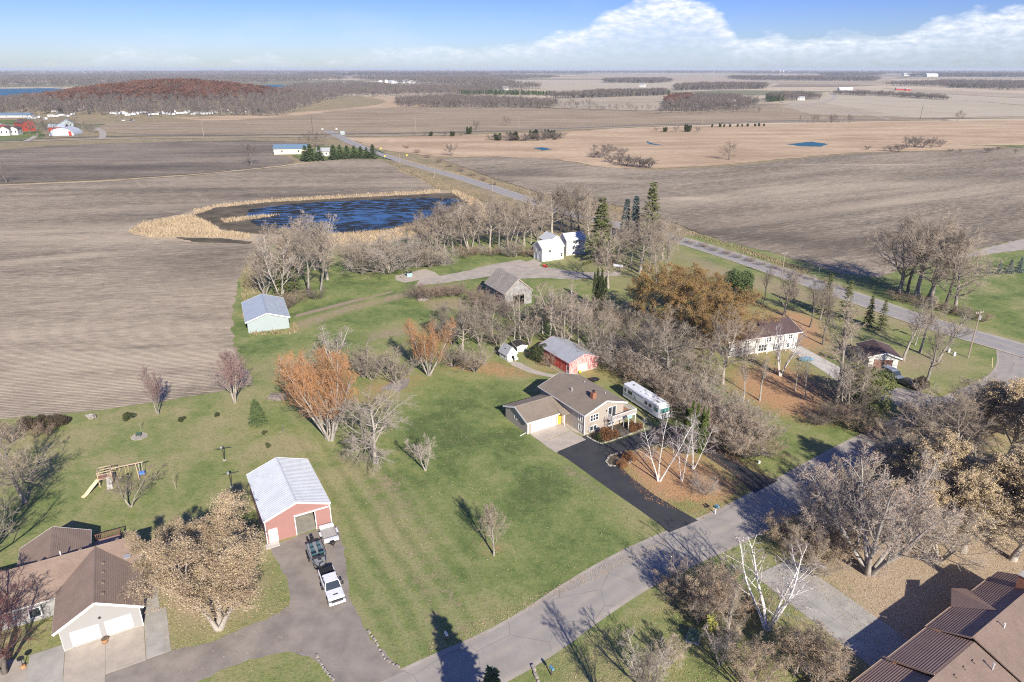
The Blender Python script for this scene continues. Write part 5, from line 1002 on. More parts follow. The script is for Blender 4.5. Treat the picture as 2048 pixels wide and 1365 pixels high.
def instancer(name, pts, scl, src, seed=1):
    n = len(pts); rg = np.random.default_rng(seed); me = bpy.data.meshes.new(name); me.vertices.add(n); me.vertices.foreach_set('co', np.ascontiguousarray(pts, np.float32).ravel())
    a = me.attributes.new('scl', 'FLOAT_VECTOR', 'POINT'); a.data.foreach_set('vector', np.ascontiguousarray(scl, np.float32).ravel())
    a = me.attributes.new('rot', 'FLOAT_VECTOR', 'POINT'); r = np.zeros((n, 3), np.float32); r[:, 2] = rg.uniform(0, 6.28, n); a.data.foreach_set('vector', r.ravel())
    a = me.attributes.new('idx', 'INT', 'POINT'); a.data.foreach_set('value', rg.integers(0, len(src), n).astype(np.int32))
    o = bpy.data.objects.new(name, me); COL.objects.link(o); o['kind'] = 'stuff'
    ng = bpy.data.node_groups.new(name, 'GeometryNodeTree'); ng.interface.new_socket('Geometry', in_out='INPUT', socket_type='NodeSocketGeometry'); ng.interface.new_socket('Geometry', in_out='OUTPUT', socket_type='NodeSocketGeometry')
    N = ng.nodes; K = ng.links; i_ = N.new('NodeGroupInput'); o_ = N.new('NodeGroupOutput'); ip = N.new('GeometryNodeInstanceOnPoints'); gi = N.new('GeometryNodeGeometryToInstance')
    for so, _h in reversed(src):
        oi = N.new('GeometryNodeObjectInfo'); oi.inputs['Object'].default_value = so; K.new(oi.outputs['Geometry'], gi.inputs[0])
    K.new(i_.outputs[0], ip.inputs['Points']); K.new(gi.outputs[0], ip.inputs['Instance']); ip.inputs['Pick Instance'].default_value = True
    def na(nm, t):
        x = N.new('GeometryNodeInputNamedAttribute'); x.data_type = t; x.inputs['Name'].default_value = nm; return [q for q in x.outputs if q.enabled and q.name == 'Attribute'][0]
    K.new(na('idx', 'INT'), ip.inputs['Instance Index']); K.new(na('rot', 'FLOAT_VECTOR'), ip.inputs['Rotation']); K.new(na('scl', 'FLOAT_VECTOR'), ip.inputs['Scale']); K.new(ip.outputs[0], o_.inputs[0])
    md = o.modifiers.new('instances', 'NODES'); md.node_group = ng; return o
def pin(P_, x, y):
    r = np.zeros(x.shape, bool); j = len(P_) - 1
    for i in range(len(P_)):
        xi, yi = P_[i]; xj, yj = P_[j]
        if yi != yj: r ^= ((yi > y) != (yj > y)) & (x < (xj - xi) * (y - yi) / (yj - yi) + xi)
        j = i
    return r
def woods(name, px, n, h, kind, seed=3, label=None, hill=False, wide=1.3):
    P_ = [g(*p) for p in px]; xs = [p[0] for p in P_]; ys = [p[1] for p in P_]; rg = np.random.default_rng(seed); X = np.zeros(0); Y = np.zeros(0)
    while len(X) < n:
        x = rg.uniform(min(xs), max(xs), n * 3); y = rg.uniform(min(ys), max(ys), n * 3); k = pin(P_, x, y); X = np.concatenate([X, x[k]]); Y = np.concatenate([Y, y[k]])
    X, Y = X[:n], Y[:n]; z = (hill_z(X, Y) - .6) if hill else np.zeros(n)
    s = rg.uniform(h[0], h[1], n) / 12.0; o = instancer(name, np.stack([X, Y, z], 1), np.stack([s * wide, s * wide, s], 1), SRC[kind], seed)
    if label: o['label'] = label
    return o
def hill_wood(name, n, lo, hi, h, kind, seed, label, wide=1.25):
    rg = np.random.default_rng(seed); x = rg.uniform(-1050, -150, n * 12); y = rg.uniform(880, 1750, n * 12); z = hill_z(x, y); jit = rg.normal(0, 2.2, len(x)); v = z + jit
    front = ((y > 975) | (jit > 4.4)) & (y > 900 + np.maximum(0, (x + 380)) * .5 + np.maximum(0, -(x + 560)) * .4)
    k = (v > lo) & (v < hi) & front & ((z > 1.0) | (y < 1250)) & (abs(x + 560 - (y - 1000) * -.3) < 235 + (y - 950) * .2); x, y, z = x[k][:n], y[k][:n], z[k][:n]; s = rg.uniform(h[0], h[1], len(x)) / 12; o = instancer(name, np.stack([x, y, z - .8], 1), np.stack([s * wide, s * wide, s], 1), SRC[kind], seed); o['label'] = label
hill_wood('far_woods', 4200, -3, 15, (9, 14), 'grey', 5, 'grey bare wood at the foot of the rust coloured hill')
hill_wood('far_woods', 2200, 13, 99, (9, 14), 'rust', 6, 'rust coloured wood on the hill beside the lake')
woods('far_woods', [(-1200, 176), (-400, 150), (0, 151), (400, 149), (640, 152), (700, 160), (560, 169), (430, 171), (172, 177), (-600, 177)], 11440, (14, 22), 'grey', 8, 'blue grey woods on the far lake shore', wide=2.0)
woods('far_woods', [(556, 184), (600, 172), (720, 168), (800, 176), (930, 174), (1000, 184), (960, 190), (760, 194), (640, 194), (560, 196)], 3300, (10, 15), 'grey', 9, 'pale grey woods right of the lake', wide=1.5)
woods('far_woods', [(700, 158), (860, 155), (1000, 152), (1120, 156), (980, 163), (1090, 178), (960, 186), (940, 172), (800, 168)], 5720, (14, 20), 'grey', 10, 'broad grey woods in the middle distance', wide=1.8)
woods('far_woods', [(790, 205), (900, 198), (1030, 205), (1120, 212), (1100, 217), (900, 215), (800, 214)], 1144, (9, 13), 'grey', 11, 'grey woods behind the hedgerow', wide=1.4)
woods('far_woods', [(1340, 204), (1400, 196), (1480, 200), (1520, 210), (1490, 218), (1400, 224), (1325, 222)], 924, (9, 14), 'grey', 12, 'round grey wood left of the small white house', wide=1.5)
woods('far_woods', [(1330, 208), (1345, 200), (1380, 198), (1380, 210), (1345, 214)], 153, (10, 14), 'rust', 13, 'reddish trees at the left end of the round wood', wide=1.5)
woods('far_woods', [(1090, 198), (1200, 190), (1330, 187), (1335, 191), (1200, 196)], 924, (10, 15), 'grey', 14, 'dark hedgerow wood beyond the cut field', wide=1.6)
woods('far_woods', [(915, 186), (1000, 187), (1110, 190), (1110, 192), (915, 190)], 442, (8, 11), 'pine', 15, 'line of evergreens beyond the cut field', wide=1.3)
woods('far_woods', [(1290, 188), (1340, 188), (1340, 190), (1290, 190)], 153, (8, 11), 'pine', 16, 'dark evergreens at the right end of the hedgerow wood', wide=1.3)
woods('far_woods', [(1210, 164), (1330, 162), (1345, 165), (1300, 167), (1210, 166)], 924, (15, 20), 'grey', 17, 'thin wood in front of the pale field', wide=2.0)
woods('far_woods', [(1350, 178), (1400, 174), (1530, 174), (1535, 178), (1440, 180), (1350, 182)], 1144, (12, 18), 'grey', 18, 'wood round the farmstead on the grey field', wide=1.7)
woods('far_woods', [(1530, 196), (1600, 193), (1640, 198), (1640, 200), (1540, 204)], 289, (9, 14), 'grey', 19, 'trees behind the small white house', wide=1.4)
woods('far_woods', [(1530, 198), (1560, 197), (1570, 203), (1535, 206)], 102, (9, 13), 'pine', 20, 'evergreens behind the small white house', wide=1.3)
woods('far_woods', [(1665, 188), (1760, 190), (1880, 197), (1900, 202), (1780, 194), (1668, 190)], 408, (7, 11), 'grey', 21, 'overgrown fence line crossing the grey field', wide=1.6)
woods('far_woods', [(1760, 172), (1900, 166), (2048, 168), (2500, 170), (2500, 186), (2048, 182), (1900, 176)], 3300, (12, 18), 'grey', 22, 'broad wood at the right edge', wide=1.8)
woods('far_woods', [(1900, 174), (1990, 175), (1990, 177), (1900, 176)], 204, (10, 14), 'pine', 23, 'evergreens at the foot of the right hand wood', wide=1.3)
woods('far_woods', [(1450, 157), (1600, 158), (1760, 160), (1750, 163), (1500, 161)], 1540, (16, 22), 'grey', 24, 'blue grey tree line left of the white buildings', wide=2.4)
rgw = random.Random(12); seedn = 40
for (x0, x1, y, n) in [(-1400, 300, 147.5, 900), (250, 760, 146.6, 700), (700, 1180, 147.5, 900), (1150, 1560, 146.0, 500), (1480, 2048, 147.5, 700), (1900, 3400, 148, 900), (-1200, 500, 144, 700), (400, 1100, 143.2, 700), (1000, 1800, 143.4, 600), (1700, 3400, 143.6, 700), (600, 980, 151, 500), (1640, 1760, 151, 260), (1820, 2200, 153, 500)]:
    seedn += 1
    woods('far_woods', [(x0, y - .5), ((x0 + x1) / 2, y - 1.0), (x1, y - .4), (x1, y + .7), ((x0 + x1) / 2, y + 1.3), (x0, y + .6)], int(n * 1.6), (18, 30), 'grey', seedn, 'thin bluish tree line near the horizon', wide=5.0)

# ================================================================== building materials
def shingle(name, c1, c2, course=0.28, ax='z'):
    m = NM(name); v = m.coord('Object'); a = m.noise(v, 5, 5, 0.75); b = m.noise(v, 0.5, 5, 0.65); tab = m.n('ShaderNodeTexWhiteNoise'); m.link(m.mapping(v, scale=(3.2, 3.2, 1 / 0.14)), tab.inputs[0])
    c = m.mix(m.step(a, 0.35, 0.65), c1, c2); c = m.mix(m.math('MULTIPLY', m.step(b, 0.4, 0.65), 0.35), c, tuple(x * 0.72 for x in c2))
    if name == 'roof_rusty':
        sp = m.n('ShaderNodeSeparateXYZ'); m.link(v, sp.inputs[0]); ln = m.ramp(m.math('FRACT', m.math('MULTIPLY', sp.outputs[1], 1 / 0.25)), [(0.0, 0.72), (0.3, 1.0), (0.75, 1.12), (1.0, 0.8)]); c = m.mix(1.0, c, ln, 'MULTIPLY')
    m.color(c).rough(0.92); m.bump(a, 0.5, 0.03); m.b.inputs['Specular IOR Level'].default_value = 0.15; return m.m
shingle('roof_greybrown', (0.30, 0.252, 0.198), (0.215, 0.18, 0.145)); shingle('roof_brown', (0.30, 0.225, 0.18), (0.225, 0.168, 0.135)); shingle('roof_rusty', (0.40, 0.275, 0.215), (0.315, 0.215, 0.17))
shingle('roof_purple', (0.15, 0.105, 0.10), (0.10, 0.07, 0.068)); shingle('roof_weathered', (0.44, 0.395, 0.345), (0.22, 0.20, 0.175)); shingle('roof_darkfelt', (0.085, 0.072, 0.062), (0.055, 0.048, 0.042)); shingle('roof_palegrey', (0.42, 0.43, 0.44), (0.30, 0.31, 0.325))
def metal(name, c, c2=None, rough=0.45):
    m = NM(name); v = m.coord('Object'); m.color(m.mix(m.step(m.noise(m.mapping(v, scale=(1, 1, 1)), 0.7, 6, 0.65), 0.35, 0.68), c, c2 or tuple(x * 0.86 for x in c))).rough(rough); m.b.inputs['Specular IOR Level'].default_value = 0.4; return m.m
metal('metal_white', (0.62, 0.655, 0.67)); metal('metal_grey', (0.36, 0.375, 0.40), (0.30, 0.315, 0.335)); metal('metal_bluegrey', (0.36, 0.41, 0.46), (0.31, 0.355, 0.40)); metal('metal_farm', (0.50, 0.53, 0.56)); metal('metal_blue', (0.13, 0.20, 0.28)); metal('metal_raw', (0.5, 0.5, 0.5))
def siding(name, c, c2, sc=3.4, vert=True, dirt=0.4):
    m = NM(name); v = m.coord('Object')
    sp = m.n('ShaderNodeSeparateXYZ'); m.link(v, sp.inputs[0]); u = m.math('ADD', sp.outputs[0], sp.outputs[1]) if vert else sp.outputs[2]
    gap = m.math('FRACT', m.math('MULTIPLY', u, sc)); line = m.ramp(gap, [(0.0, 1.0), (0.10, 0.0), (0.9, 0.0), (1.0, 1.0)])
    c_ = m.mix(m.math('MULTIPLY', m.step(m.noise(v, 0.9, 6, 0.65), 0.4, 0.65), dirt), c, c2); c_ = m.mix(m.math('MULTIPLY', line, 0.22), c_, tuple(x * 0.55 for x in c))
    m.color(c_).rough(0.75); m.bump(line, -0.4, 0.02); return m.m
siding('siding_beige', (0.37, 0.325, 0.275), (0.32, 0.28, 0.24), 3.0); siding('siding_white', (0.58, 0.57, 0.54), (0.48, 0.47, 0.44), 5, False); siding('siding_farmwhite', (0.56, 0.55, 0.52), (0.47, 0.46, 0.43), 5, False, 0.5)
siding('siding_greybeige', (0.315, 0.31, 0.30), (0.285, 0.278, 0.268), 4, False, 0.2); siding('metal_siding_rose', (0.33, 0.175, 0.155), (0.285, 0.15, 0.135), 3.2); siding('metal_siding_pale', (0.34, 0.40, 0.395), (0.29, 0.34, 0.34), 3.2)
siding('siding_cream', (0.66, 0.60, 0.46), (0.56, 0.51, 0.40), 1.5); siding('boards_grey', (0.33, 0.32, 0.31), (0.16, 0.15, 0.14), 3.6, True, 0.9); siding('siding_barnred', (0.38, 0.055, 0.035), (0.28, 0.05, 0.035), 2.0)
m = NM('red_weathered'); v = m.coord('Object'); wn1 = m.noise(m.mapping(v, scale=(3, 3, 0.45)), 1.3, 7, 0.7)
c = m.mix(m.step(wn1, 0.5, 0.66), (0.50, 0.045, 0.028), (0.66, 0.36, 0.34)); c = m.mix(m.math('MULTIPLY', m.step(m.noise(v, 0.8, 5), 0.55, 0.7), 0.6), c, (0.58, 0.12, 0.04)); m.color(c).rough(0.8)
m = NM('red_faded'); v = m.coord('Object'); c = m.mix(m.step(m.noise(m.mapping(v, scale=(3, 3, 0.5)), 1.3, 7, 0.7), 0.38, 0.56), (0.52, 0.09, 0.07), (0.66, 0.43, 0.42)); m.color(c).rough(0.8)
varied('brick', (0.34, 0.145, 0.085), (0.22, 0.10, 0.065), 6, 0.9, 4, 0.3); plain('white_trim', (0.82, 0.82, 0.80)); plain('white_door', (0.86, 0.86, 0.85)); plain('cream_door', (0.70, 0.64, 0.52)); plain('brown_door', (0.20, 0.105, 0.08)); plain('yellow_door', (0.72, 0.42, 0.06)); plain('pale_door', (0.60, 0.62, 0.66))
plain('dark_opening', (0.02, 0.02, 0.022)); plain('dark_trim', (0.03, 0.03, 0.033)); varied('interior_slab', (0.36, 0.345, 0.30), (0.26, 0.245, 0.215), 0.7, 0.9, 7); plain('deck_wood', (0.36, 0.205, 0.12)); plain('wood_fresh', (0.50, 0.38, 0.27)); plain('wood_grey', (0.36, 0.30, 0.26)); plain('wood_red', (0.21, 0.10, 0.08))
m = NM('glass'); m.color((0.035, 0.045, 0.055)).rough(0.08); m.b.inputs['Specular IOR Level'].default_value = 0.7
m = NM('glass_teal'); m.color((0.05, 0.16, 0.16)).rough(0.06); m.b.inputs['Specular IOR Level'].default_value = 0.9

# ---- building kit.  Local frame: x across the gable front (front wall y=0), ridge runs along +y
def wall_mb(mb, tf, w, h, openings=(), th=0.14, peak=0.0):
    """a wall with real openings, tf maps (u along wall, n inward, v up) to local coordinates"""
    us = sorted({0.0, w, *[o[0] for o in openings], *[o[0] + o[2] for o in openings]})
    for a, b in zip(us, us[1:]):
        if b - a < 1e-4: continue
        cuts = sorted([(o[1], o[1] + o[3]) for o in openings if o[0] <= a + 1e-5 and o[0] + o[2] >= b - 1e-5]); z = 0.0; segs = []
        for c0, c1 in cuts:
            if c0 > z + 1e-4: segs.append((z, c0))
            z = c1
        if z < h - 1e-4: segs.append((z, h))
        for z0, z1 in segs:
            P_ = [tf(u, n, v_) for (u, n, v_) in ((a, 0, z0), (b, 0, z0), (b, th, z0), (a, th, z0), (a, 0, z1), (b, 0, z1), (b, th, z1), (a, th, z1))]; n0 = len(mb.v); mb.v += P_
            mb.f += [tuple(n0 + i for i in q) for q in ((0, 3, 2, 1), (4, 5, 6, 7), (0, 1, 5, 4), (1, 2, 6, 5), (2, 3, 7, 6), (3, 0, 4, 7))]
    if peak:
        P_ = [tf(0, 0, h), tf(w, 0, h), tf(w / 2, 0, h + peak), tf(0, th, h), tf(w, th, h), tf(w / 2, th, h + peak)]; n0 = len(mb.v); mb.v += P_; mb.f += [tuple(n0 + i for i in q) for q in ((0, 1, 2), (5, 4, 3), (0, 2, 5, 3), (1, 4, 5, 2))]
def tbox(mb, tf, u0, u1, n0_, n1, v0, v1):
    P_ = [tf(*q) for q in ((u0, n0_, v0), (u1, n0_, v0), (u1, n1, v0), (u0, n1, v0), (u0, n0_, v1), (u1, n0_, v1), (u1, n1, v1), (u0, n1, v1))]; n0 = len(mb.v); mb.v += P_
    mb.f += [tuple(n0 + i for i in q) for q in ((0, 3, 2, 1), (4, 5, 6, 7), (0, 1, 5, 4), (1, 2, 6, 5), (2, 3, 7, 6), (3, 0, 4, 7))]
def put_opening(root, tf, o, trim='white_trim'):
    u, v_, w, h, kind = o[:5]; opt = o[5] if len(o) > 5 else {}
    if kind == 'window':
        m = MB(); t = .09
        tbox(m, tf, u - t, u, -.035, .1, v_ - t, v_ + h + t); tbox(m, tf, u + w, u + w + t, -.035, .1, v_ - t, v_ + h + t); tbox(m, tf, u, u + w, -.036, .1, v_ - t, v_); tbox(m, tf, u, u + w, -.036, .1, v_ + h, v_ + h + t)
        for k in range(1, opt.get('n', 1)): c = u + w * k / opt['n']; tbox(m, tf, c - .05, c + .05, -.02, .08, v_, v_ + h)
        if opt.get('rail', True): tbox(m, tf, u, u + w, .0, .06, v_ + h * .5 - .025, v_ + h * .5 + .025)
        f = m.build('window', trim, root)
        for k in range(opt.get('n', 1)):
            p = MB(); a = u + w * k / opt.get('n', 1); b = u + w * (k + 1) / opt.get('n', 1); tbox(p, tf, a, b, .07, .10, v_, v_ + h); p.build('pane', 'glass', f)
    elif kind in ('garage', 'door'):
        m = MB(); n = opt.get('n', 4 if kind == 'garage' else 1); mat = opt.get('mat', 'white_door')
        for k in range(n): tbox(m, tf, u, u + w, .05 + (.012 if k % 2 else 0), .11, v_ + h * k / n + .008, v_ + h * (k + 1) / n - .004)
        d = m.build('garage_door' if kind == 'garage' else 'door', mat, root, label=opt.get('label')); m = MB(); t = .12
        tbox(m, tf, u - t, u, -.03, .1, 0, v_ + h + t); tbox(m, tf, u + w, u + w + t, -.03, .1, 0, v_ + h + t); tbox(m, tf, u, u + w, -.031, .1, v_ + h, v_ + h + t); m.build('door_frame', trim, d)
        if opt.get('glazed'): p = MB(); tbox(p, tf, u + w * .22, u + w * .78, .03, .055, v_ + h * .5, v_ + h * .9); p.build('pane', 'glass', d)
    elif kind == 'open':
        m = MB(); t = .1; tbox(m, tf, u - t, u, -.03, .12, 0, v_ + h + t); tbox(m, tf, u + w, u + w + t, -.03, .12, 0, v_ + h + t); tbox(m, tf, u, u + w, -.031, .12, v_ + h, v_ + h + t); m.build('door_frame', trim, root)
    elif kind == 'slider':
        put_opening(root, tf, (u, v_, w, h, 'window', dict(n=2, rail=False)), trim)
def gable(name, x, y, ang, W_, L_, h, r, label, cat, walls='siding_beige', roof='roof_greybrown', trim='white_trim', o=.35, ridge='y', op={}, wallmats={}, style='shingle', z=0.0, floor=None, group=None, base=None, ribgap=.6, og=None, step_=.22):
    a = math.radians(ang)
    if ridge == 'x': x, y = x + W_ * math.cos(a), y + W_ * math.sin(a); a += PI / 2; W_, L_ = L_, W_
    root = empty(name, (x, y, z), a, label, cat, group)
    TF = {'front': lambda u, n, v_: (u, n, v_), 'back': lambda u, n, v_: (W_ - u, L_ - n, v_), 'left': lambda u, n, v_: (n, L_ - u, v_), 'right': lambda u, n, v_: (W_ - n, u, v_)}
    for side in ('front', 'back', 'left', 'right'):
        m = MB(); ops = op.get(side, ()); w = W_ if side in ('front', 'back') else L_ - .28
        tf = TF[side]
        if side in ('left', 'right'): tf = (lambda f_: (lambda u, n, v_: f_(u + .14, n, v_)))(tf); ops = [(q[0] - .14,) + tuple(q[1:]) for q in ops]
        wall_mb(m, tf, w, h, [q[:4] for q in ops if q[4] != 'proud'], peak=r if side in ('front', 'back') else 0); m.build('wall', wallmats.get(side, walls), root)
        for q in ops: put_opening(root, tf, q, trim)
    s = r / (W_ / 2); og = o if og is None else og; th = .16; sl = math.hypot(W_ / 2 + o, r + o * s); nrm = (-s / math.hypot(1, s), 1 / math.hypot(1, s))
    for sg in (-1, 1):
        cx = W_ / 2
        def pt(d, up): # d metres down-slope from the ridge
            t = d / sl * (W_ / 2 + o); return (cx + sg * t + sg * s / math.hypot(1, s) * up, h + r - t * s + up / math.hypot(1, s))
        m = MB(); A = [(cx, h + r + .02), pt(sl, .02), pt(sl, th), (cx, h + r + th * math.hypot(1, s))]; m.prism(A if sg > 0 else A[::-1], 'y', -og, L_ + og); sd = m.build('roof', roof, root)
        m = MB()
        if style == 'shingle':
            n = max(4, int(sl / step_))
            for k in range(n):
                d0, d1 = sl * k / n, sl * (k + 1) / n; q = [pt(d0, th + .002), pt(d1, th + .002), pt(d1, th + .035)]; m.prism(q if sg > 0 else q[::-1], 'y', -og + .01, L_ + og - .01)
            m.build('shingles', roof, sd, kind='stuff')
        elif style == 'metal':
            n = int((L_ + 2 * og) / ribgap)
            for k in range(n + 1):
                yy = -og + .05 + (L_ + 2 * og - .1) * k / n; q = [pt(.05, th - .01), pt(sl, th - .01), pt(sl, th + .018), pt(.05, th + .018)]; m.prism(q if sg > 0 else q[::-1], 'y', yy - .03, yy + .03)
            m.build('roof_ribs', roof, sd, kind='stuff')
        m = MB(); # rake boards and eave board
        for yy in (-og - .04, L_ + og): q = [pt(0, -.10), pt(sl + .03, -.10), pt(sl + .03, th + .03), pt(0, th + .03)]; m.prism(q if sg > 0 else q[::-1], 'y', yy, yy + .04)
        q = [pt(sl + .001, -.10), pt(sl + .05, -.10), pt(sl + .05, th), pt(sl + .001, th)]; m.prism(q if sg > 0 else q[::-1], 'y', -og + .001, L_ + og - .001); m.build('fascia', trim, sd)
    m = MB(); k = th * math.hypot(1, s); m.prism([(W_ / 2 - .2, h + r - .2 * s + k), (W_ / 2 + .2, h + r - .2 * s + k), (W_ / 2, h + r + k + .05)], 'y', -og, L_ + og); m.build('ridge_cap', roof, root)
    if floor: m = MB(); m.span(.15, W_ - .15, .15, L_ - .15, .0, .03); m.build('floor', floor, root)
    m = MB(); m.span(.05, W_ - .05, .05, L_ - .05, h - .05, h - .02)
    if not op.get('open_front'): m.build('ceiling', 'dark_opening', root)
    if base: m = MB(); bt = .03; m.span(-bt, W_ + bt, -bt, .1, 0, .25); m.span(-bt, .1, .1, L_ + bt, 0, .25); m.span(W_ - .1, W_ + bt, .1, L_ + bt, 0, .25); m.build('foundation', base, root)
    root['dims'] = (W_, L_, h, r); return root, pt if False else (W_, L_, h, r)
def on_roof(dims, sg, along, d, up=.18):
    """point on the roof: sg -1/+1 side, distance along the ridge, d metres across from the ridge"""
    W_, L_, h, r = dims; s = r / (W_ / 2); return (W_ / 2 + sg * d, along, h + r - d * s + up)

# ================================================================== buildings
# split-level house
house, dims = gable('split_level_house', 12.74, 105.61, 33.0, 8.89, 13.2, 4.15, 1.45, 'beige split level house with grey brown roof and white railed deck', 'house', o=.45, base='concrete',
    op={'front': [(1.25, 2.35, 1.75, 1.15, 'window', dict(n=3)), (1.25, .45, 1.45, .85, 'window', dict(n=2, rail=False)), (5.3, 2.05, 1.75, 1.85, 'slider'), (5.5, .35, 1.3, .5, 'window', dict(n=2, rail=False))],
        'left': [(11.5, 2.3, .9, 1.2, 'window', dict(n=2, rail=False)), (11.5, .5, .9, 1.0, 'window', dict(n=2, rail=False)), (4.0, 2.6, 1.0, .9, 'window', dict(n=2, rail=False))]})
m = MB(); cx_, cy_, cz_ = on_roof(dims, -1, 2.2, .9, 0); m.span(cx_ - .42, cx_ + .42, cy_ - .36, cy_ + .36, cz_ - .4, cz_ + 1.25); ch = m.build('chimney', 'brick', house); m = MB(); m.cyl((cx_, cy_, cz_ + 1.4), .2, .3, 10); m.cyl((cx_, cy_, cz_ + 1.6), .27, .08, 10); m.build('chimney_cap', 'dark_trim', ch)
for a_, d_, hh in ((7.0, 2.0, .75), (9.0, -2.6, .3), (3.5, -3.0, .3)):
    p_ = on_roof(dims, -1 if d_ > 0 else 1, a_, abs(d_), 0); m = MB(); m.cyl((p_[0], p_[1], p_[2] + hh / 2), .09, hh + .3, 10); m.build('roof_vent', 'metal_raw', house)
m = MB(); m.span(-.1, .0, -.02, .1, 0, 4.0); m.build('downspout', 'white_trim', house)
m = MB(); m.box((4.8, -.08, 3.5), (.14, .12, .28)); m.build('wall_lamp', 'dark_trim', house)
# deck
DZ = 2.0; dk = MB(); dk.span(5.0, 10.6, -1.6, -.003, DZ - .12, DZ); dk.span(8.9, 10.6, 0.0, 4.6, DZ - .12, DZ); d = dk.build('deck', 'white_trim', house); n = 11
for k in range(n): MB().span(5.02, 10.58, -1.6 + 1.58 * k / n, -1.6 + 1.58 * (k + 1) / n - .02, DZ + .001, DZ + .025).build('plank', 'deck_wood', d)
for k in range(12): MB().span(8.92 + 1.64 * k / 12, 8.92 + 1.64 * (k + 1) / 12 - .02, .002, 4.6, DZ + .001, DZ + .025).build('plank', 'deck_wood', d)
def railing(pts, z, hh=.95, gap=.16, par=None, mat='white_trim'):
    m = MB()
    for (xa, ya), (xb, yb) in zip(pts, pts[1:]):
        ln = math.hypot(xb - xa, yb - ya); an = math.atan2(yb - ya, xb - xa); cx, cy = (xa + xb) / 2, (ya + yb) / 2
        m.box((cx, cy, z + hh), (ln, .12, .06), an); m.box((cx, cy, z + .1), (ln, .05, .08), an); nn = int(ln / gap)
        for k in range(nn + 1): t = k / nn; m.box((xa + (xb - xa) * t, ya + (yb - ya) * t, z + hh / 2 + .05), (.05, .04, hh - .1), an)
    for (xa, ya) in pts: m.box((xa, ya, z + hh / 2), (.12, .12, hh + .12))
    return m.build('railing', mat, par)
railing([(5.05, -.1), (5.05, -1.55), (10.55, -1.55), (10.55, 4.5)], DZ, par=d)
for (px_, py_) in ((5.1, -1.5), (7.8, -1.5), (10.5, -1.5), (10.5, 1.5), (10.5, 4.4)): MB().span(px_ - .07, px_ + .07, py_ - .07, py_ + .07, 0, DZ - .12).build('deck_post', 'white_trim', d)
# attached garage
gar, gd = gable('attached_garage', 2.7, 105.95, 32.0, 9.3, 7.3, 2.45, 1.35, 'attached beige garage with closed white double door and shingled roof', 'garage', ridge='x', o=.35,
    op={'left': [(.95, 0, 5.0, 2.1, 'garage', dict(n=4, label='wide white sectional garage door')), (6.5, 0, .95, 2.05, 'door', dict(mat='yellow_door', label='yellow door'))], 'back': [(3.0, 1.35, .8, .55, 'window', dict(rail=False))]})
MB().span(-.1, .0, 9.2 - .06, 9.3, 0, 2.3).build('downspout', 'white_trim', gar)
m = MB(); m.cyl((-1.05, 2.0, 1.15), .08, 2.3, 8); m.build('porch_post', 'white_trim', gar); m = MB(); m.prism([(-1.3, 2.36), (.3, 2.85), (.3, 2.95), (-1.3, 2.46)], 'y', .1, 2.6); m.build('porch_roof', 'roof_greybrown', gar)
# red shed
red, rd_ = gable('red_shed', 12.05, 130.9, 31.1, 7.34, 11.78, 2.7, 1.3, 'red metal shed with peeling paint, grey roof and pale overhead door', 'shed', walls='red_weathered', wallmats={'front': 'red_faded'}, roof='metal_grey', trim='red_faded', style='metal', o=.15, base='concrete_grey',
    op={'front': [(2.1, 0, 2.5, 2.0, 'garage', dict(mat='cream_door', n=4))], 'left': [(10.75, 0, .85, 2.0, 'door', dict(mat='pale_door', glazed=True))]})
# blue shed
gable('pole_shed', -64.28, 155.48, 23.0, 9.62, 15.9, 2.95, 1.6, 'pale metal shed with blue grey roof on the edge of the ploughed field', 'shed', walls='metal_siding_pale', roof='metal_bluegrey', style='metal', o=.4, ribgap=.8, op={'right': [(13.4, 0, 1.4, 2.2, 'door', dict(mat='dark_trim'))]})
# rose pole barn
barn, bd = gable('pole_barn', -33.19, 75.98, 29.1, 8.76, 12.9, 3.6, 1.6, 'rose red pole barn with white metal roof and open sliding door', 'barn', walls='metal_siding_rose', roof='metal_white', style='metal', o=.1, ribgap=.42, floor='interior_slab',
    op={'front': [(3.95, 0, 2.65, 3.0, 'open'), (.4, 0, .95, 2.05, 'door', dict(mat='white_door'))], 'open_front': True})
m = MB(); tf = lambda u, n, v_: (u, n, v_); tbox(m, tf, 6.7, 8.7, -.12, -.05, .05, 3.1); m.build('sliding_door', 'metal_siding_rose', barn); MB().span(3.8, 8.76, -.16, -.04, 3.13, 3.28).build('door_track', 'white_trim', barn)
for xx in (0, 8.76): MB().span(xx - .06, xx + .06, -.04, .12, 0, 3.55).build('corner_trim', 'white_trim', barn)
# weathered barn
ob, obd = gable('weathered_barn', -1.9, 174.88, 28.2, 8.25, 11.78, 3.85, 3.6, 'weathered grey wooden barn with worn shingle roof and open front', 'barn', walls='boards_grey', roof='roof_weathered', trim='wood_grey', o=.25, floor='mud', op={'front': [(2.5, 0, 3.4, 2.9, 'open')], 'open_front': True}, step_=.3)
for k in range(20):
    u_ = .2 + k * .4
    if u_ < 8.1 and not 2.3 < u_ < 5.9: MB().span(u_, u_ + .32, -.05, -.004, .02, 3.8).build('plank', 'boards_grey', ob)
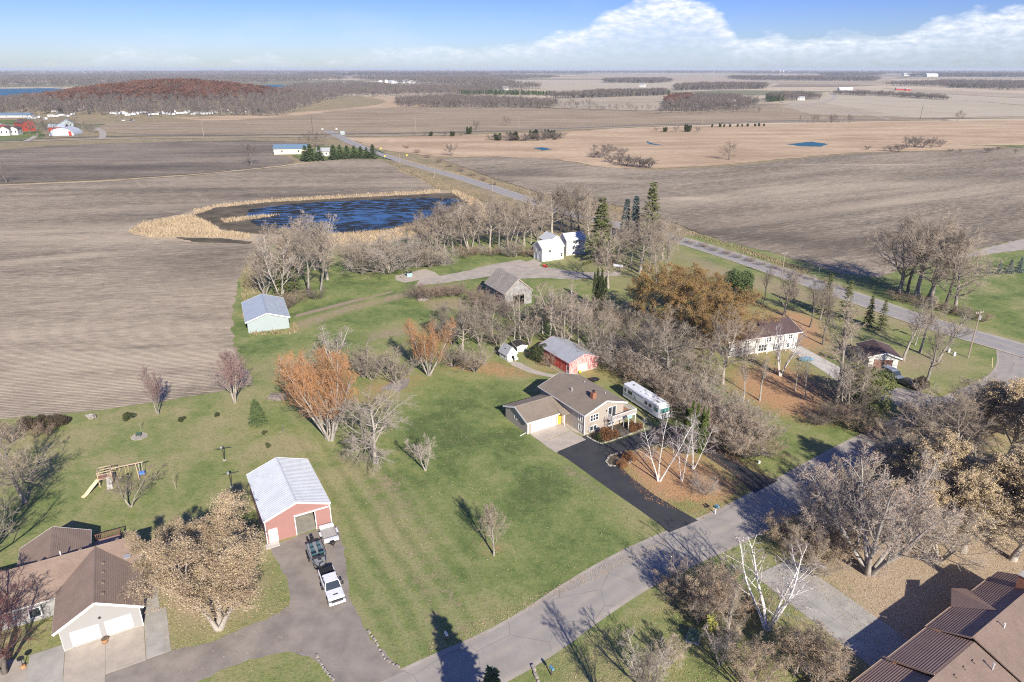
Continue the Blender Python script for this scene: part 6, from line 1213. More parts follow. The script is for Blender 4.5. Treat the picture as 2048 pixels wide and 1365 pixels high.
# farmhouse
fh, fd = gable('farmhouse', 18.71, 229.79, 26.0, 7.6, 4.9, 5.3, 1.9, 'two storey white farmhouse with pale metal roof', 'house', walls='siding_farmwhite', roof='metal_farm', style='metal', ridge='x', o=.2, ribgap=.9,
    op={'left': [(2.6, 4.1, .7, .9, 'window'), (5.0, 4.1, .6, .9, 'window'), (2.4, 1.9, .7, 1.2, 'window'), (4.6, 1.9, .7, 1.2, 'window'), (2.3, .15, .6, .7, 'window')], 'back': [(2.0, 2.0, .6, 1.2, 'window')]})
gable('garage_wing', 10.03, 221.66, 28.5, 8.53, 5.92, 4.5, 1.9, 'white gabled garage with two bay doors joined to the farmhouse', 'garage', walls='siding_farmwhite', roof='metal_farm', style='metal', ridge='x', o=.2, ribgap=.9,
    op={'left': [(2.6, 3.0, .8, .9, 'window'), (7.4, 1.0, .6, 1.2, 'window')], 'back': [(.8, 0, 1.9, 2.3, 'garage', dict(mat='pale_door')), (3.3, 0, 1.9, 2.3, 'garage', dict(mat='pale_door')), (1.4, 2.9, .6, 1.0, 'window'), (3.7, 2.9, .6, 1.0, 'window')]})
gable('farmhouse_ell', 13.0, 232.5, 26.0, 5.6, 7.0, 4.3, 1.8, 'rear white wing of the farmhouse with hipped metal roof', 'house', walls='siding_farmwhite', roof='metal_farm', style='metal', o=.3, ribgap=.9, op={'left': [(3, 1.2, .7, 1.1, 'window')]})
# playhouse
ph, pd = gable('playhouse', -1.03, 138.16, 33.7, 2.51, 3.19, 1.45, 1.55, 'little white playhouse with steep grey roof and picket rail', 'playhouse', walls='siding_white', roof='roof_palegrey', o=.1, op={'front': [(1.1, 0, .7, 1.1, 'open')], 'left': [(.5, .5, .5, .6, 'window'), (1.8, .5, .5, .6, 'window')], 'open_front': True})
railing([(.05, -.5), (1.0, -.5)], 0, .6, .13, ph); railing([(1.7, -.5), (2.45, -.5)], 0, .6, .13, ph)
m = MB(); q = on_roof(pd, -1, 1.6, .6, .18); m.box(q, (.4, .4, .12)); m.build('skylight', 'dark_trim', ph)
# lean-to
lt_, _ = gable('woodshed', 1.2, 143.5, 20.0, 2.3, 3.3, 1.25, .35, 'low dark roofed woodshed behind the playhouse', 'shed', walls='siding_white', roof='roof_darkfelt', o=.15, op={'front': [], 'left': []}, wallmats={'left': 'boards_grey', 'right': 'boards_grey'})
# white house on the right
wh, wd = gable('white_house', 48.24, 140.41, 18.9, 18.6, 8.6, 4.1, 1.6, 'long two storey white house behind the rust oaks', 'house', walls='siding_white', roof='roof_purple', ridge='x', o=.6,
    op={'left': [(1.5, 2.5, 1.0, 1.0, 'window', dict(n=2)), (4.2, 2.5, 1.0, 1.0, 'window', dict(n=2)), (7.0, 2.5, 1.2, 1.0, 'window', dict(n=2)), (10.0, 2.5, 1.2, 1.0, 'window', dict(n=2)), (13.0, 2.5, 1.0, 1.0, 'window', dict(n=2)), (16.0, 2.5, 1.0, 1.0, 'window', dict(n=2)),
        (2.0, .4, 1.6, 1.5, 'window', dict(n=2)), (5.5, 0, 1.0, 2.0, 'door', dict(mat='white_door')), (8.0, .4, 2.2, 1.5, 'window', dict(n=3)), (12.0, .4, 1.2, 1.2, 'window', dict(n=2)), (15.6, .4, .9, 1.0, 'window')]})
for k in range(6): MB().span(-.95, -.8, 1.0 + k * 2.6, 1.15 + k * 2.6, 0, 3.8).build('porch_post', 'white_trim', wh)
gable('detached_garage', 76.86, 134.96, -8.0, 5.9, 7.0, 2.65, 1.0, 'detached white garage with brown door and purple brown roof', 'garage', walls='siding_white', roof='roof_purple', o=.5, op={'front': [(.95, 0, 3.9, 2.05, 'garage', dict(mat='brown_door'))]})
# --- brown roofed house, west (garage wing + main body + back wing)
wa = math.radians(28.9); WX, WY = -49.55, 57.57
def west(x, y): a, b = rot2(x, y, wa); return WX + a, WY + b
wx_, wd_ = gable('brown_roofed_house', WX, WY, 28.9, 7.75, 9.9, 3.2, 2.15, 'greige house with brown shingle roof and two white garage doors', 'house', walls='siding_greybeige', roof='roof_brown', o=.5, base='concrete_grey',
    op={'front': [(.95, 0, 2.55, 2.1, 'garage', dict(n=4)), (4.3, 0, 2.45, 2.1, 'garage', dict(n=4))]})
# main body is a child roof with its ridge along x, built in the same frame
def sub_gable(root, x0, x1, y0, y1, h, r, ridge, roof, o=.5, walls='siding_greybeige', step_=.22, walls_on=True):
    """an extra body of a building: walls and a roof, as parts of root"""
    def tr(p): return (p[1], p[0], p[2]) if ridge == 'x' else p
    a0, a1, b0, b1 = (y0, y1, x0, x1) if ridge == 'x' else (x0, x1, y0, y1); W_ = a1 - a0; s = r / (W_ / 2); sl = math.hypot(W_ / 2 + o, r + o * s); th = .16
    def fin(m):
        m.v = [tr(v_) for v_ in m.v]
        if ridge == 'x': m.f = [f[::-1] for f in m.f]
        return m
    if walls_on:
        m = MB(); m.span(a0, a0 + .14, b0, b1, 0, h); m.span(a1 - .14, a1, b0, b1, 0, h)
        for bb in (b0, b1 - .14): m.prism([(a0 + .141, 0), (a1 - .141, 0), (a1 - .141, h), ((a0 + a1) / 2, h + r), (a0 + .141, h)], 'y', bb, bb + .14)
        fin(m).build('wall', walls, root)
    for sg in (-1, 1):
        def pt(d, up): t = d / sl * (W_ / 2 + o); return ((a0 + a1) / 2 + sg * t + sg * s / math.hypot(1, s) * up, h + r - t * s + up / math.hypot(1, s))
        m = MB(); A = [((a0 + a1) / 2, h + r + .02), pt(sl, .02), pt(sl, th), ((a0 + a1) / 2, h + r + th * math.hypot(1, s))]; m.prism(A if sg > 0 else A[::-1], 'y', b0 - o, b1 + o); sd = fin(m).build('roof', roof, root)
        m = MB(); n = max(4, int(sl / step_))
        for k in range(n): q = [pt(sl * k / n, th + .002), pt(sl * (k + 1) / n, th + .002), pt(sl * (k + 1) / n, th + .035)]; m.prism(q if sg > 0 else q[::-1], 'y', b0 - o + .01, b1 + o - .01)
        fin(m).build('shingles', roof, sd, kind='stuff')
        m = MB()
        for bb in (b0 - o - .04, b1 + o): q = [pt(0, -.08), pt(sl + .03, -.08), pt(sl + .03, th + .03), pt(0, th + .03)]; m.prism(q if sg > 0 else q[::-1], 'y', bb, bb + .04)
        q = [pt(sl + .001, -.08), pt(sl + .06, -.08), pt(sl + .06, th), pt(sl + .001, th)]; m.prism(q if sg > 0 else q[::-1], 'y', b0 - o + .001, b1 + o - .001); fin(m).build('fascia', 'white_trim', sd)
sub_gable(wx_, -30, 7.9, 6.9, 13.9, 2.95, 2.42, 'x', 'roof_brown'); sub_gable(wx_, -4.7, 2.2, 11.3, 18.6, 2.7, 1.7, 'y', 'roof_brown', o=.45)
for yy in (1.2, 3.2, 5.2, 7.0): q = on_roof((7.75, 9.9, 3.2, 2.15), 1, yy, .75, .24); MB().box(q, (.32, .38, .16), 0, 0, .5).build('roof_vent', 'roof_brown', wx_)
for xx in (-14, -10, -6, -2, 2.2, 6.2): MB().box((xx, 10.95, 5.27), (.38, .3, .16)).build('roof_vent', 'roof_brown', wx_)
m = MB(); m.cyl((-7.2, 10.8, 5.6), .07, .6, 8); m.cyl((.2, 10.8, 5.6), .07, .6, 8); m.build('vent_pipe', 'white_trim', wx_)
m = MB(); m.tube([(7.1, 8.1, 4.0), (7.1, 8.0, 4.45)], .04, 6); m.cyl((7.1, 7.9, 4.55), .42, .05, 14); m.box((6.9, 7.6, 4.5), (.12, .12, .12)); m.build('satellite_dish', 'metal_grey', wx_)
m = MB(); m.span(-3.6, -2.3, 6.35, 6.9, .9, 2.2); bw_ = m.build('window', 'white_trim', wx_); MB().span(-3.45, -2.45, 6.30, 6.36, 1.0, 2.1).build('pane', 'glass', bw_); MB().span(-.05, .0, -.05, .05, 0, 3.0).build('downspout', 'white_trim', wx_); MB().span(7.75, 7.83, -.05, .05, 0, 3.0).build('downspout', 'white_trim', wx_)
m = MB(); m.box((3.9, -.04, 3.0), (.25, .08, .25), 0, 0, PI / 4); m.build('wall_lamp', 'dark_trim', wx_)
# back deck with pergola rail
dkx = empty('back_deck', west(4.4, 16.2), wa, 'raised dark red wooden deck in the shade behind the brown roofed house', 'deck'); m = MB(); m.span(-1.6, 1.6, -2.2, 2.6, .75, .9); dd = m.build('deck_frame', 'wood_red', dkx)
for k in range(14): MB().span(-1.58, 1.58, -2.18 + k * .34, -2.18 + k * .34 + .31, .902, .93).build('plank', 'wood_grey', dkx)
railing([(-1.55, 2.55), (1.55, 2.55), (1.55, -2.1)], .9, .95, .2, dkx, 'wood_red')
for a_, b_ in ((-1.5, -2.1), (1.5, -2.1), (1.5, 2.5), (-1.5, 2.5)): MB().span(a_ - .07, a_ + .07, b_ - .07, b_ + .07, 0, .75).build('deck_post', 'wood_red', dkx)
# concrete apron in slabs
ap = MB(); ap.span(-.001, .0, -.001, 0, 0, .001)
apr = empty('concrete_apron', west(0, 0), wa); apr['kind'] = 'structure'
def slab(root, x0, x1, y0, y1, mat, zt=.05, g_=.012, pts=None):
    m = MB()
    if pts: m.prism(pts, 'z', .0, zt)
    else: m.span(x0 + g_, x1 - g_, y0 + g_, y1 - g_, 0, zt)
    return m.build('concrete_slab', mat, root)
slab(apr, 0, 3.9, -4.4, -.05, 'concrete'); slab(apr, 3.9, 7.8, -5.7, -.05, 'concrete'); slab(apr, 7.85, 10.3, -5.6, 2.0, 'concrete_grey'); slab(apr, 8.0, 9.6, 2.0, 6.8, 'concrete_grey'); slab(apr, -3.4, -.02, -4.0, 1.2, 'concrete_grey')
slab(apr, 0, 0, 0, 0, 'concrete', pts=[(.01, -4.42), (3.88, -4.42), (3.88, -7.2), (.01, -6.2)]); slab(apr, 0, 0, 0, 0, 'concrete_grey', pts=[(-3.4, -4.02), (-.01, -4.02), (-.01, -6.2)])
# apron of the split-level house
sa = empty('garage_apron', (2.7, 105.95, 0), math.radians(32.0)); sa['kind'] = 'structure'
sa.location = (0, 0, 0); sa.rotation_euler = (0, 0, 0)
for P_ in ([(1057, 867), (1083, 885), (1111, 873), (1088, 857)], [(1088, 857), (1111, 873), (1141, 861), (1122, 845)], [(1083, 886), (1111, 905), (1140, 893), (1112, 874)], [(1112, 874), (1140, 893), (1172, 880), (1142, 862)], [(1122, 845), (1142, 861), (1168, 872), (1140, 850)]):
    slab(sa, 0, 0, 0, 0, 'concrete', .045, pts=[g(*p) for p in P_])
# --- brown tiled house, south-east
RX, RY = 39.4, 53.58; ra = math.radians(33); rh = empty('ranch_house', (RX, RY, 0), ra, 'long low brown house with ribbed rusty shingle roofs and brick chimney', 'house')
def mono(x0, x1, yl, zl, yr, zr, name='roof', mat='roof_rusty', course=.27):
    """roof plane from the low eave (yl,zl) up to (yr,zr), eave side first"""
    m = MB(); m.prism([(yl, zl - .12), (yr, zr - .12), (yr, zr), (yl, zl)], 'x', x0, x1); sd = m.build(name, mat, rh); ln = math.hypot(yr - yl, zr - zl); n = int(ln / course); m = MB()
    dy, dz = (yr - yl) / n, (zr - zl) / n; s_ = 1 if yr > yl else -1; ny_, nz_ = -dz * s_ / (ln / n), abs(dy) / (ln / n)
    for k in range(n): a = (yl + dy * k, zl + dz * k); b = (yl + dy * (k + 1), zl + dz * (k + 1)); m.prism([(a[0], a[1] + .002), (b[0], b[1] + .002), (a[0] + ny_ * .035, a[1] + nz_ * .035)], 'x', x0 + .01, x1 - .01)
    m.build('shingles', mat, sd, kind='stuff'); return sd
mono(-14, -.15, .75, 2.45, -4.1, 4.35); mono(-.15, 7.6, .35, 2.9, -4.05, 4.7); mono(7.6, 18.0, .45, 3.0, -3.75, 4.95); mono(17.6, 24.0, .4, 3.0, -3.7, 4.95)
mono(-14, 7.6, -8.6, 3.3, -4.1, 4.72, mat='roof_brown'); mono(7.6, 24, -9.2, 3.4, -3.8, 5.15, mat='roof_brown')
# projecting hipped bay
for P_ in ([(12.8, .45, 3.02), (17.2, .5, 3.02), (15.6, -3.0, 4.75)], ):
    pass
m = MB(); m.poly([(13.0, .5, 3.03), (16.2, 2.0, 3.03), (14.3, -3.3, 4.85)][::1]); m.poly([(16.2, 2.0, 3.03), (17.6, 1.0, 3.03), (14.3, -3.3, 4.85)]); m.poly([(13.0, .5, 2.85), (14.3, -3.3, 4.6), (16.2, 2.0, 2.85)]); m.poly([(13.0, .5, 2.85), (16.2, 2.0, 2.85), (16.2, 2.0, 3.03), (13.0, .5, 3.03)]); m.build('bay_roof', 'roof_rusty', rh)
m = MB(); m.span(-13.5, 7.4, -8.0, -.1, 0, 2.6); m.span(7.4, 23.5, -8.6, -.2, 0, 3.0); m.span(13.6, 16.6, -.2, .9, 0, 2.8); m.build('wall', 'brick', rh)
m = MB(); m.box((0, 0, 0), (.001, .001, .001)); 
for x0, x1, yy, zz in ((-14, -.15, .8, 2.37), (-.15, 7.6, .4, 2.82), (7.6, 13.0, .5, 2.92), (17.6, 24, .45, 2.92)): MB().span(x0, x1, yy, yy + .08, zz - .1, zz + .1).build('gutter', 'wood_fresh', rh)
for x_, y0, z0, y1, z1 in ((-.17, .8, 2.8, -4.05, 4.75), (7.58, .45, 2.95, -3.8, 5.0)): MB().tube([(x_, y0, z0 + .05), (x_, y1, z1 + .05)], .07, 6).build('roof_edge', 'roof_rusty', rh)
m = MB(); m.span(20.4, 21.4, -3.6, -2.6, 3.5, 6.3); ch = m.build('chimney', 'brick', rh); MB().span(20.3, 21.5, -3.7, -2.5, 6.3, 6.4).build('chimney_cap', 'concrete_grey', ch)
for (x_, y_) in ((5.2, -5.3), (3.6, -5.2), (1.8, -5.2)): MB().box((x_, y_, 4.4), (.35, .35, .2), 0, .25).build('roof_vent', 'roof_brown', rh)
m = MB(); m.tube([(12.2, -4.9, 4.6), (12.2, -4.9, 5.4), (12.0, -4.9, 5.5)], .06, 8); m.build('vent_pipe', 'white_trim', rh); m = MB(); m.tube([(6.2, -6.6, 4.0), (6.2, -6.6, 4.7)], .07, 8); m.cyl((6.2, -6.6, 4.75), .12, .12, 8); m.build('vent_pipe', 'metal_raw', rh)
# its driveway, in slabs
dw = empty('concrete_driveway', (34.9, 67.4, 0), math.radians(-61)); dw['kind'] = 'structure'
for i in range(6):
    for j in range(3): slab(dw, i * 3.3 - 4, i * 3.3 - .7, -2.4 + j * 2.35, -.05 + j * 2.35, 'concrete_grey', .04, .014)
# --- far buildings
def far_house(px, py, w, l, h, ang, wall, roof, name, label, cat='house', group=None, r=None):
    x, y = g(px, py); root = empty(name, (x, y, .1), math.radians(ang), label, cat, group); r = r or w * .28
    m = MB(); m.prism([(-w / 2, 0), (w / 2, 0), (w / 2, h), (0, h + r - .05), (-w / 2, h)], 'y', -l / 2, l / 2); m.build('wall', wall, root)
    for s in (-1, 1): q = [(0, h + r), (s * (w / 2 + .5), h - .5 * r / (w / 2)), (s * (w / 2 + .5), h - .5 * r / (w / 2) + .3), (0, h + r + .3)]; MB().prism(q if s > 0 else q[::-1], 'y', -l / 2 - .5, l / 2 + .5).build('roof', roof, root)
    m = MB()
    for k in (-1, 1): m.span(k * w * .25 - .5, k * w * .25 + .5, -l / 2 - .05, -l / 2, h * .35, h * .7); m.span(w / 2, w / 2 + .05, k * l * .25 - .5, k * l * .25 + .5, h * .35, h * .7); m.span(-w / 2 - .05, -w / 2, k * l * .25 - .5, k * l * .25 + .5, h * .35, h * .7)
    m.build('window', 'glass', root); return root
far_house(583, 308, 9, 24, 4.2, 98, 'siding_cream', 'metal_blue', 'pole_barn', 'cream pole barn with blue roof behind the row of spruces', 'barn')
far_house(648, 312, 7, 9, 3.5, 98, 'siding_white', 'roof_palegrey', 'white_house', 'white farm cottage hidden behind the row of spruces')
far_house(15, 271, 9, 10, 6, 10, 'siding_white', 'roof_purple', 'white_house', 'white gabled farmhouse at the left edge'); far_house(34, 270, 7, 10, 6, 10, 'siding_white', 'roof_purple', 'white_house', 'white gabled house right of the white farmhouse')
far_house(52, 262, 12, 16, 8, 60, 'siding_barnred', 'roof_purple', 'red_barn', 'large red barn behind the white farmhouses', 'barn'); far_house(2, 266, 9, 12, 6, 60, 'siding_barnred', 'metal_grey', 'red_barn', 'red barn with grey roof cut by the left edge', 'barn')
far_house(118, 262, 9, 16, 4, 100, 'siding_barnred', 'metal_bluegrey', 'red_shed', 'long red shed behind the round topped store', 'shed'); far_house(136, 256, 12, 14, 5, 30, 'metal_siding_pale', 'metal_bluegrey', 'grey_shed', 'tall pale shed with blue grey roof by the round topped store', 'shed')
x, y = g(133, 270); qh = empty('quonset_hut', (x, y, .1), math.radians(12), 'round topped pale metal store beside the red shed', 'shed'); m = MB(); arc = [(11 * math.cos(PI * k / 16), 7 * math.sin(PI * k / 16)) for k in range(17)]; m.prism(arc, 'y', -12, 12); m.build('shell', 'metal_farm', qh); MB().span(6.5, 9, -12.1, -12.01, 0, 4).build('door', 'siding_barnred', qh)
far_house(34, 236, 9, 42, 3.5, 92, 'siding_white', 'metal_blue', 'long_shed', 'long low white shed with dark roof near the lake', 'shed'); far_house(1462, 212, 14, 16, 7, 20, 'siding_white', 'roof_palegrey', 'white_house', 'small white house at the edge of the round wood'); far_house(1601, 201, 10, 14, 4.5, 80, 'siding_white', 'roof_palegrey', 'white_house', 'white house behind the dark evergreens')
far_house(1690, 181, 12, 42, 5, 95, 'siding_white', 'metal_white', 'long_shed', 'long white shed at the end of the farm lane', 'shed')
hs = [(690, 172, 'pale house in the woods below the lake'), (1285, 175, 'pale house left of the grey field'), (960, 178, 'pale house by the evergreen line'), (1010, 181, 'white house by the evergreen line')]
for i, (px_, py_, lb) in enumerate(hs): far_house(px_, py_, 14, 18, 8, 40 + 20 * i, 'siding_white', 'roof_palegrey', 'white_house', lb, group='scattered pale houses')
for i, (px_, py_) in enumerate([(762, 167), (772, 166), (783, 168), (793, 167), (806, 167), (815, 166), (824, 168), (836, 167)]): far_house(px_, py_, 18, 22, 9, 25 * i, 'siding_white', 'roof_palegrey' if i % 2 else 'metal_farm', 'white_house', '%s from the left of the pale houses in the distant hamlet' % ordw(i), group='pale houses in the distant hamlet')
for i, (px_, py_) in enumerate([(1528, 157), (1540, 156), (1553, 157), (1570, 156), (1585, 157)]): far_house(px_, py_, 26, 40, 12, 30 * i, 'siding_white', 'metal_blue' if i < 2 else 'roof_palegrey', 'white_house', '%s from the left of the distant houses on the pale field' % ordw(i), group='distant houses on the pale field')
for i, (px_, py_, l_) in enumerate([(1830, 152.5, 220), (1862, 154, 90), (1725, 145.8, 160), (690, 149, 90), (560, 146, 160)]): far_house(px_, py_, 40, l_, 14, 90, 'siding_white', 'metal_white', 'white_hall', ['longest white hall near the horizon at the right', 'shorter white hall right of the longest one', 'white hall in the middle of the horizon', 'short white hall near the horizon above the woods', 'white hall near the horizon above the lake'][i], 'hall', 'long white halls near the horizon')
for i, (px_, py_) in enumerate([(1560, 147.5), (1566, 147.8), (1545, 147)]):
    x, y = g(px_, py_); s_ = empty('silo', (x, y, 0), 0, '%s from the right of the grey silos near the horizon' % ordw(i), 'silo', 'grey silos near the horizon'); MB().cyl((0, 0, 18), 12, 36, 14).build('cylinder_wall', 'concrete_pale', s_); MB().cyl((0, 0, 39), 12.2, 6, 14, 1).build('roof', 'metal_white', s_)
for i, (px_, py_) in enumerate([(1796, 181, ), (1806, 181), (1815, 182)]): far_house(px_, py_, 9, 14, 5, 80, 'siding_barnred', 'roof_palegrey', 'red_barn', '%s from the left of the red barns by the right hand wood' % ordw(i), 'barn', 'red barns by the right hand wood')
# ================================================================== vehicles
plain('paint_white', (0.80, 0.81, 0.82), 0.25, 0, .5, .6); plain('paint_black', (0.012, 0.013, 0.016), 0.3, 0, .5, .5); plain('paint_silver', (0.42, 0.43, 0.45), 0.3, .4, .5, .5); plain('paint_greyblue', (0.24, 0.28, 0.33), .3, .2, .5, .5); plain('paint_darkgreen', (0.022, 0.032, 0.032), .25, .2, .5, .5)
plain('tyre', (0.02, 0.02, 0.021), .9); plain('chrome', (0.55, 0.56, 0.58), .2, .9); plain('bed_cover', (0.018, 0.018, 0.021), .8); plain('headlight', (0.12, 0.13, 0.15), .1, 0, .8); plain('tail_red', (0.45, 0.02, 0.015), .3); plain('boat_grey', (0.27, 0.28, 0.29), .6); plain('boat_dark', (0.02, 0.022, 0.03), .3, 0, .5, .4)
plain('seat_teal', (0.05, 0.10, 0.12), .6); plain('rv_white', (0.72, 0.745, 0.76), .35, 0, .5, .3); plain('rv_stripe', (0.10, 0.12, 0.14), .4); plain('tractor_red', (0.55, 0.03, 0.02), .4, 0, .5, .4); plain('metal_galv', (0.46, 0.47, 0.48), .5, .5); plain('ply_grey', (0.40, 0.39, 0.36), .9); plain('purple_gel', (0.10, 0.05, 0.16), .3)
plain('green_box', (0.065, 0.115, 0.085), .5); plain('slide_cream', (0.80, 0.66, 0.42), .5); plain('swing_blue', (0.10, 0.22, 0.62), .5); plain('swing_yellow', (0.72, 0.62, 0.16), .5); plain('teal_box', (0.33, 0.52, 0.50), .6); plain('terracotta', (0.45, 0.24, 0.11), .8); plain('sign_yellow', (0.75, 0.52, 0.05), .5); plain('orange_red', (0.55, 0.12, 0.04), .6); plain('pole_wood', (0.33, 0.27, 0.21), .95); plain('pole_dark', (0.10, 0.08, 0.065), .95); plain('pool_blue', (0.13, 0.30, 0.42), .5)
def wheel(root, x, y, r=.38, w=.26):
    wl = MB().cyl((x, y, r), r, w, 18, axis='x').build('wheel', 'tyre', root); MB().cyl((x, y, r), r * .58, w + .02, 12, axis='x').build('rim', 'chrome', wl)
def loft(name, secs, mat, root, smooth=True):
    """closed body from cross-sections [(y, [(x,z)...])]"""
    m = MB(); k = len(secs[0][1])
    for y_, q in secs: m.v += [(a, y_, b) for a, b in q]
    for s in range(len(secs) - 1):
        for i in range(k): a = s * k + i; b = s * k + (i + 1) % k; m.f.append((a, a + k, b + k, b))
    m.f.append(tuple(range(k))); m.f.append(tuple(reversed(range((len(secs) - 1) * k, len(secs) * k)))); o = m.build(name, mat, root)
    import bmesh
    bm = bmesh.new(); bm.from_mesh(o.data); bmesh.ops.recalc_face_normals(bm, faces=bm.faces); bm.to_mesh(o.data); bm.free(); return o
def sec(w, z0, z1, top=.85, ch=.08): return [(-w, z0), (w, z0), (w, z1 - ch), (w * top, z1), (-w * top, z1), (-w, z1 - ch)]
# pickup, nose towards +y of its frame
tk = empty('pickup_truck', (-22.3, 67.1, 0), math.radians(-62.8 - 90), 'white crew cab pickup with black bed cover parked on the gravel drive', 'pickup truck')
loft('body', [(-3.05, sec(.98, .5, 1.22, .96)), (-.2, sec(1.0, .45, 1.28, .96)), (1.3, sec(1.0, .45, 1.28, .95)), (1.45, sec(1.0, .45, 1.28, .94)), (2.7, sec(.99, .5, 1.22, .90, .1)), (3.0, sec(.93, .55, 1.12, .88, .1))], 'paint_white', tk)
loft('cab', [(-1.05, sec(.86, 1.2, 1.78, .9)), (-.7, sec(.92, 1.2, 1.93, .82, .16)), (.45, sec(.92, 1.2, 1.95, .82, .16)), (.75, sec(.92, 1.2, 1.90, .80, .16)), (1.35, sec(.93, 1.2, 1.32, .92, .03))], 'glass', tk)
MB().prism([(-.80, .0), (.80, .0), (.74, .06), (-.74, .06)], 'y', -.85, .70).build('cab_roof', 'paint_white', tk).location = (0, 0, 1.925)
m = MB()
for s in (-1, 1):
    for a, b in (((-.98, 1.2), (-.75, 1.93)), ((-.05, 1.2), (-.05, 1.93)), ((1.32, 1.26), (.72, 1.93))): m.tube([(s * .93, a[0], a[1]), (s * .80, b[0], b[1])], .05, 5)
m.build('pillar', 'paint_white', tk)
MB().span(-.86, .86, -3.0, -1.08, 1.215, 1.30).build('bed_cover', 'bed_cover', tk)
for y0, y1 in ((1.40, 2.85),): MB().prism([(-.85, 0), (.85, 0), (.78, .05), (-.78, .05)], 'y', y0, y1).build('hood', 'paint_white', tk).location = (0, 0, 1.235)
MB().span(-.28, .28, 2.25, 2.42, 1.28, 1.31).build('hood_scoop', 'bed_cover', tk)
MB().span(-.70, .70, 2.98, 3.06, .72, 1.06).build('grille', 'bed_cover', tk); MB().span(-.62, .62, 3.06, 3.08, .86, .90).build('badge_bar', 'chrome', tk)
for s in (-1, 1): MB().span(s * .72, s * .95, 2.86, 3.03, .80, 1.06).build('headlight', 'headlight', tk); MB().span(s * .95, s * .99, -3.06, -2.9, .85, 1.2).build('taillight', 'tail_red', tk)
for s in (-1, 1): q = MB(); q.span(s * .98, s * 1.28, .82, .96, 1.30, 1.36); q.span(s * 1.12, s * 1.34, .80, .96, 1.28, 1.66); q.build('wing_mirror', 'bed_cover', tk)
MB().span(-.98, .98, 2.95, 3.2, .48, .70).build('bumper', 'paint_white', tk); MB().span(-.98, .98, -3.2, -3.05, .48, .68).build('bumper', 'chrome', tk); MB().span(-.16, .16, 3.2, 3.215, .52, .64).build('licence_plate', 'white_trim', tk)
for s in (-1, 1):
    for y_ in (-1.95, 2.0): wheel(tk, s * .88, y_, .42, .28); MB().cyl((s * 1.0, y_, .55), .48, .03, 18, axis='x').build('wheel_arch', 'bed_cover', tk)
# boat on its trailer
bt = empty('fishing_boat', (-25.35, 72.35, 0), math.radians(-63 - 90), 'dark fishing boat with black outboard motor on a trailer behind the pickup', 'boat')
def hull(t): return 1.02 * math.sqrt(max(.0, 1 - max(0, (t - .45) / .55) ** 2.1)) * (.93 + .07 * min(1, t / .3))
HS = [(-2.7 + 5.3 * k / 14, max(.04, hull(k / 14))) for k in range(15)]
loft('hull', [(y_, [(-w * .55, .55 + .25 * max(0, (y_ - 1) / 2)), (0, .42 + .45 * max(0, (y_ - .6) / 2)), (w * .55, .55 + .25 * max(0, (y_ - 1) / 2)), (w, 1.0), (w, 1.24 + .05 * max(0, y_)), (-w, 1.24 + .05 * max(0, y_)), (-w, 1.0)]) for y_, w in HS], 'boat_dark', bt)
gm = MB()
for s in (-1, 1): gm.tube([(s * w, y_, 1.26 + .05 * max(0, y_)) for y_, w in HS], .045, 6)
gm.build('gunwale', 'metal_galv', bt); m = MB(); m.prism([(w * .9, y_) for y_, w in HS] + [(-w * .9, y_) for y_, w in reversed(HS)], 'z', 1.25, 1.27); m.build('deck', 'boat_grey', bt)
m = MB(); m.prism([(w * .82, y_) for y_, w in HS if y_ > .9] + [(-w * .82, y_) for y_, w in reversed(HS) if y_ > .9], 'z', 1.33, 1.42); m.build('casting_deck', 'boat_grey', bt)
for s in (-1, 1): q = MB(); q.box((s * .46, .35, 1.55), (.62, .5, .55)); q.build('console', 'boat_dark', bt); q = MB(); q.box((s * .46, .65, 1.85), (.60, .06, .38), 0, -.5); q.build('windscreen', 'glass_teal', bt)
for s in (-1, 1):
    for y_ in (-.45, -1.35): q = MB(); q.box((s * .44, y_, 1.5), (.46, .46, .14)); q.box((s * .44, y_ - .22, 1.75), (.44, .1, .5)); q.build('seat', 'seat_teal', bt, bevel=.03)
q = MB(); q.box((0, 1.5, 1.62), (.4, .4, .12)); q.box((0, 1.32, 1.82), (.38, .1, .4)); q.build('bow_seat', 'boat_dark', bt)
for x_, s_ in ((0, 1.0), (.55, .62)): mo = loft('outboard_motor', [(-3.35 * 1 - .0, [(x_ + a * s_, 1.25 + b * s_) for a, b in ((-.16, 0), (.16, 0), (.14, .5), (-.14, .5))]), (-3.0, [(x_ + a * s_, 1.2 + b * s_) for a, b in ((-.24, 0), (.24, 0), (.21, .72), (-.21, .72))]), (-2.75, [(x_ + a * s_, 1.25 + b * s_) for a, b in ((-.17, 0), (.17, 0), (.15, .55), (-.15, .55))])], 'paint_black', bt); MB().tube([(x_, -2.98, 1.25), (x_, -3.05, .45)], .09 * s_, 6).build('motor_leg', 'paint_black', mo)
MB().tube([(-.35, 2.0, 1.5), (.25, 2.5, 1.62), (.3, 2.75, 1.5)], .05, 6).build('trolling_motor', 'paint_black', bt); MB().tube([(-1.08, -2.9, 1.5), (-1.1, .2, 1.35)], .03, 5).build('rod', 'paint_black', bt)
MB().box((-.35, 1.9, 1.43), (.42, .10, .01), .5).build('logo_lettering', 'sign_yellow', bt); MB().box((.25, 2.0, 1.43), (.36, .08, .01), -.6).build('logo_lettering', 'purple_gel', bt)
bl = empty('boat_trailer', (-25.35, 72.35, 0), math.radians(-63 - 90), 'black tandem boat trailer hitched to the pickup under the boat', 'trailer'); m = MB(); m.span(-.8, -.72, -2.6, 1.6, .36, .46); m.span(.72, .8, -2.6, 1.6, .36, .46); m.tube([(-.76, 1.6, .41), (0, 3.0, .46), (0, 3.7, .46)], .05, 6); m.tube([(.76, 1.6, .41), (0, 3.0, .46)], .05, 6); m.build('frame', 'bed_cover', bl)
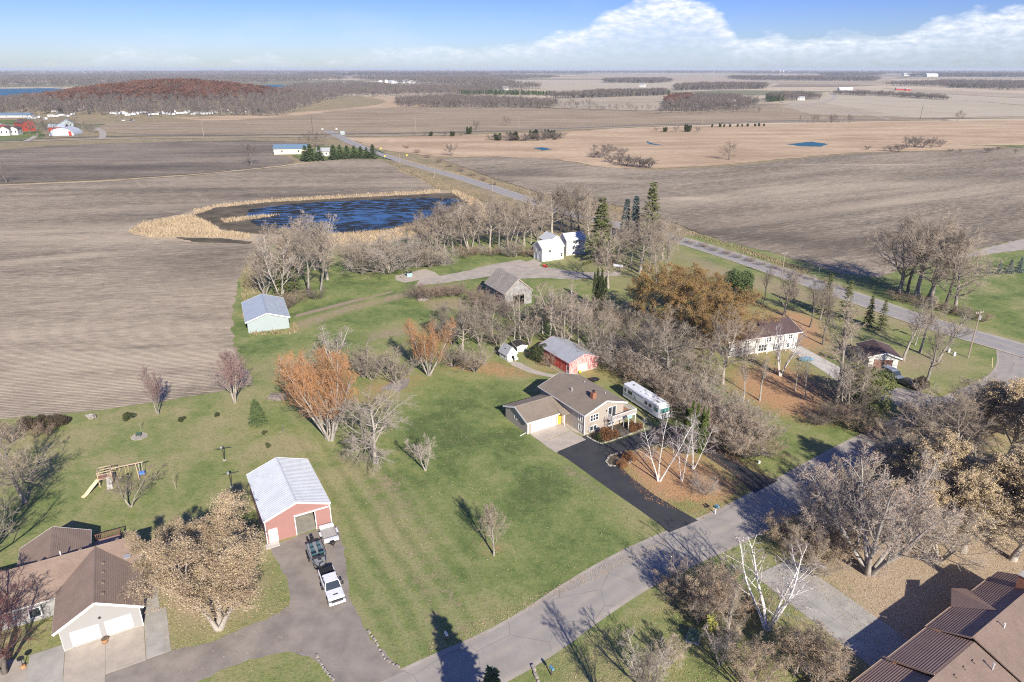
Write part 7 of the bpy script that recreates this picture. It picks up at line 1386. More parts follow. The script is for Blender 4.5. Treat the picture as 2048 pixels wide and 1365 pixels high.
m = MB(); m.tube([(0, 2.85, .46), (0, 2.9, 1.1)], .05, 6); m.build('winch_post', 'sign_yellow', bl)
for s in (-1, 1):
    for y_ in (-1.5, -.7): wheel(bl, s * 1.08, y_, .32, .2)
    MB().span(s * .96, s * 1.2, -1.95, -.25, .66, .72).build('mudguard', 'bed_cover', bl)
# utility trailer
ut = empty('utility_trailer', (-25.15, 77.35, 0), math.radians(-64 - 90), 'low grey utility trailer with plywood floor beside the barn corner', 'trailer')
m = MB(); m.span(-.95, .95, -1.75, 1.3, .50, .60); f_ = m.build('frame', 'metal_galv', ut); MB().span(-.86, .86, -1.3, .95, .601, .63).build('plywood_floor', 'ply_grey', ut); m = MB(); m.span(-.98, .98, 1.25, 1.75, .55, .92); m.build('front_box', 'rv_white', ut); m = MB(); m.span(-.98, .98, -2.0, -1.5, .55, .90); m.build('tail_ramp', 'rv_white', ut)
m = MB(); m.span(-1.0, -.94, -1.5, 1.25, .6, .82); m.span(.94, 1.0, -1.5, 1.25, .6, .82); m.build('side_rail', 'metal_galv', ut); m = MB(); m.tube([(-.6, 1.75, .55), (0, 2.6, .55)], .05, 6); m.tube([(.6, 1.75, .55), (0, 2.6, .55), (0, 2.9, .55)], .05, 6); m.span(-.3, .3, 1.8, 2.2, .6, .8); m.build('drawbar', 'bed_cover', ut)
for s in (-1, 1): wheel(ut, s * 1.12, -.3, .33, .2); MB().span(s * 1.0, s * 1.26, -.8, .2, .68, .74).build('mudguard', 'rv_white', ut)
# motorhome, nose towards +y
rv = empty('motorhome', (25.4, 116.2, 0), math.radians(-62 - 90), 'white motorhome with teal windscreen parked behind the split level house', 'motorhome')
def rsec(w, z0, z1, c=.22): return [(-w, z0), (w, z0), (w, z1 - c), (w - c * .35, z1 - c * .3), (w - c, z1), (-w + c, z1), (-w + c * .35, z1 - c * .3), (-w, z1 - c)]
loft('body', [(-5.6, rsec(1.15, .55, 3.05)), (-5.4, rsec(1.25, .45, 3.12)), (4.6, rsec(1.25, .45, 3.12)), (5.2, rsec(1.2, .5, 3.02)), (5.55, rsec(1.08, .55, 2.75)), (5.65, rsec(1.0, .6, 2.0))], 'rv_white', rv)
m = MB(); V5 = []
m.prism([(-1.13, 5.28), (1.13, 5.28), (1.05, 5.66), (.6, 5.72), (-.6, 5.72), (-1.05, 5.66)], 'z', 1.55, 2.45); m.build('windscreen', 'glass_teal', rv); MB().span(-.02, .02, 5.7, 5.735, 1.55, 2.45).build('windscreen_pillar', 'rv_white', rv)
for s in (-1, 1):
    MB().span(s * 1.24, s * 1.265, 3.9, 5.0, 1.6, 2.4).build('window', 'glass_teal', rv)
    for a, b in ((2.4, 3.2), (1.2, 2.0), (-3.9, -2.6), (-5.0, -4.5)): MB().span(s * 1.245, s * 1.265, a, b, 1.65, 2.35).build('window', 'glass', rv)
    for z_ in (1.35, 1.15, .95): MB().span(s * 1.25, s * 1.262, -5.3, 3.6, z_ - .035, z_ + .035).build('stripe', 'rv_stripe', rv)
    m = MB(); m.prism([(-2.2, 2.0), (-1.6, 1.35), (-1.3, 1.35), (-1.9, 2.0)], 'x', s * 1.25, s * 1.266); m.build('stripe', 'rv_stripe', rv); m = MB(); m.span(s * 1.26, s * 1.3, -2.3, 1.0, 2.72, 2.86); m.build('awning_roll', 'rv_white', rv)
    for y_ in (-2.6, 3.6): wheel(rv, s * 1.08, y_, .46, .3)
for y_, x_, w_, l_, h_, mt in ((.9, .1, .7, 1.0, .22, 'white_trim'), (-3.8, .0, .4, .4, .1, 'rv_stripe'), (2.1, 0, .35, .35, .09, 'rv_stripe'), (-.9, -.5, .3, .5, .08, 'metal_galv'), (-.6, .5, .35, .55, .15, 'white_trim'), (4.0, .5, .3, .8, .1, 'rv_stripe'), (3.0, -.3, .25, .7, .06, 'metal_galv')): MB().box((x_, y_, 3.12 + h_ / 2), (w_, l_, h_)).build('roof_vent', mt, rv, bevel=.03)
MB().span(-1.1, 1.1, 5.6, 5.78, .5, .85).build('bumper', 'rv_white', rv); MB().span(-.5, .5, 5.64, 5.7, .95, 1.35).build('grille', 'metal_galv', rv)
for s in (-1, 1): MB().span(s * .65, s * 1.0, 5.62, 5.69, .98, 1.25).build('headlight', 'headlight', rv)
def car(x, y, ang, prof, w, mat, label, name, glassp, cat='car', wheels=(-1.35, 1.4), group=None, detail=True, z=0):
    c_ = empty(name, (x, y, z), ang, label, cat, group); loft('body', [(-w, [(a, b) for a, b in prof]), (-w * .96, prof), (w * .96, prof), (w, prof)], mat, c_)
    bd_ = c_.children[0]
    for v_ in bd_.data.vertices: v_.co.y, v_.co.x = v_.co.x, v_.co.y
    for v_ in bd_.data.vertices:
        f = 1 - .16 * max(0, min(1, (v_.co.z - .9) / .6)); v_.co.x *= f
    bd_.data.flip_normals()
    gl = MB(); q = [(a, b) for a, b in glassp]; gl.prism(q, 'x', -w * .93, w * .93); gl.build('window', 'glass', c_)
    for s in (-1, 1):
        for y_ in wheels: wheel(c_, s * (w - .12), y_, .33, .22)
        if detail: MB().span(s * w * .55, s * w * .92, max(p[0] for p in prof) - .08, max(p[0] for p in prof) + .012, .62, .80).build('headlight', 'headlight', c_); MB().span(s * w * .6, s * w * .95, min(p[0] for p in prof) - .012, min(p[0] for p in prof) + .06, .75, 1.0).build('taillight', 'tail_red', c_)
    return c_
VAN = [(-2.6, .4), (2.55, .4), (2.6, .9), (1.75, 1.08), (1.2, 1.15), (.55, 1.85), (.2, 1.98), (-2.4, 2.0), (-2.6, 1.6)]
q = g(1784, 757); van = car(q[0], q[1], math.radians(196), VAN, .98, 'paint_greyblue', 'grey blue van with pale roof parked before the detached garage', 'parked_van', [(1.24, 1.17), (.60, 1.84), (-2.2, 1.85), (-2.35, 1.25)], 'van', (-1.6, 1.65)); MB().span(-.78, .78, -2.4, .2, 2.0, 2.05).build('roof_panel', 'paint_silver', van); MB().span(-.8, .8, 2.58, 2.66, .5, .85).build('bumper', 'chrome', van); MB().span(-.2, .2, 2.66, 2.67, .55, .68).build('licence_plate', 'white_trim', van)
HAT = [(-2.1, .4), (2.15, .38), (2.2, .75), (1.2, .98), (.35, 1.42), (-.9, 1.46), (-1.85, 1.15), (-2.15, .85)]
q = g(1809, 770); c_ = car(q[0], q[1], math.radians(28), HAT, .9, 'paint_darkgreen', 'small dark hatchback parked beside the grey blue van', 'parked_car', [(1.12, .98), (.36, 1.40), (-.9, 1.44), (-1.78, 1.10)]); MB().span(-.22, .22, -2.17, -2.15, .75, .87).build('licence_plate', 'white_trim', c_)
for i, (px_, py_, l_) in enumerate([(247, 243, 'white car parked on the farm lane near the campsite'), (262, 242, 'dark car at the end of the farm lane near the campsite')]): q = g(px_, py_); car(q[0], q[1], 1.2, HAT, .9, 'paint_white' if i == 0 else 'paint_darkgreen', l_, 'parked_car', [(1.12, .98), (.36, 1.40), (-.9, 1.44), (-1.78, 1.10)], detail=False, z=.2)
# lawn tractor
q = g(1091, 535); lt = empty('lawn_tractor', (q[0], q[1], 0), .8, 'red lawn tractor in front of the white farm garage', 'lawn tractor'); m = MB(); m.prism([(-.9, .3), (.95, .3), (.95, .85), (.2, .9), (.1, .5), (-.8, .55)], 'x', -.32, .32); m.build('body', 'tractor_red', lt); m = MB(); m.box((0, -.4, .75), (.45, .45, .1)); m.box((0, -.62, .98), (.42, .08, .42)); m.build('seat', 'paint_black', lt); MB().span(-.6, .6, -.5, .5, .15, .3).build('mower_deck', 'tractor_red', lt); MB().tube([(0, .15, .85), (0, 0, 1.15)], .03, 6).build('steering_column', 'paint_black', lt)
for s in (-1, 1): wheel(lt, s * .45, -.55, .3, .22); wheel(lt, s * .4, .7, .2, .16)
# campers: every trailer of the campsite
def make_camper():
    c = empty('camper', (0, 0, 0)); m = MB(); m.prism([(-3.5, .6), (3.3, .6), (3.6, 1.6), (3.2, 3.0), (-3.3, 3.1), (-3.6, 2.4)], 'x', -1.2, 1.2); m.build('body', 'rv_white', c); m = MB(); m.span(-1.22, -1.2, -2, -1, 1.5, 2.3); m.span(-1.22, -1.2, .5, 1.8, 1.5, 2.3); m.span(1.2, 1.22, -2, -.5, 1.5, 2.3); m.build('window', 'glass', c); m = MB(); m.span(-1.25, 1.25, -.9, .3, 0, .65); m.build('wheel', 'tyre', c); return c
cp = make_camper(); rgc = random.Random(4); spots = [(x, 233.0 - (x - 225) * .02 + rgc.uniform(-2.2, 2.0)) for x in range(226, 432, 5)] + [(x, 226 + rgc.uniform(-2, 3)) for x in range(428, 505, 9)] + [(x, 240 - (x - 58) * .06 + rgc.uniform(-2.5, 2.5)) for x in range(58, 150, 11)] + [(170, 226), (110, 230), (118, 231), (163, 228), (150, 233)]
for i, (px_, py_) in enumerate(sorted(spots)):
    c = cp if i == 0 else copy_tree(cp); q = g(px_, py_); c.location = (q[0], q[1], float(max(0, hill_z(q[0], q[1]) - .5)) + .1); c.rotation_euler = (0, 0, rgc.uniform(-.6, 2.2)); c.scale = (.95, .95, .9)
    tag(c, '%s from left of the white campers below the wooded hill' % ordw(i), 'camper', 'campers at the foot of the wooded hill')

# ================================================================== yard things
# transformer box
q = g(1386, 1279); tb = empty('transformer_box', (q[0], q[1], 0), math.radians(-22), 'dark green utility transformer box on a pad by the sapling', 'utility box'); MB().span(-.75, .75, -.7, .7, 0, .12).build('pad', 'concrete_pale', tb); MB().span(-.6, .6, -.55, .55, .12, .95).build('cabinet', 'green_box', tb, bevel=.03)
m = MB(); m.prism([(-.62, .951), (.62, .951), (.62, .99), (0, 1.06), (-.62, .99)], 'y', -.57, .57); m.build('lid', 'green_box', tb); MB().span(-.08, .08, -.565, -.551, .5, .62).build('warning_label', 'white_trim', tb)
# mailboxes
q = g(1430, 1028); mb_ = empty('mailbox', (q[0], q[1], 0), math.radians(30), 'pair of mailbox and newspaper tube on a white post by the asphalt driveway', 'mailbox'); MB().span(-.06, .06, -.06, .06, 0, 1.05).build('post', 'white_trim', mb_); MB().span(-.5, .5, -.05, .05, 1.05, 1.13).build('crossbar', 'white_trim', mb_)
m = MB(); m.prism([(-.32 + .2 * 0, 1.13), (-.08, 1.13), (-.08, 1.32), (-.2, 1.42), (-.32, 1.32)], 'y', -.28, .28); m.build('letter_box', 'green_box', mb_); m = MB(); m.span(.08, .42, -.3, .3, 1.13, 1.36); m.build('newspaper_tube', 'pool_blue', mb_)
q = g(893, 1283); mb_ = empty('mailbox', (q[0], q[1], 0), math.radians(30), 'pale mailbox standing in the spruce shadow beside the road', 'mailbox'); MB().span(-.06, .06, -.06, .06, 0, 1.0).build('post', 'pole_dark', mb_); m = MB(); m.prism([(-.13, 1.0), (.13, 1.0), (.13, 1.2), (0, 1.3), (-.13, 1.2)], 'y', -.3, .3); m.build('letter_box', 'rv_white', mb_)
q = g(1103, 1352); mb_ = empty('mailbox', (q[0], q[1], 0), math.radians(30), 'pale blue mailbox at the bottom edge by the small rock heap', 'mailbox'); MB().span(-.06, .06, -.06, .06, 0, 1.0).build('post', 'pole_dark', mb_); m = MB(); m.prism([(-.13, 1.0), (.13, 1.0), (.13, 1.2), (0, 1.3), (-.13, 1.2)], 'y', -.3, .3); m.build('letter_box', 'pool_blue', mb_)
# clothes posts
for px_, py_, tp, lb in ((449, 921, 896, 'rear clothes line post, farther from the barn'), (463, 974, 947, 'front clothes line post, nearer the barn')):
    q = g(px_, py_); h = height_for((px_, py_), tp); e = empty('clothes_post', (q[0], q[1], 0), math.radians(20), lb, 'clothes post', 'clothes line posts'); MB().tube([(0, 0, 0), (0, 0, h)], .06, 8).build('post', 'dark_trim', e); MB().tube([(-1.2, 0, h - .05), (1.2, 0, h - .05)], .05, 6).build('crossbar', 'dark_trim', e); MB().box((-.15, 0, h + .12), (.32, .3, .3)).build('bird_box', 'metal_galv', e); MB().cyl((0, 0, .04), .25, .08, 12).build('footing', 'concrete_pale', e)
# play set
pa = math.radians(26); q = g(214, 972); ps = empty('play_set', (q[0], q[1], 0), pa, 'wooden play set with cream slide, climbing wall and swings', 'play set')
for a_, b_ in ((-.9, 0), (.9, 0), (-.9, 1.6), (.9, 1.6)): MB().span(a_ - .06, a_ + .06, b_ - .06, b_ + .06, 0, 2.5).build('post', 'wood_fresh', ps)
fl = MB().span(-.9, .9, .0, 1.6, 1.2, 1.28).build('platform', 'wood_grey', ps)
for k in range(8): MB().span(-.9 + .225 * k, -.9 + .225 * k + .2, .0, 1.6, 1.281, 1.31).build('plank', 'wood_fresh', fl)
for k in range(9): MB().span(-.85 + k * .11, -.78 + k * .11, -.08, -.04, 1.35, 2.0).build('baluster', 'wood_red', ps)
for z_, y_ in ((2.05, 0), (1.35, 0), (2.05, 1.6), (2.46, 0), (2.46, 1.6)): MB().span(-.95, .95, y_ - .05, y_ + .05, z_, z_ + .1).build('rail', 'wood_fresh', ps)
for x_ in (-.9, .9): MB().span(x_ - .05, x_ + .05, -.04, 1.64, 2.46, 2.56).build('rail', 'wood_fresh', ps)
m = MB(); m.tube([(-.8, -.1, 1.3), (-1.5, -1.0, .95), (-2.5, -2.3, .25), (-2.9, -2.75, .18)], .04, 5)
m = MB(); A = [(-.95, .1, 1.32), (-1.75, -.9, .85), (-2.6, -1.9, .28), (-3.0, -2.4, .2)]
for (p, r_) in zip(A, A[1:]):
    d_ = Vector((r_[0] - p[0], r_[1] - p[1], 0)).normalized(); n_ = Vector((-d_.y, d_.x, 0)) * .28
    m.poly([(p[0] - n_.x, p[1] - n_.y, p[2]), (r_[0] - n_.x, r_[1] - n_.y, r_[2]), (r_[0] + n_.x, r_[1] + n_.y, r_[2]), (p[0] + n_.x, p[1] + n_.y, p[2])]); 
    for s in (-1, 1): m.tube([(p[0] + s * n_.x, p[1] + s * n_.y, p[2] + .06), (r_[0] + s * n_.x, r_[1] + s * n_.y, r_[2] + .06)], .05, 5)
m.build('slide', 'slide_cream', ps)
m = MB(); m.prism([(-.02, 1.25), (-1.3, 0), (-1.22, 0), (.06, 1.25)], 'x', .1, .85); m.build('climbing_wall', 'ply_grey', ps)
MB().box((3.1, .8, 2.4), (4.6, .12, .14)).build('swing_beam', 'wood_fresh', ps); m = MB(); m.tube([(4.3, .8, 2.4), (4.5, -.4, 0)], .06, 5); m.tube([(4.3, .8, 2.4), (4.5, 2.0, 0)], .06, 5); m.build('swing_frame', 'wood_fresh', ps)
for x_, mt, sw in ((1.8, 'swing_yellow', 'swing_seat'), (3.0, 'swing_yellow', 'swing_seat'), (4.9, 'white_trim', 'glider_swing')):
    m = MB(); m.tube([(x_ - .22, .8, 2.35), (x_ - .22, .8, .55)], .02, 4); m.tube([(x_ + .22, .8, 2.35), (x_ + .22, .8, .55)], .02, 4); s_ = m.build('swing_chain', mt, ps); MB().box((x_, .8, .52), (.5 if x_ < 4 else .8, .22 if x_ < 4 else .6, .06 if x_ < 4 else .3)).build(sw, 'slide_cream' if x_ < 4 else 'swing_blue', s_)
MB().box((5.0, .8, 2.4), (.9, .10, .12)).build('swing_beam', 'wood_fresh', ps)
# boulder, fire pit rings, stone borders
q = g(184, 838); tag(MB().blobby((q[0], q[1], .45), (.75, .55, .55), 3, 3, .3).build('boulder', 'stone', None), 'grey boulder at the field edge on the west lawn', 'boulder')
def stone_ring(px_, py_, r_, n, label, pot=None, flat=1.0, name='stone_ring', size=.18):
    q = g(px_, py_); e = empty(name, (q[0], q[1], 0), 0, label, 'stone border'); m = MB(); m.prism([(r_ * math.cos(6.283 * k / 24), r_ * flat * math.sin(6.283 * k / 24)) for k in range(24)], 'z', .01, .05); m.build('gravel_bed', 'gravel_pale', e); rg = random.Random(px_)
    base = [MB().blobby((0, 0, 0), (size, size * .8, size * .6), 30 + k, 1, .3).mesh('stone', 'stone') for k in range(3)]
    for k in range(n):
        a = 6.283 * k / n; o = bpy.data.objects.new('stone', base[k % 3]); COL.objects.link(o); o.parent = e; o.location = (r_ * math.cos(a), r_ * flat * math.sin(a), size * .4); o.rotation_euler = (0, 0, rg.uniform(0, 6)); o.scale = [rg.uniform(.7, 1.2)] * 3
    return e
fr = stone_ring(279, 874, 1.25, 16, 'pale gravel ring edged with stones and a small bench on the west lawn'); m = MB(); m.box((-.2, .1, .35), (.9, .4, .08)); m.box((-.2, .3, .6), (.9, .06, .4), 0, .2); m.span(-.6, -.5, 0, .2, 0, .35); m.span(.1, .2, 0, .2, 0, .35); tag(m.build('garden_bench', 'green_box', None), 'dark green bench standing in the gravel ring', 'bench').location = (*g(279, 874), 0)
def heap(px_, py_, rx, ry, h, n, mat, name, label, cat, seed, piece='stone', size=.25, stick=False):
    q = g(px_, py_); e = empty(name, (q[0], q[1], 0), 0, label, cat); rg = random.Random(seed); MB().blobby((0, 0, h * .2), (rx * .9, ry * .9, h * .7), seed, 2, .2).build('core', mat, e)
    base = [(MB().blobby((0, 0, 0), (size, size * .7, size * .55), seed + k, 1, .3) if not stick else MB().tube([(-size * 4, 0, 0), (0, .1, .05), (size * 4, 0, 0)], [.05, .04, .015], 4)).mesh(piece, mat) for k in range(3)]
    for k in range(n): a = rg.uniform(0, 6.28); r_ = rg.uniform(0, 1) ** .5; o = bpy.data.objects.new(piece, base[k % 3]); COL.objects.link(o); o.parent = e; o.location = (rx * r_ * math.cos(a), ry * r_ * math.sin(a), h * (1 - r_ * r_) * .85 + .05); o.rotation_euler = (rg.uniform(-.4, .4), rg.uniform(-.4, .4), rg.uniform(0, 6.3)); o.scale = [rg.uniform(.6, 1.3)] * 3
heap(555, 796, 2.0, 1.6, .8, 70, 'rubble', 'brush_pile', 'round grey pile of sticks and rubble by the orange willows', 'pile', 5, 'stick', .2, True); heap(880, 528, 5, 2.5, 1.2, 70, 'rubble', 'scrap_heap', 'scattered logs and scrap behind the concrete pad', 'pile', 6, 'log', .3, True); heap(846, 600, 2.0, 1.2, 1.0, 30, 'rubble', 'scrap_heap', 'dark scrap at the left end of the brush island', 'pile', 7, 'log', .25, True)
def stone_border(pts, label, size=.22, gap=.42, mat='stone', px=True, name='stone_border'):
    P_ = [Vector(g(*p)) for p in pts]; e = empty(name, (P_[0].x, P_[0].y, 0), 0, label, 'stone border'); rg = random.Random(len(pts) * 7 + int(P_[0].x)); base = [MB().box((0, 0, 0), (size * 2, size * 1.2, size)).mesh('stone', mat), MB().blobby((0, 0, 0), (size, size * .7, size * .5), 5, 1, .25).mesh('stone', mat)]
    for a, b in zip(P_, P_[1:]):
        n = max(1, int((b - a).length / gap))
        for k in range(n): p = a + (b - a) * ((k + .5) / n); o = bpy.data.objects.new('stone', base[k % 2]); COL.objects.link(o); o.parent = e; o.location = (p.x - P_[0].x, p.y - P_[0].y, size * .4); o.rotation_euler = (0, 0, math.atan2((b - a).y, (b - a).x) + rg.uniform(-.15, .15)); o.scale = [rg.uniform(.85, 1.1)] * 3
stone_border([(735, 1262), (752, 1285), (762, 1305), (772, 1322), (800, 1337)], 'row of pale edging stones along the gravel drive mouth', .22, .6, 'stone'); stone_border([(1212, 925), (1220, 912), (1246, 906), (1262, 915), (1262, 925), (1240, 934), (1218, 932), (1212, 925)], 'ring of pale stones round the planting bed by the birches', .25, .5)
stone_border([(1173, 873), (1188, 882), (1202, 888), (1230, 880), (1262, 868), (1290, 858)], 'pale kerb stones edging the bed below the house', .16, .34, 'concrete_pale'); stone_border([(632, 1310), (640, 1326), (652, 1345), (668, 1362)], 'dark edging stones at the end of the lawn island', .22, .5); stone_border([(1066, 1334), (1070, 1350), (1078, 1368)], 'rough rocks at the road edge by the blue mailbox', .3, .5)
stone_border([(1100, 735), (1112, 742), (1126, 748)], 'stones scattered along the red shed wall', .2, .4)
sheet('planting_bed', [(1173, 872), (1188, 880), (1202, 886), (1230, 878), (1262, 866), (1290, 856), (1262, 842), (1230, 850), (1196, 862)], .03, 'mud', smooth_it=1); sheet('planting_bed', [(1213, 924), (1221, 912), (1246, 907), (1262, 916), (1262, 925), (1240, 933), (1219, 931)], .03, 'mud', smooth_it=1)
sheet('gravel_bed', [(-60, 1330), (40, 1318), (80, 1345), (100, 1365), (60, 1420), (-100, 1420)], .03, 'gravel_pale', jitter=.05, step=.5); sheet('gravel_bed', [(762, 778), (790, 760), (820, 755), (815, 775), (795, 785)], .02, 'gravel_drive', jitter=.2, step=1)
# tub planter between the garage doors and garden post
x_, y_ = west(3.9, -.75); e = empty('planter', (x_, y_, .05), 0, 'half barrel planter between the two white garage doors', 'planter'); MB().cyl((0, 0, .25), .26, .5, 16, .36).build('tub', 'terracotta', e); MB().cyl((0, 0, .5), .31, .04, 16).build('soil', 'mud', e); MB().tube([(.3 * math.cos(a * .393), .3 * math.sin(a * .393), .12) for a in range(17)], .02, 4).build('band', 'dark_trim', e)
q = g(47, 1335); e = empty('garden_torch', (q[0], q[1], 0), 0, 'dark topped garden post on a clay base at the corner of the apron', 'garden post'); MB().cyl((0, 0, .15), .3, .3, 10, .2).build('base', 'terracotta', e); MB().tube([(0, 0, .3), (0, 0, 1.2)], .04, 6).build('post', 'dark_trim', e); MB().cyl((0, 0, 1.25), .35, .12, 12).build('bowl', 'dark_trim', e)
# basketball hoop, deck side; air conditioner; step pads
q = g(1256, 862); e = empty('basketball_hoop', (q[0], q[1], 0), math.radians(33), 'basketball hoop with pale board in front of the deck', 'basketball hoop'); MB().tube([(0, 0, 0), (0, 0, 2.6)], .07, 8).build('pole', 'white_trim', e); MB().box((0, -.25, 2.9), (1.1, .05, .75)).build('backboard', 'teal_box', e); MB().tube([(.23 * math.cos(a * .785), -.52 + .23 * math.sin(a * .785), 2.7) for a in range(9)], .015, 4).build('rim', 'orange_red', e)
# barn side: concrete step and white panel
x_, y_ = rot2(-.2, -.8, math.radians(29.1)); e = tag(MB().span(-.9, .9, -.5, .5, 0, .12).build('door_step', 'concrete_pale', None), 'square concrete step at the left door of the rose barn', 'step'); e.location = (-33.19 + .75, 75.98 - .35, 0); e.rotation_euler = (0, 0, math.radians(29))
# teal dumpster, propane tank, blue tarp
q = g(819, 553); e = empty('dumpster', (q[0], q[1], 0), .3, 'small teal bin with black lid on the old concrete pad', 'bin'); MB().prism([(-.75, 0), (.75, 0), (.85, 1.2), (-.85, 1.2)], 'y', -.6, .6).build('bin_body', 'teal_box', e); MB().box((0, 0, 1.27), (1.8, 1.4, .1), 0, .1).build('lid', 'dark_trim', e)
q = g(1236, 537); e = empty('propane_tank', (q[0], q[1], 0), -.6, 'pale propane tank under the bare trees right of the farmhouse', 'tank'); MB().tube([(-1.7, 0, .8), (-1.5, 0, .8), (1.5, 0, .8), (1.7, 0, .8)], [.25, .5, .5, .25], 14).build('tank', 'rv_white', e); m = MB(); m.span(-1.1, -.9, -.4, .4, 0, .4); m.span(.9, 1.1, -.4, .4, 0, .4); m.build('leg', 'concrete_grey', e)
q = g(1612, 722); tag(MB().blobby((q[0], q[1], .4), (1.5, .6, .5), 9, 2, .15).build('tarpaulin', 'pool_blue', None), 'blue tarpaulin heap on the pale walk of the white house', 'tarpaulin')
q = g(1160, 752); e = empty('hose_reel', (q[0] - 2, q[1] - 1, 0), 0, 'yellow hose reel against the faded red shed front', 'hose reel'); e.location = (14.4, 131.9, 0); MB().cyl((0, -.2, .5), .3, .2, 12, axis='y').build('reel', 'sign_yellow', e); MB().span(-.04, .04, -.24, -.16, 0, .5).build('stand', 'dark_trim', e)
e = empty('satellite_post', (*g(1189, 789), 0)); bpy.data.objects.remove(e)
q = g(1189, 765); e = empty('picnic_table', (q[0], q[1], 0), .5, 'dark round table behind the split level house', 'table'); MB().cyl((0, 0, .72), 1.0, .07, 16).build('table_top', 'dark_trim', e); MB().cyl((0, 0, .35), .08, .7, 8).build('leg', 'dark_trim', e)
for i, (px_, py_, lb) in enumerate([(1897, 705, 'left one of two pale utility pedestals by the highway pole'), (1908, 712, 'right, smaller utility pedestal by the highway pole')]): q = g(px_, py_); tag(MB().box((q[0], q[1], .45), (.45, .4, .9)).build('utility_pedestal', 'rv_white', None, bevel=.03), lb, 'utility box')
q = g(1984, 736); tag(MB().tube([(q[0], q[1], 0), (q[0] - .5, q[1], 2.4)], .05, 6).build('marker_post', 'slide_cream', None), 'leaning pale marker post near the highway junction', 'post')
tag(MB().box((*g(1518, 927), .25), (.3, .3, .5)).build('marker_block', 'white_trim', None), 'small white marker at the hedge end beside the second driveway', 'marker')
MB_s = MB(); q = g(1008, 880); m = MB(); m.box((q[0], q[1], .08), (2.0, .1, .08), math.radians(-150)); # downspout extension on the lawn
m = MB(); a = g(1040, 873); b = g(1053, 866); m.tube([(a[0], a[1], .06), (b[0], b[1], .08)], .06, 6); tag(m.build('drain_pipe', 'white_trim', None), 'white drain pipe lying on the lawn at the garage corner', 'pipe')
# ---- utility poles
def pole(px_, py_, top, label, arms=True, dark=False, xf=False, group='utility poles', ang=.4):
    q = g(px_, py_); h = height_for((px_, py_), top); e = empty('utility_pole', (q[0], q[1], 0), ang, label, 'utility pole', group); r = max(.15, h * .014); mt = 'pole_dark' if dark else 'pole_wood'; MB().tube([(0, 0, 0), (0, 0, h)], [r, r * .7], 8).build('mast', mt, e)
    if arms:
        c = MB(); c.box((0, .1, h - .5), (2.4, .12, .14)); c = c.build('crossarm', mt, e); m = MB()
        for x_ in (-1.1, -.4, .4, 1.1): m.cyl((x_, .1, h - .35), .06, .2, 6)
        m.build('insulator', 'white_trim', c)
    if xf: MB().cyl((.35, 0, h - 1.6), .28, .9, 12).build('transformer', 'metal_galv', e)
    return q, h
PL = [pole(1936, 716, 622, 'nearest utility pole, with crossarm, beside the highway bend at the right', xf=True), pole(1562, 560, 504, 'utility pole with crossarm on the far bank of the highway in mid picture'), pole(1355, 502, 457, 'utility pole beside the highway where the farm lane joins'), pole(985, 384, 366, 'thin pale pole beside the highway north of the tree belt', False), pole(869, 352, 333, 'thin pale pole where the highway passes the pond', False), pole(800, 333, 306, 'thin pale pole at the end of the spruce row', False)]
pole(408, 277, 238, 'tall pale pole at the railway in front of the reed bed', False); pole(626, 270, 228, 'tall dark pole left of the railway crossing', False, True); pole(167, 264, 240, 'leaning pale pole by the red barns', False); pole(832, 267, 232, 'tall pale pole behind the railway, right of the crossing', False); pole(1038, 258, 232, 'pale pole on the knoll beyond the railway', False); pole(1229, 252, 225, 'pale pole beyond the railway above the dark copse', False); pole(1404, 250, 217, 'pale pole beyond the railway left of the pale bare trees', False); pole(1840, 240, 208, 'tall dark leaning pole beside the railway at the right', False, True); pole(1565, 232, 192, 'thin pole on the brow of the field by the small white house', False)
m = MB()
for (qa, ha), (qb, hb) in zip(PL[:3], PL[1:3]):
    for dx_ in (-1.0, 1.0):
        pts = []
        for k in range(9): t = k / 8; pts.append((qa[0] + (qb[0] - qa[0]) * t + dx_, qa[1] + (qb[1] - qa[1]) * t, ha + (hb - ha) * t - .3 - 1.6 * 4 * t * (1 - t)))
        m.tube(pts, .012, 3)
tag(m.build('power_line', 'dark_trim', None), 'thin wires strung between the utility poles along the highway', 'power line')
# crossing signals and signs
for i, (px_, py_, lb) in enumerate([(646, 269, 'left railway crossing signal'), (674, 268, 'right railway crossing signal')]):
    q = g(px_, py_); e = empty('crossing_signal', (q[0], q[1], .1), 0, lb + ' with white crossbuck', 'signal', 'railway crossing signals'); MB().tube([(0, 0, 0), (0, 0, 5)], .12, 6).build('mast', 'metal_galv', e); m = MB(); m.box((0, -.15, 4.6), (2.4, .08, .4), 0, 0, .8); m.box((0, -.2, 4.6), (2.4, .08, .4), 0, 0, -.8); m.build('crossbuck', 'white_trim', e); MB().box((0, -.2, 3.3), (1.8, .3, .5)).build('lamp', 'dark_trim', e)
q = g(686, 270); e = empty('signal_hut', (q[0], q[1], .1), 0, 'small pale equipment hut at the railway crossing', 'hut'); MB().span(-2, 2, -1.5, 1.5, 0, 3.2).build('wall', 'metal_siding_pale', e); MB().span(-2.2, 2.2, -1.7, 1.7, 3.2, 3.4).build('roof', 'metal_white', e)
for i, (px_, py_, lb) in enumerate([(762, 304, 'yellow warning sign beyond the highway north of the spruces'), (770, 320, 'yellow warning sign beside the spruce row'), (814, 318, 'yellow warning sign on the far side of the highway')]):
    q = g(px_, py_); e = empty('road_sign', (q[0], q[1], .1), .5, lb, 'road sign'); MB().tube([(0, 0, 0), (0, 0, 2.4)], .06, 6).build('post', 'metal_galv', e); MB().box((0, -.08, 2.5), (1.1, .05, 1.1), 0, 0, PI / 4).build('sign_plate', 'sign_yellow', e)
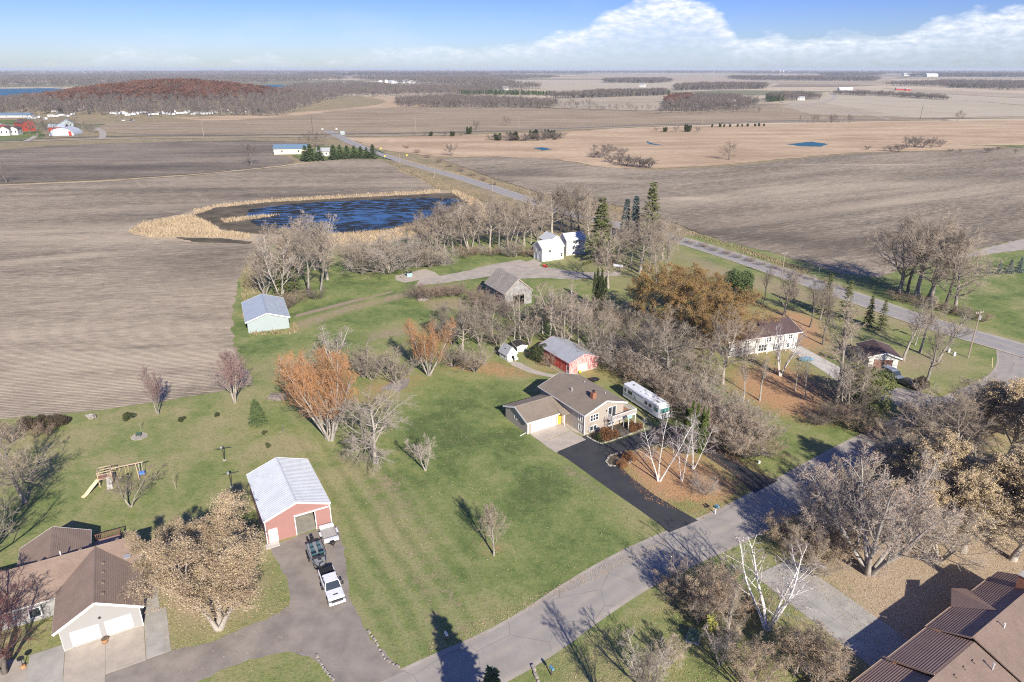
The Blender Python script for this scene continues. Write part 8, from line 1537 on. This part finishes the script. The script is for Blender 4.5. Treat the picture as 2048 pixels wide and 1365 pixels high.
q = g(1637, 552); e = empty('road_sign', (q[0], q[1], 0), .4, 'green street sign by the big dark trees across the highway', 'road sign'); MB().tube([(0, 0, 0), (0, 0, 2.6)], .06, 6).build('post', 'metal_galv', e); MB().box((0, -.08, 2.6), (1.1, .04, .3)).build('sign_plate', 'green_box', e)
# ================================================================== small natural stuff
def tufts(name, polys, n, h, w, mat, seed, lean=.25, zones=None):
    rg = np.random.default_rng(seed); P_ = []
    for pts, k in polys:
        Q = [g(*p) for p in pts]; xs = [p[0] for p in Q]; ys = [p[1] for p in Q]; got = np.zeros((0, 2))
        while len(got) < k: c = np.stack([rg.uniform(min(xs), max(xs), k * 2), rg.uniform(min(ys), max(ys), k * 2)], 1); got = np.concatenate([got, c[pin(Q, c[:, 0], c[:, 1])]])
        P_.append(got[:k])
    P_ = np.concatenate(P_); n = len(P_); a = rg.uniform(0, 6.28, n); hh = rg.uniform(h[0], h[1], n); ww = rg.uniform(w[0], w[1], n); b0 = np.stack([P_[:, 0], P_[:, 1], np.zeros(n)], 1); d = np.stack([np.cos(a), np.sin(a), np.zeros(n)], 1) * ww[:, None]; tip = b0 + np.stack([rg.normal(0, lean, n) * hh, rg.normal(0, lean, n) * hh, hh], 1)
    V = np.stack([b0 - d, b0 + d, tip + d * .5, tip - d * .5], 1).reshape(-1, 3); o = bpy.data.objects.new(name, np_mesh(name, V, np.arange(n * 4).reshape(n, 4), mat)); COL.objects.link(o); o['kind'] = 'stuff'; return o
leafm('reed_blades', [(0.33, 0.25, 0.155), (0.46, 0.36, 0.235), (0.58, 0.47, 0.32)], sc=.15); leafm('weed_blades', [(0.16, 0.12, 0.07), (0.29, 0.225, 0.135), (0.42, 0.335, 0.215)], sc=.1); leafm('marsh_blades', [(0.36, 0.235, 0.135), (0.48, 0.34, 0.21), (0.56, 0.42, 0.28)], sc=.05)
tufts('reeds', [([(258, 465), (285, 447), (340, 437), (385, 432), (420, 447), (440, 462), (500, 470), (500, 478), (440, 476), (360, 474), (300, 476)], 9000), ([(385, 422), (430, 411), (540, 400), (700, 391), (830, 384), (880, 380), (880, 386), (830, 390), (700, 397), (540, 406), (430, 417), (390, 430)], 3500), ([(905, 380), (955, 400), (985, 430), (960, 445), (940, 410), (905, 388)], 3000), ([(640, 470), (770, 463), (850, 449), (900, 440), (880, 462), (740, 486), (640, 488)], 6000), ([(440, 440), (520, 432), (560, 431), (520, 438), (450, 447)], 900)], 0, (.35, 1.2), (.05, .14), 'reed_blades', 61)
tufts('dry_weeds', [([(800, 318), (985, 362), (1080, 390), (1080, 397), (985, 371), (870, 340), (800, 325)], 2600), ([(1080, 390), (1230, 412), (1355, 455), (1470, 492), (1470, 500), (1355, 465), (1230, 424), (1080, 397)], 2600), ([(1475, 492), (1560, 522), (1620, 540), (1620, 550), (1560, 531), (1475, 502)], 1100), ([(885, 382), (960, 400), (1030, 428), (1060, 440), (1100, 430), (1040, 410), (960, 385), (890, 360), (800, 336), (770, 322), (800, 345)], 4500), ([(480, 555), (505, 500), (540, 515), (520, 600), (485, 640)], 1400), ([(500, 665), (580, 660), (592, 640), (597, 662), (580, 670), (500, 672)], 300)], 0, (.15, .6), (.05, .16), 'weed_blades', 62)
def litter(name, polys, mat, seed, size=(.03, .075)):
    rg = np.random.default_rng(seed); P_ = []
    for pts, k in polys:
        Q = [g(*p) for p in pts]; xs = [p[0] for p in Q]; ys = [p[1] for p in Q]; got = np.zeros((0, 2))
        while len(got) < k: c = np.stack([rg.uniform(min(xs), max(xs), k * 2), rg.uniform(min(ys), max(ys), k * 2)], 1); got = np.concatenate([got, c[pin(Q, c[:, 0], c[:, 1])]])
        P_.append(got[:k])
    P_ = np.concatenate(P_); n = len(P_); a = rg.uniform(0, 6.28, n); s = rg.uniform(size[0], size[1], n); t = rg.uniform(.3, .8, n); z = rg.uniform(.035, .09, n); c = np.stack([P_[:, 0], P_[:, 1], z], 1); u = np.stack([np.cos(a) * s, np.sin(a) * s, rg.normal(0, .3, n) * s], 1); v = np.stack([-np.sin(a) * s * t, np.cos(a) * s * t, rg.normal(0, .3, n) * s], 1)
    V = np.stack([c - u, c + v, c + u, c - v], 1).reshape(-1, 3); o = bpy.data.objects.new(name, np_mesh(name, V, np.arange(n * 4).reshape(n, 4), mat)); COL.objects.link(o); o['kind'] = 'stuff'; return o
leafm('leaf_ground_tan', [(0.28, 0.20, 0.11), (0.42, 0.32, 0.19), (0.58, 0.47, 0.31)], sc=.3); leafm('leaf_ground_orange', [(0.30, 0.13, 0.05), (0.47, 0.24, 0.10), (0.60, 0.36, 0.18)], sc=.3)
litter('fallen_leaves', [([(760, 900), (900, 760), (1060, 760), (1060, 900), (1350, 1070), (980, 1285), (800, 1080)], 5200), ([(640, 900), (760, 930), (860, 1080), (980, 1285), (860, 1340), (700, 1200)], 1500), ([(1080, 1330), (1240, 1240), (1560, 1130), (1660, 1365), (1080, 1400)], 9000), ([(1500, 1080), (1760, 990), (2100, 960), (2100, 1250), (1720, 1290), (1590, 1140)], 22000), ([(310, 1110), (540, 1100), (585, 1220), (330, 1310)], 7000), ([(300, 1290), (560, 1250), (700, 1340), (300, 1365)], 350), ([(860, 1310), (1340, 1090), (1330, 1075), (850, 1290)], 2200)], 'leaf_ground_tan', 71)
litter('fallen_leaves', [([(1210, 905), (1400, 890), (1510, 975), (1410, 1040), (1290, 1000)], 6500), ([(1470, 730), (1620, 740), (1700, 800), (1640, 860), (1520, 830), (1440, 770)], 7000), ([(1300, 850), (1430, 870), (1560, 970), (1480, 930)], 2500), ([(870, 720), (1010, 725), (1090, 760), (930, 745)], 2500), ([(1250, 640), (1640, 620), (1700, 740), (1350, 700)], 3500), ([(1060, 690), (1180, 700), (1310, 790), (1290, 800), (1150, 745)], 1800)], 'leaf_ground_orange', 72, (.035, .085))
# ---- haze: one closed box round everything, sky outside
hz = MB(); hz.span(-31000, 31000, -2500, 43000, -1.6, 68.0); ho_ = hz.build('haze', None, None, kind='stuff')
hm = bpy.data.materials.new('haze'); hm.use_nodes = True; hm.node_tree.nodes.clear(); pv = hm.node_tree.nodes.new('ShaderNodeVolumePrincipled'); ou = hm.node_tree.nodes.new('ShaderNodeOutputMaterial'); pv.inputs['Density'].default_value = 0.000065; pv.inputs['Color'].default_value = (.78, .88, 1.0, 1); pv.inputs['Anisotropy'].default_value = 0.0
hm.node_tree.links.new(pv.outputs[0], ou.inputs['Volume']); ho_.data.materials.append(hm)
# the ground must stay inside the haze box
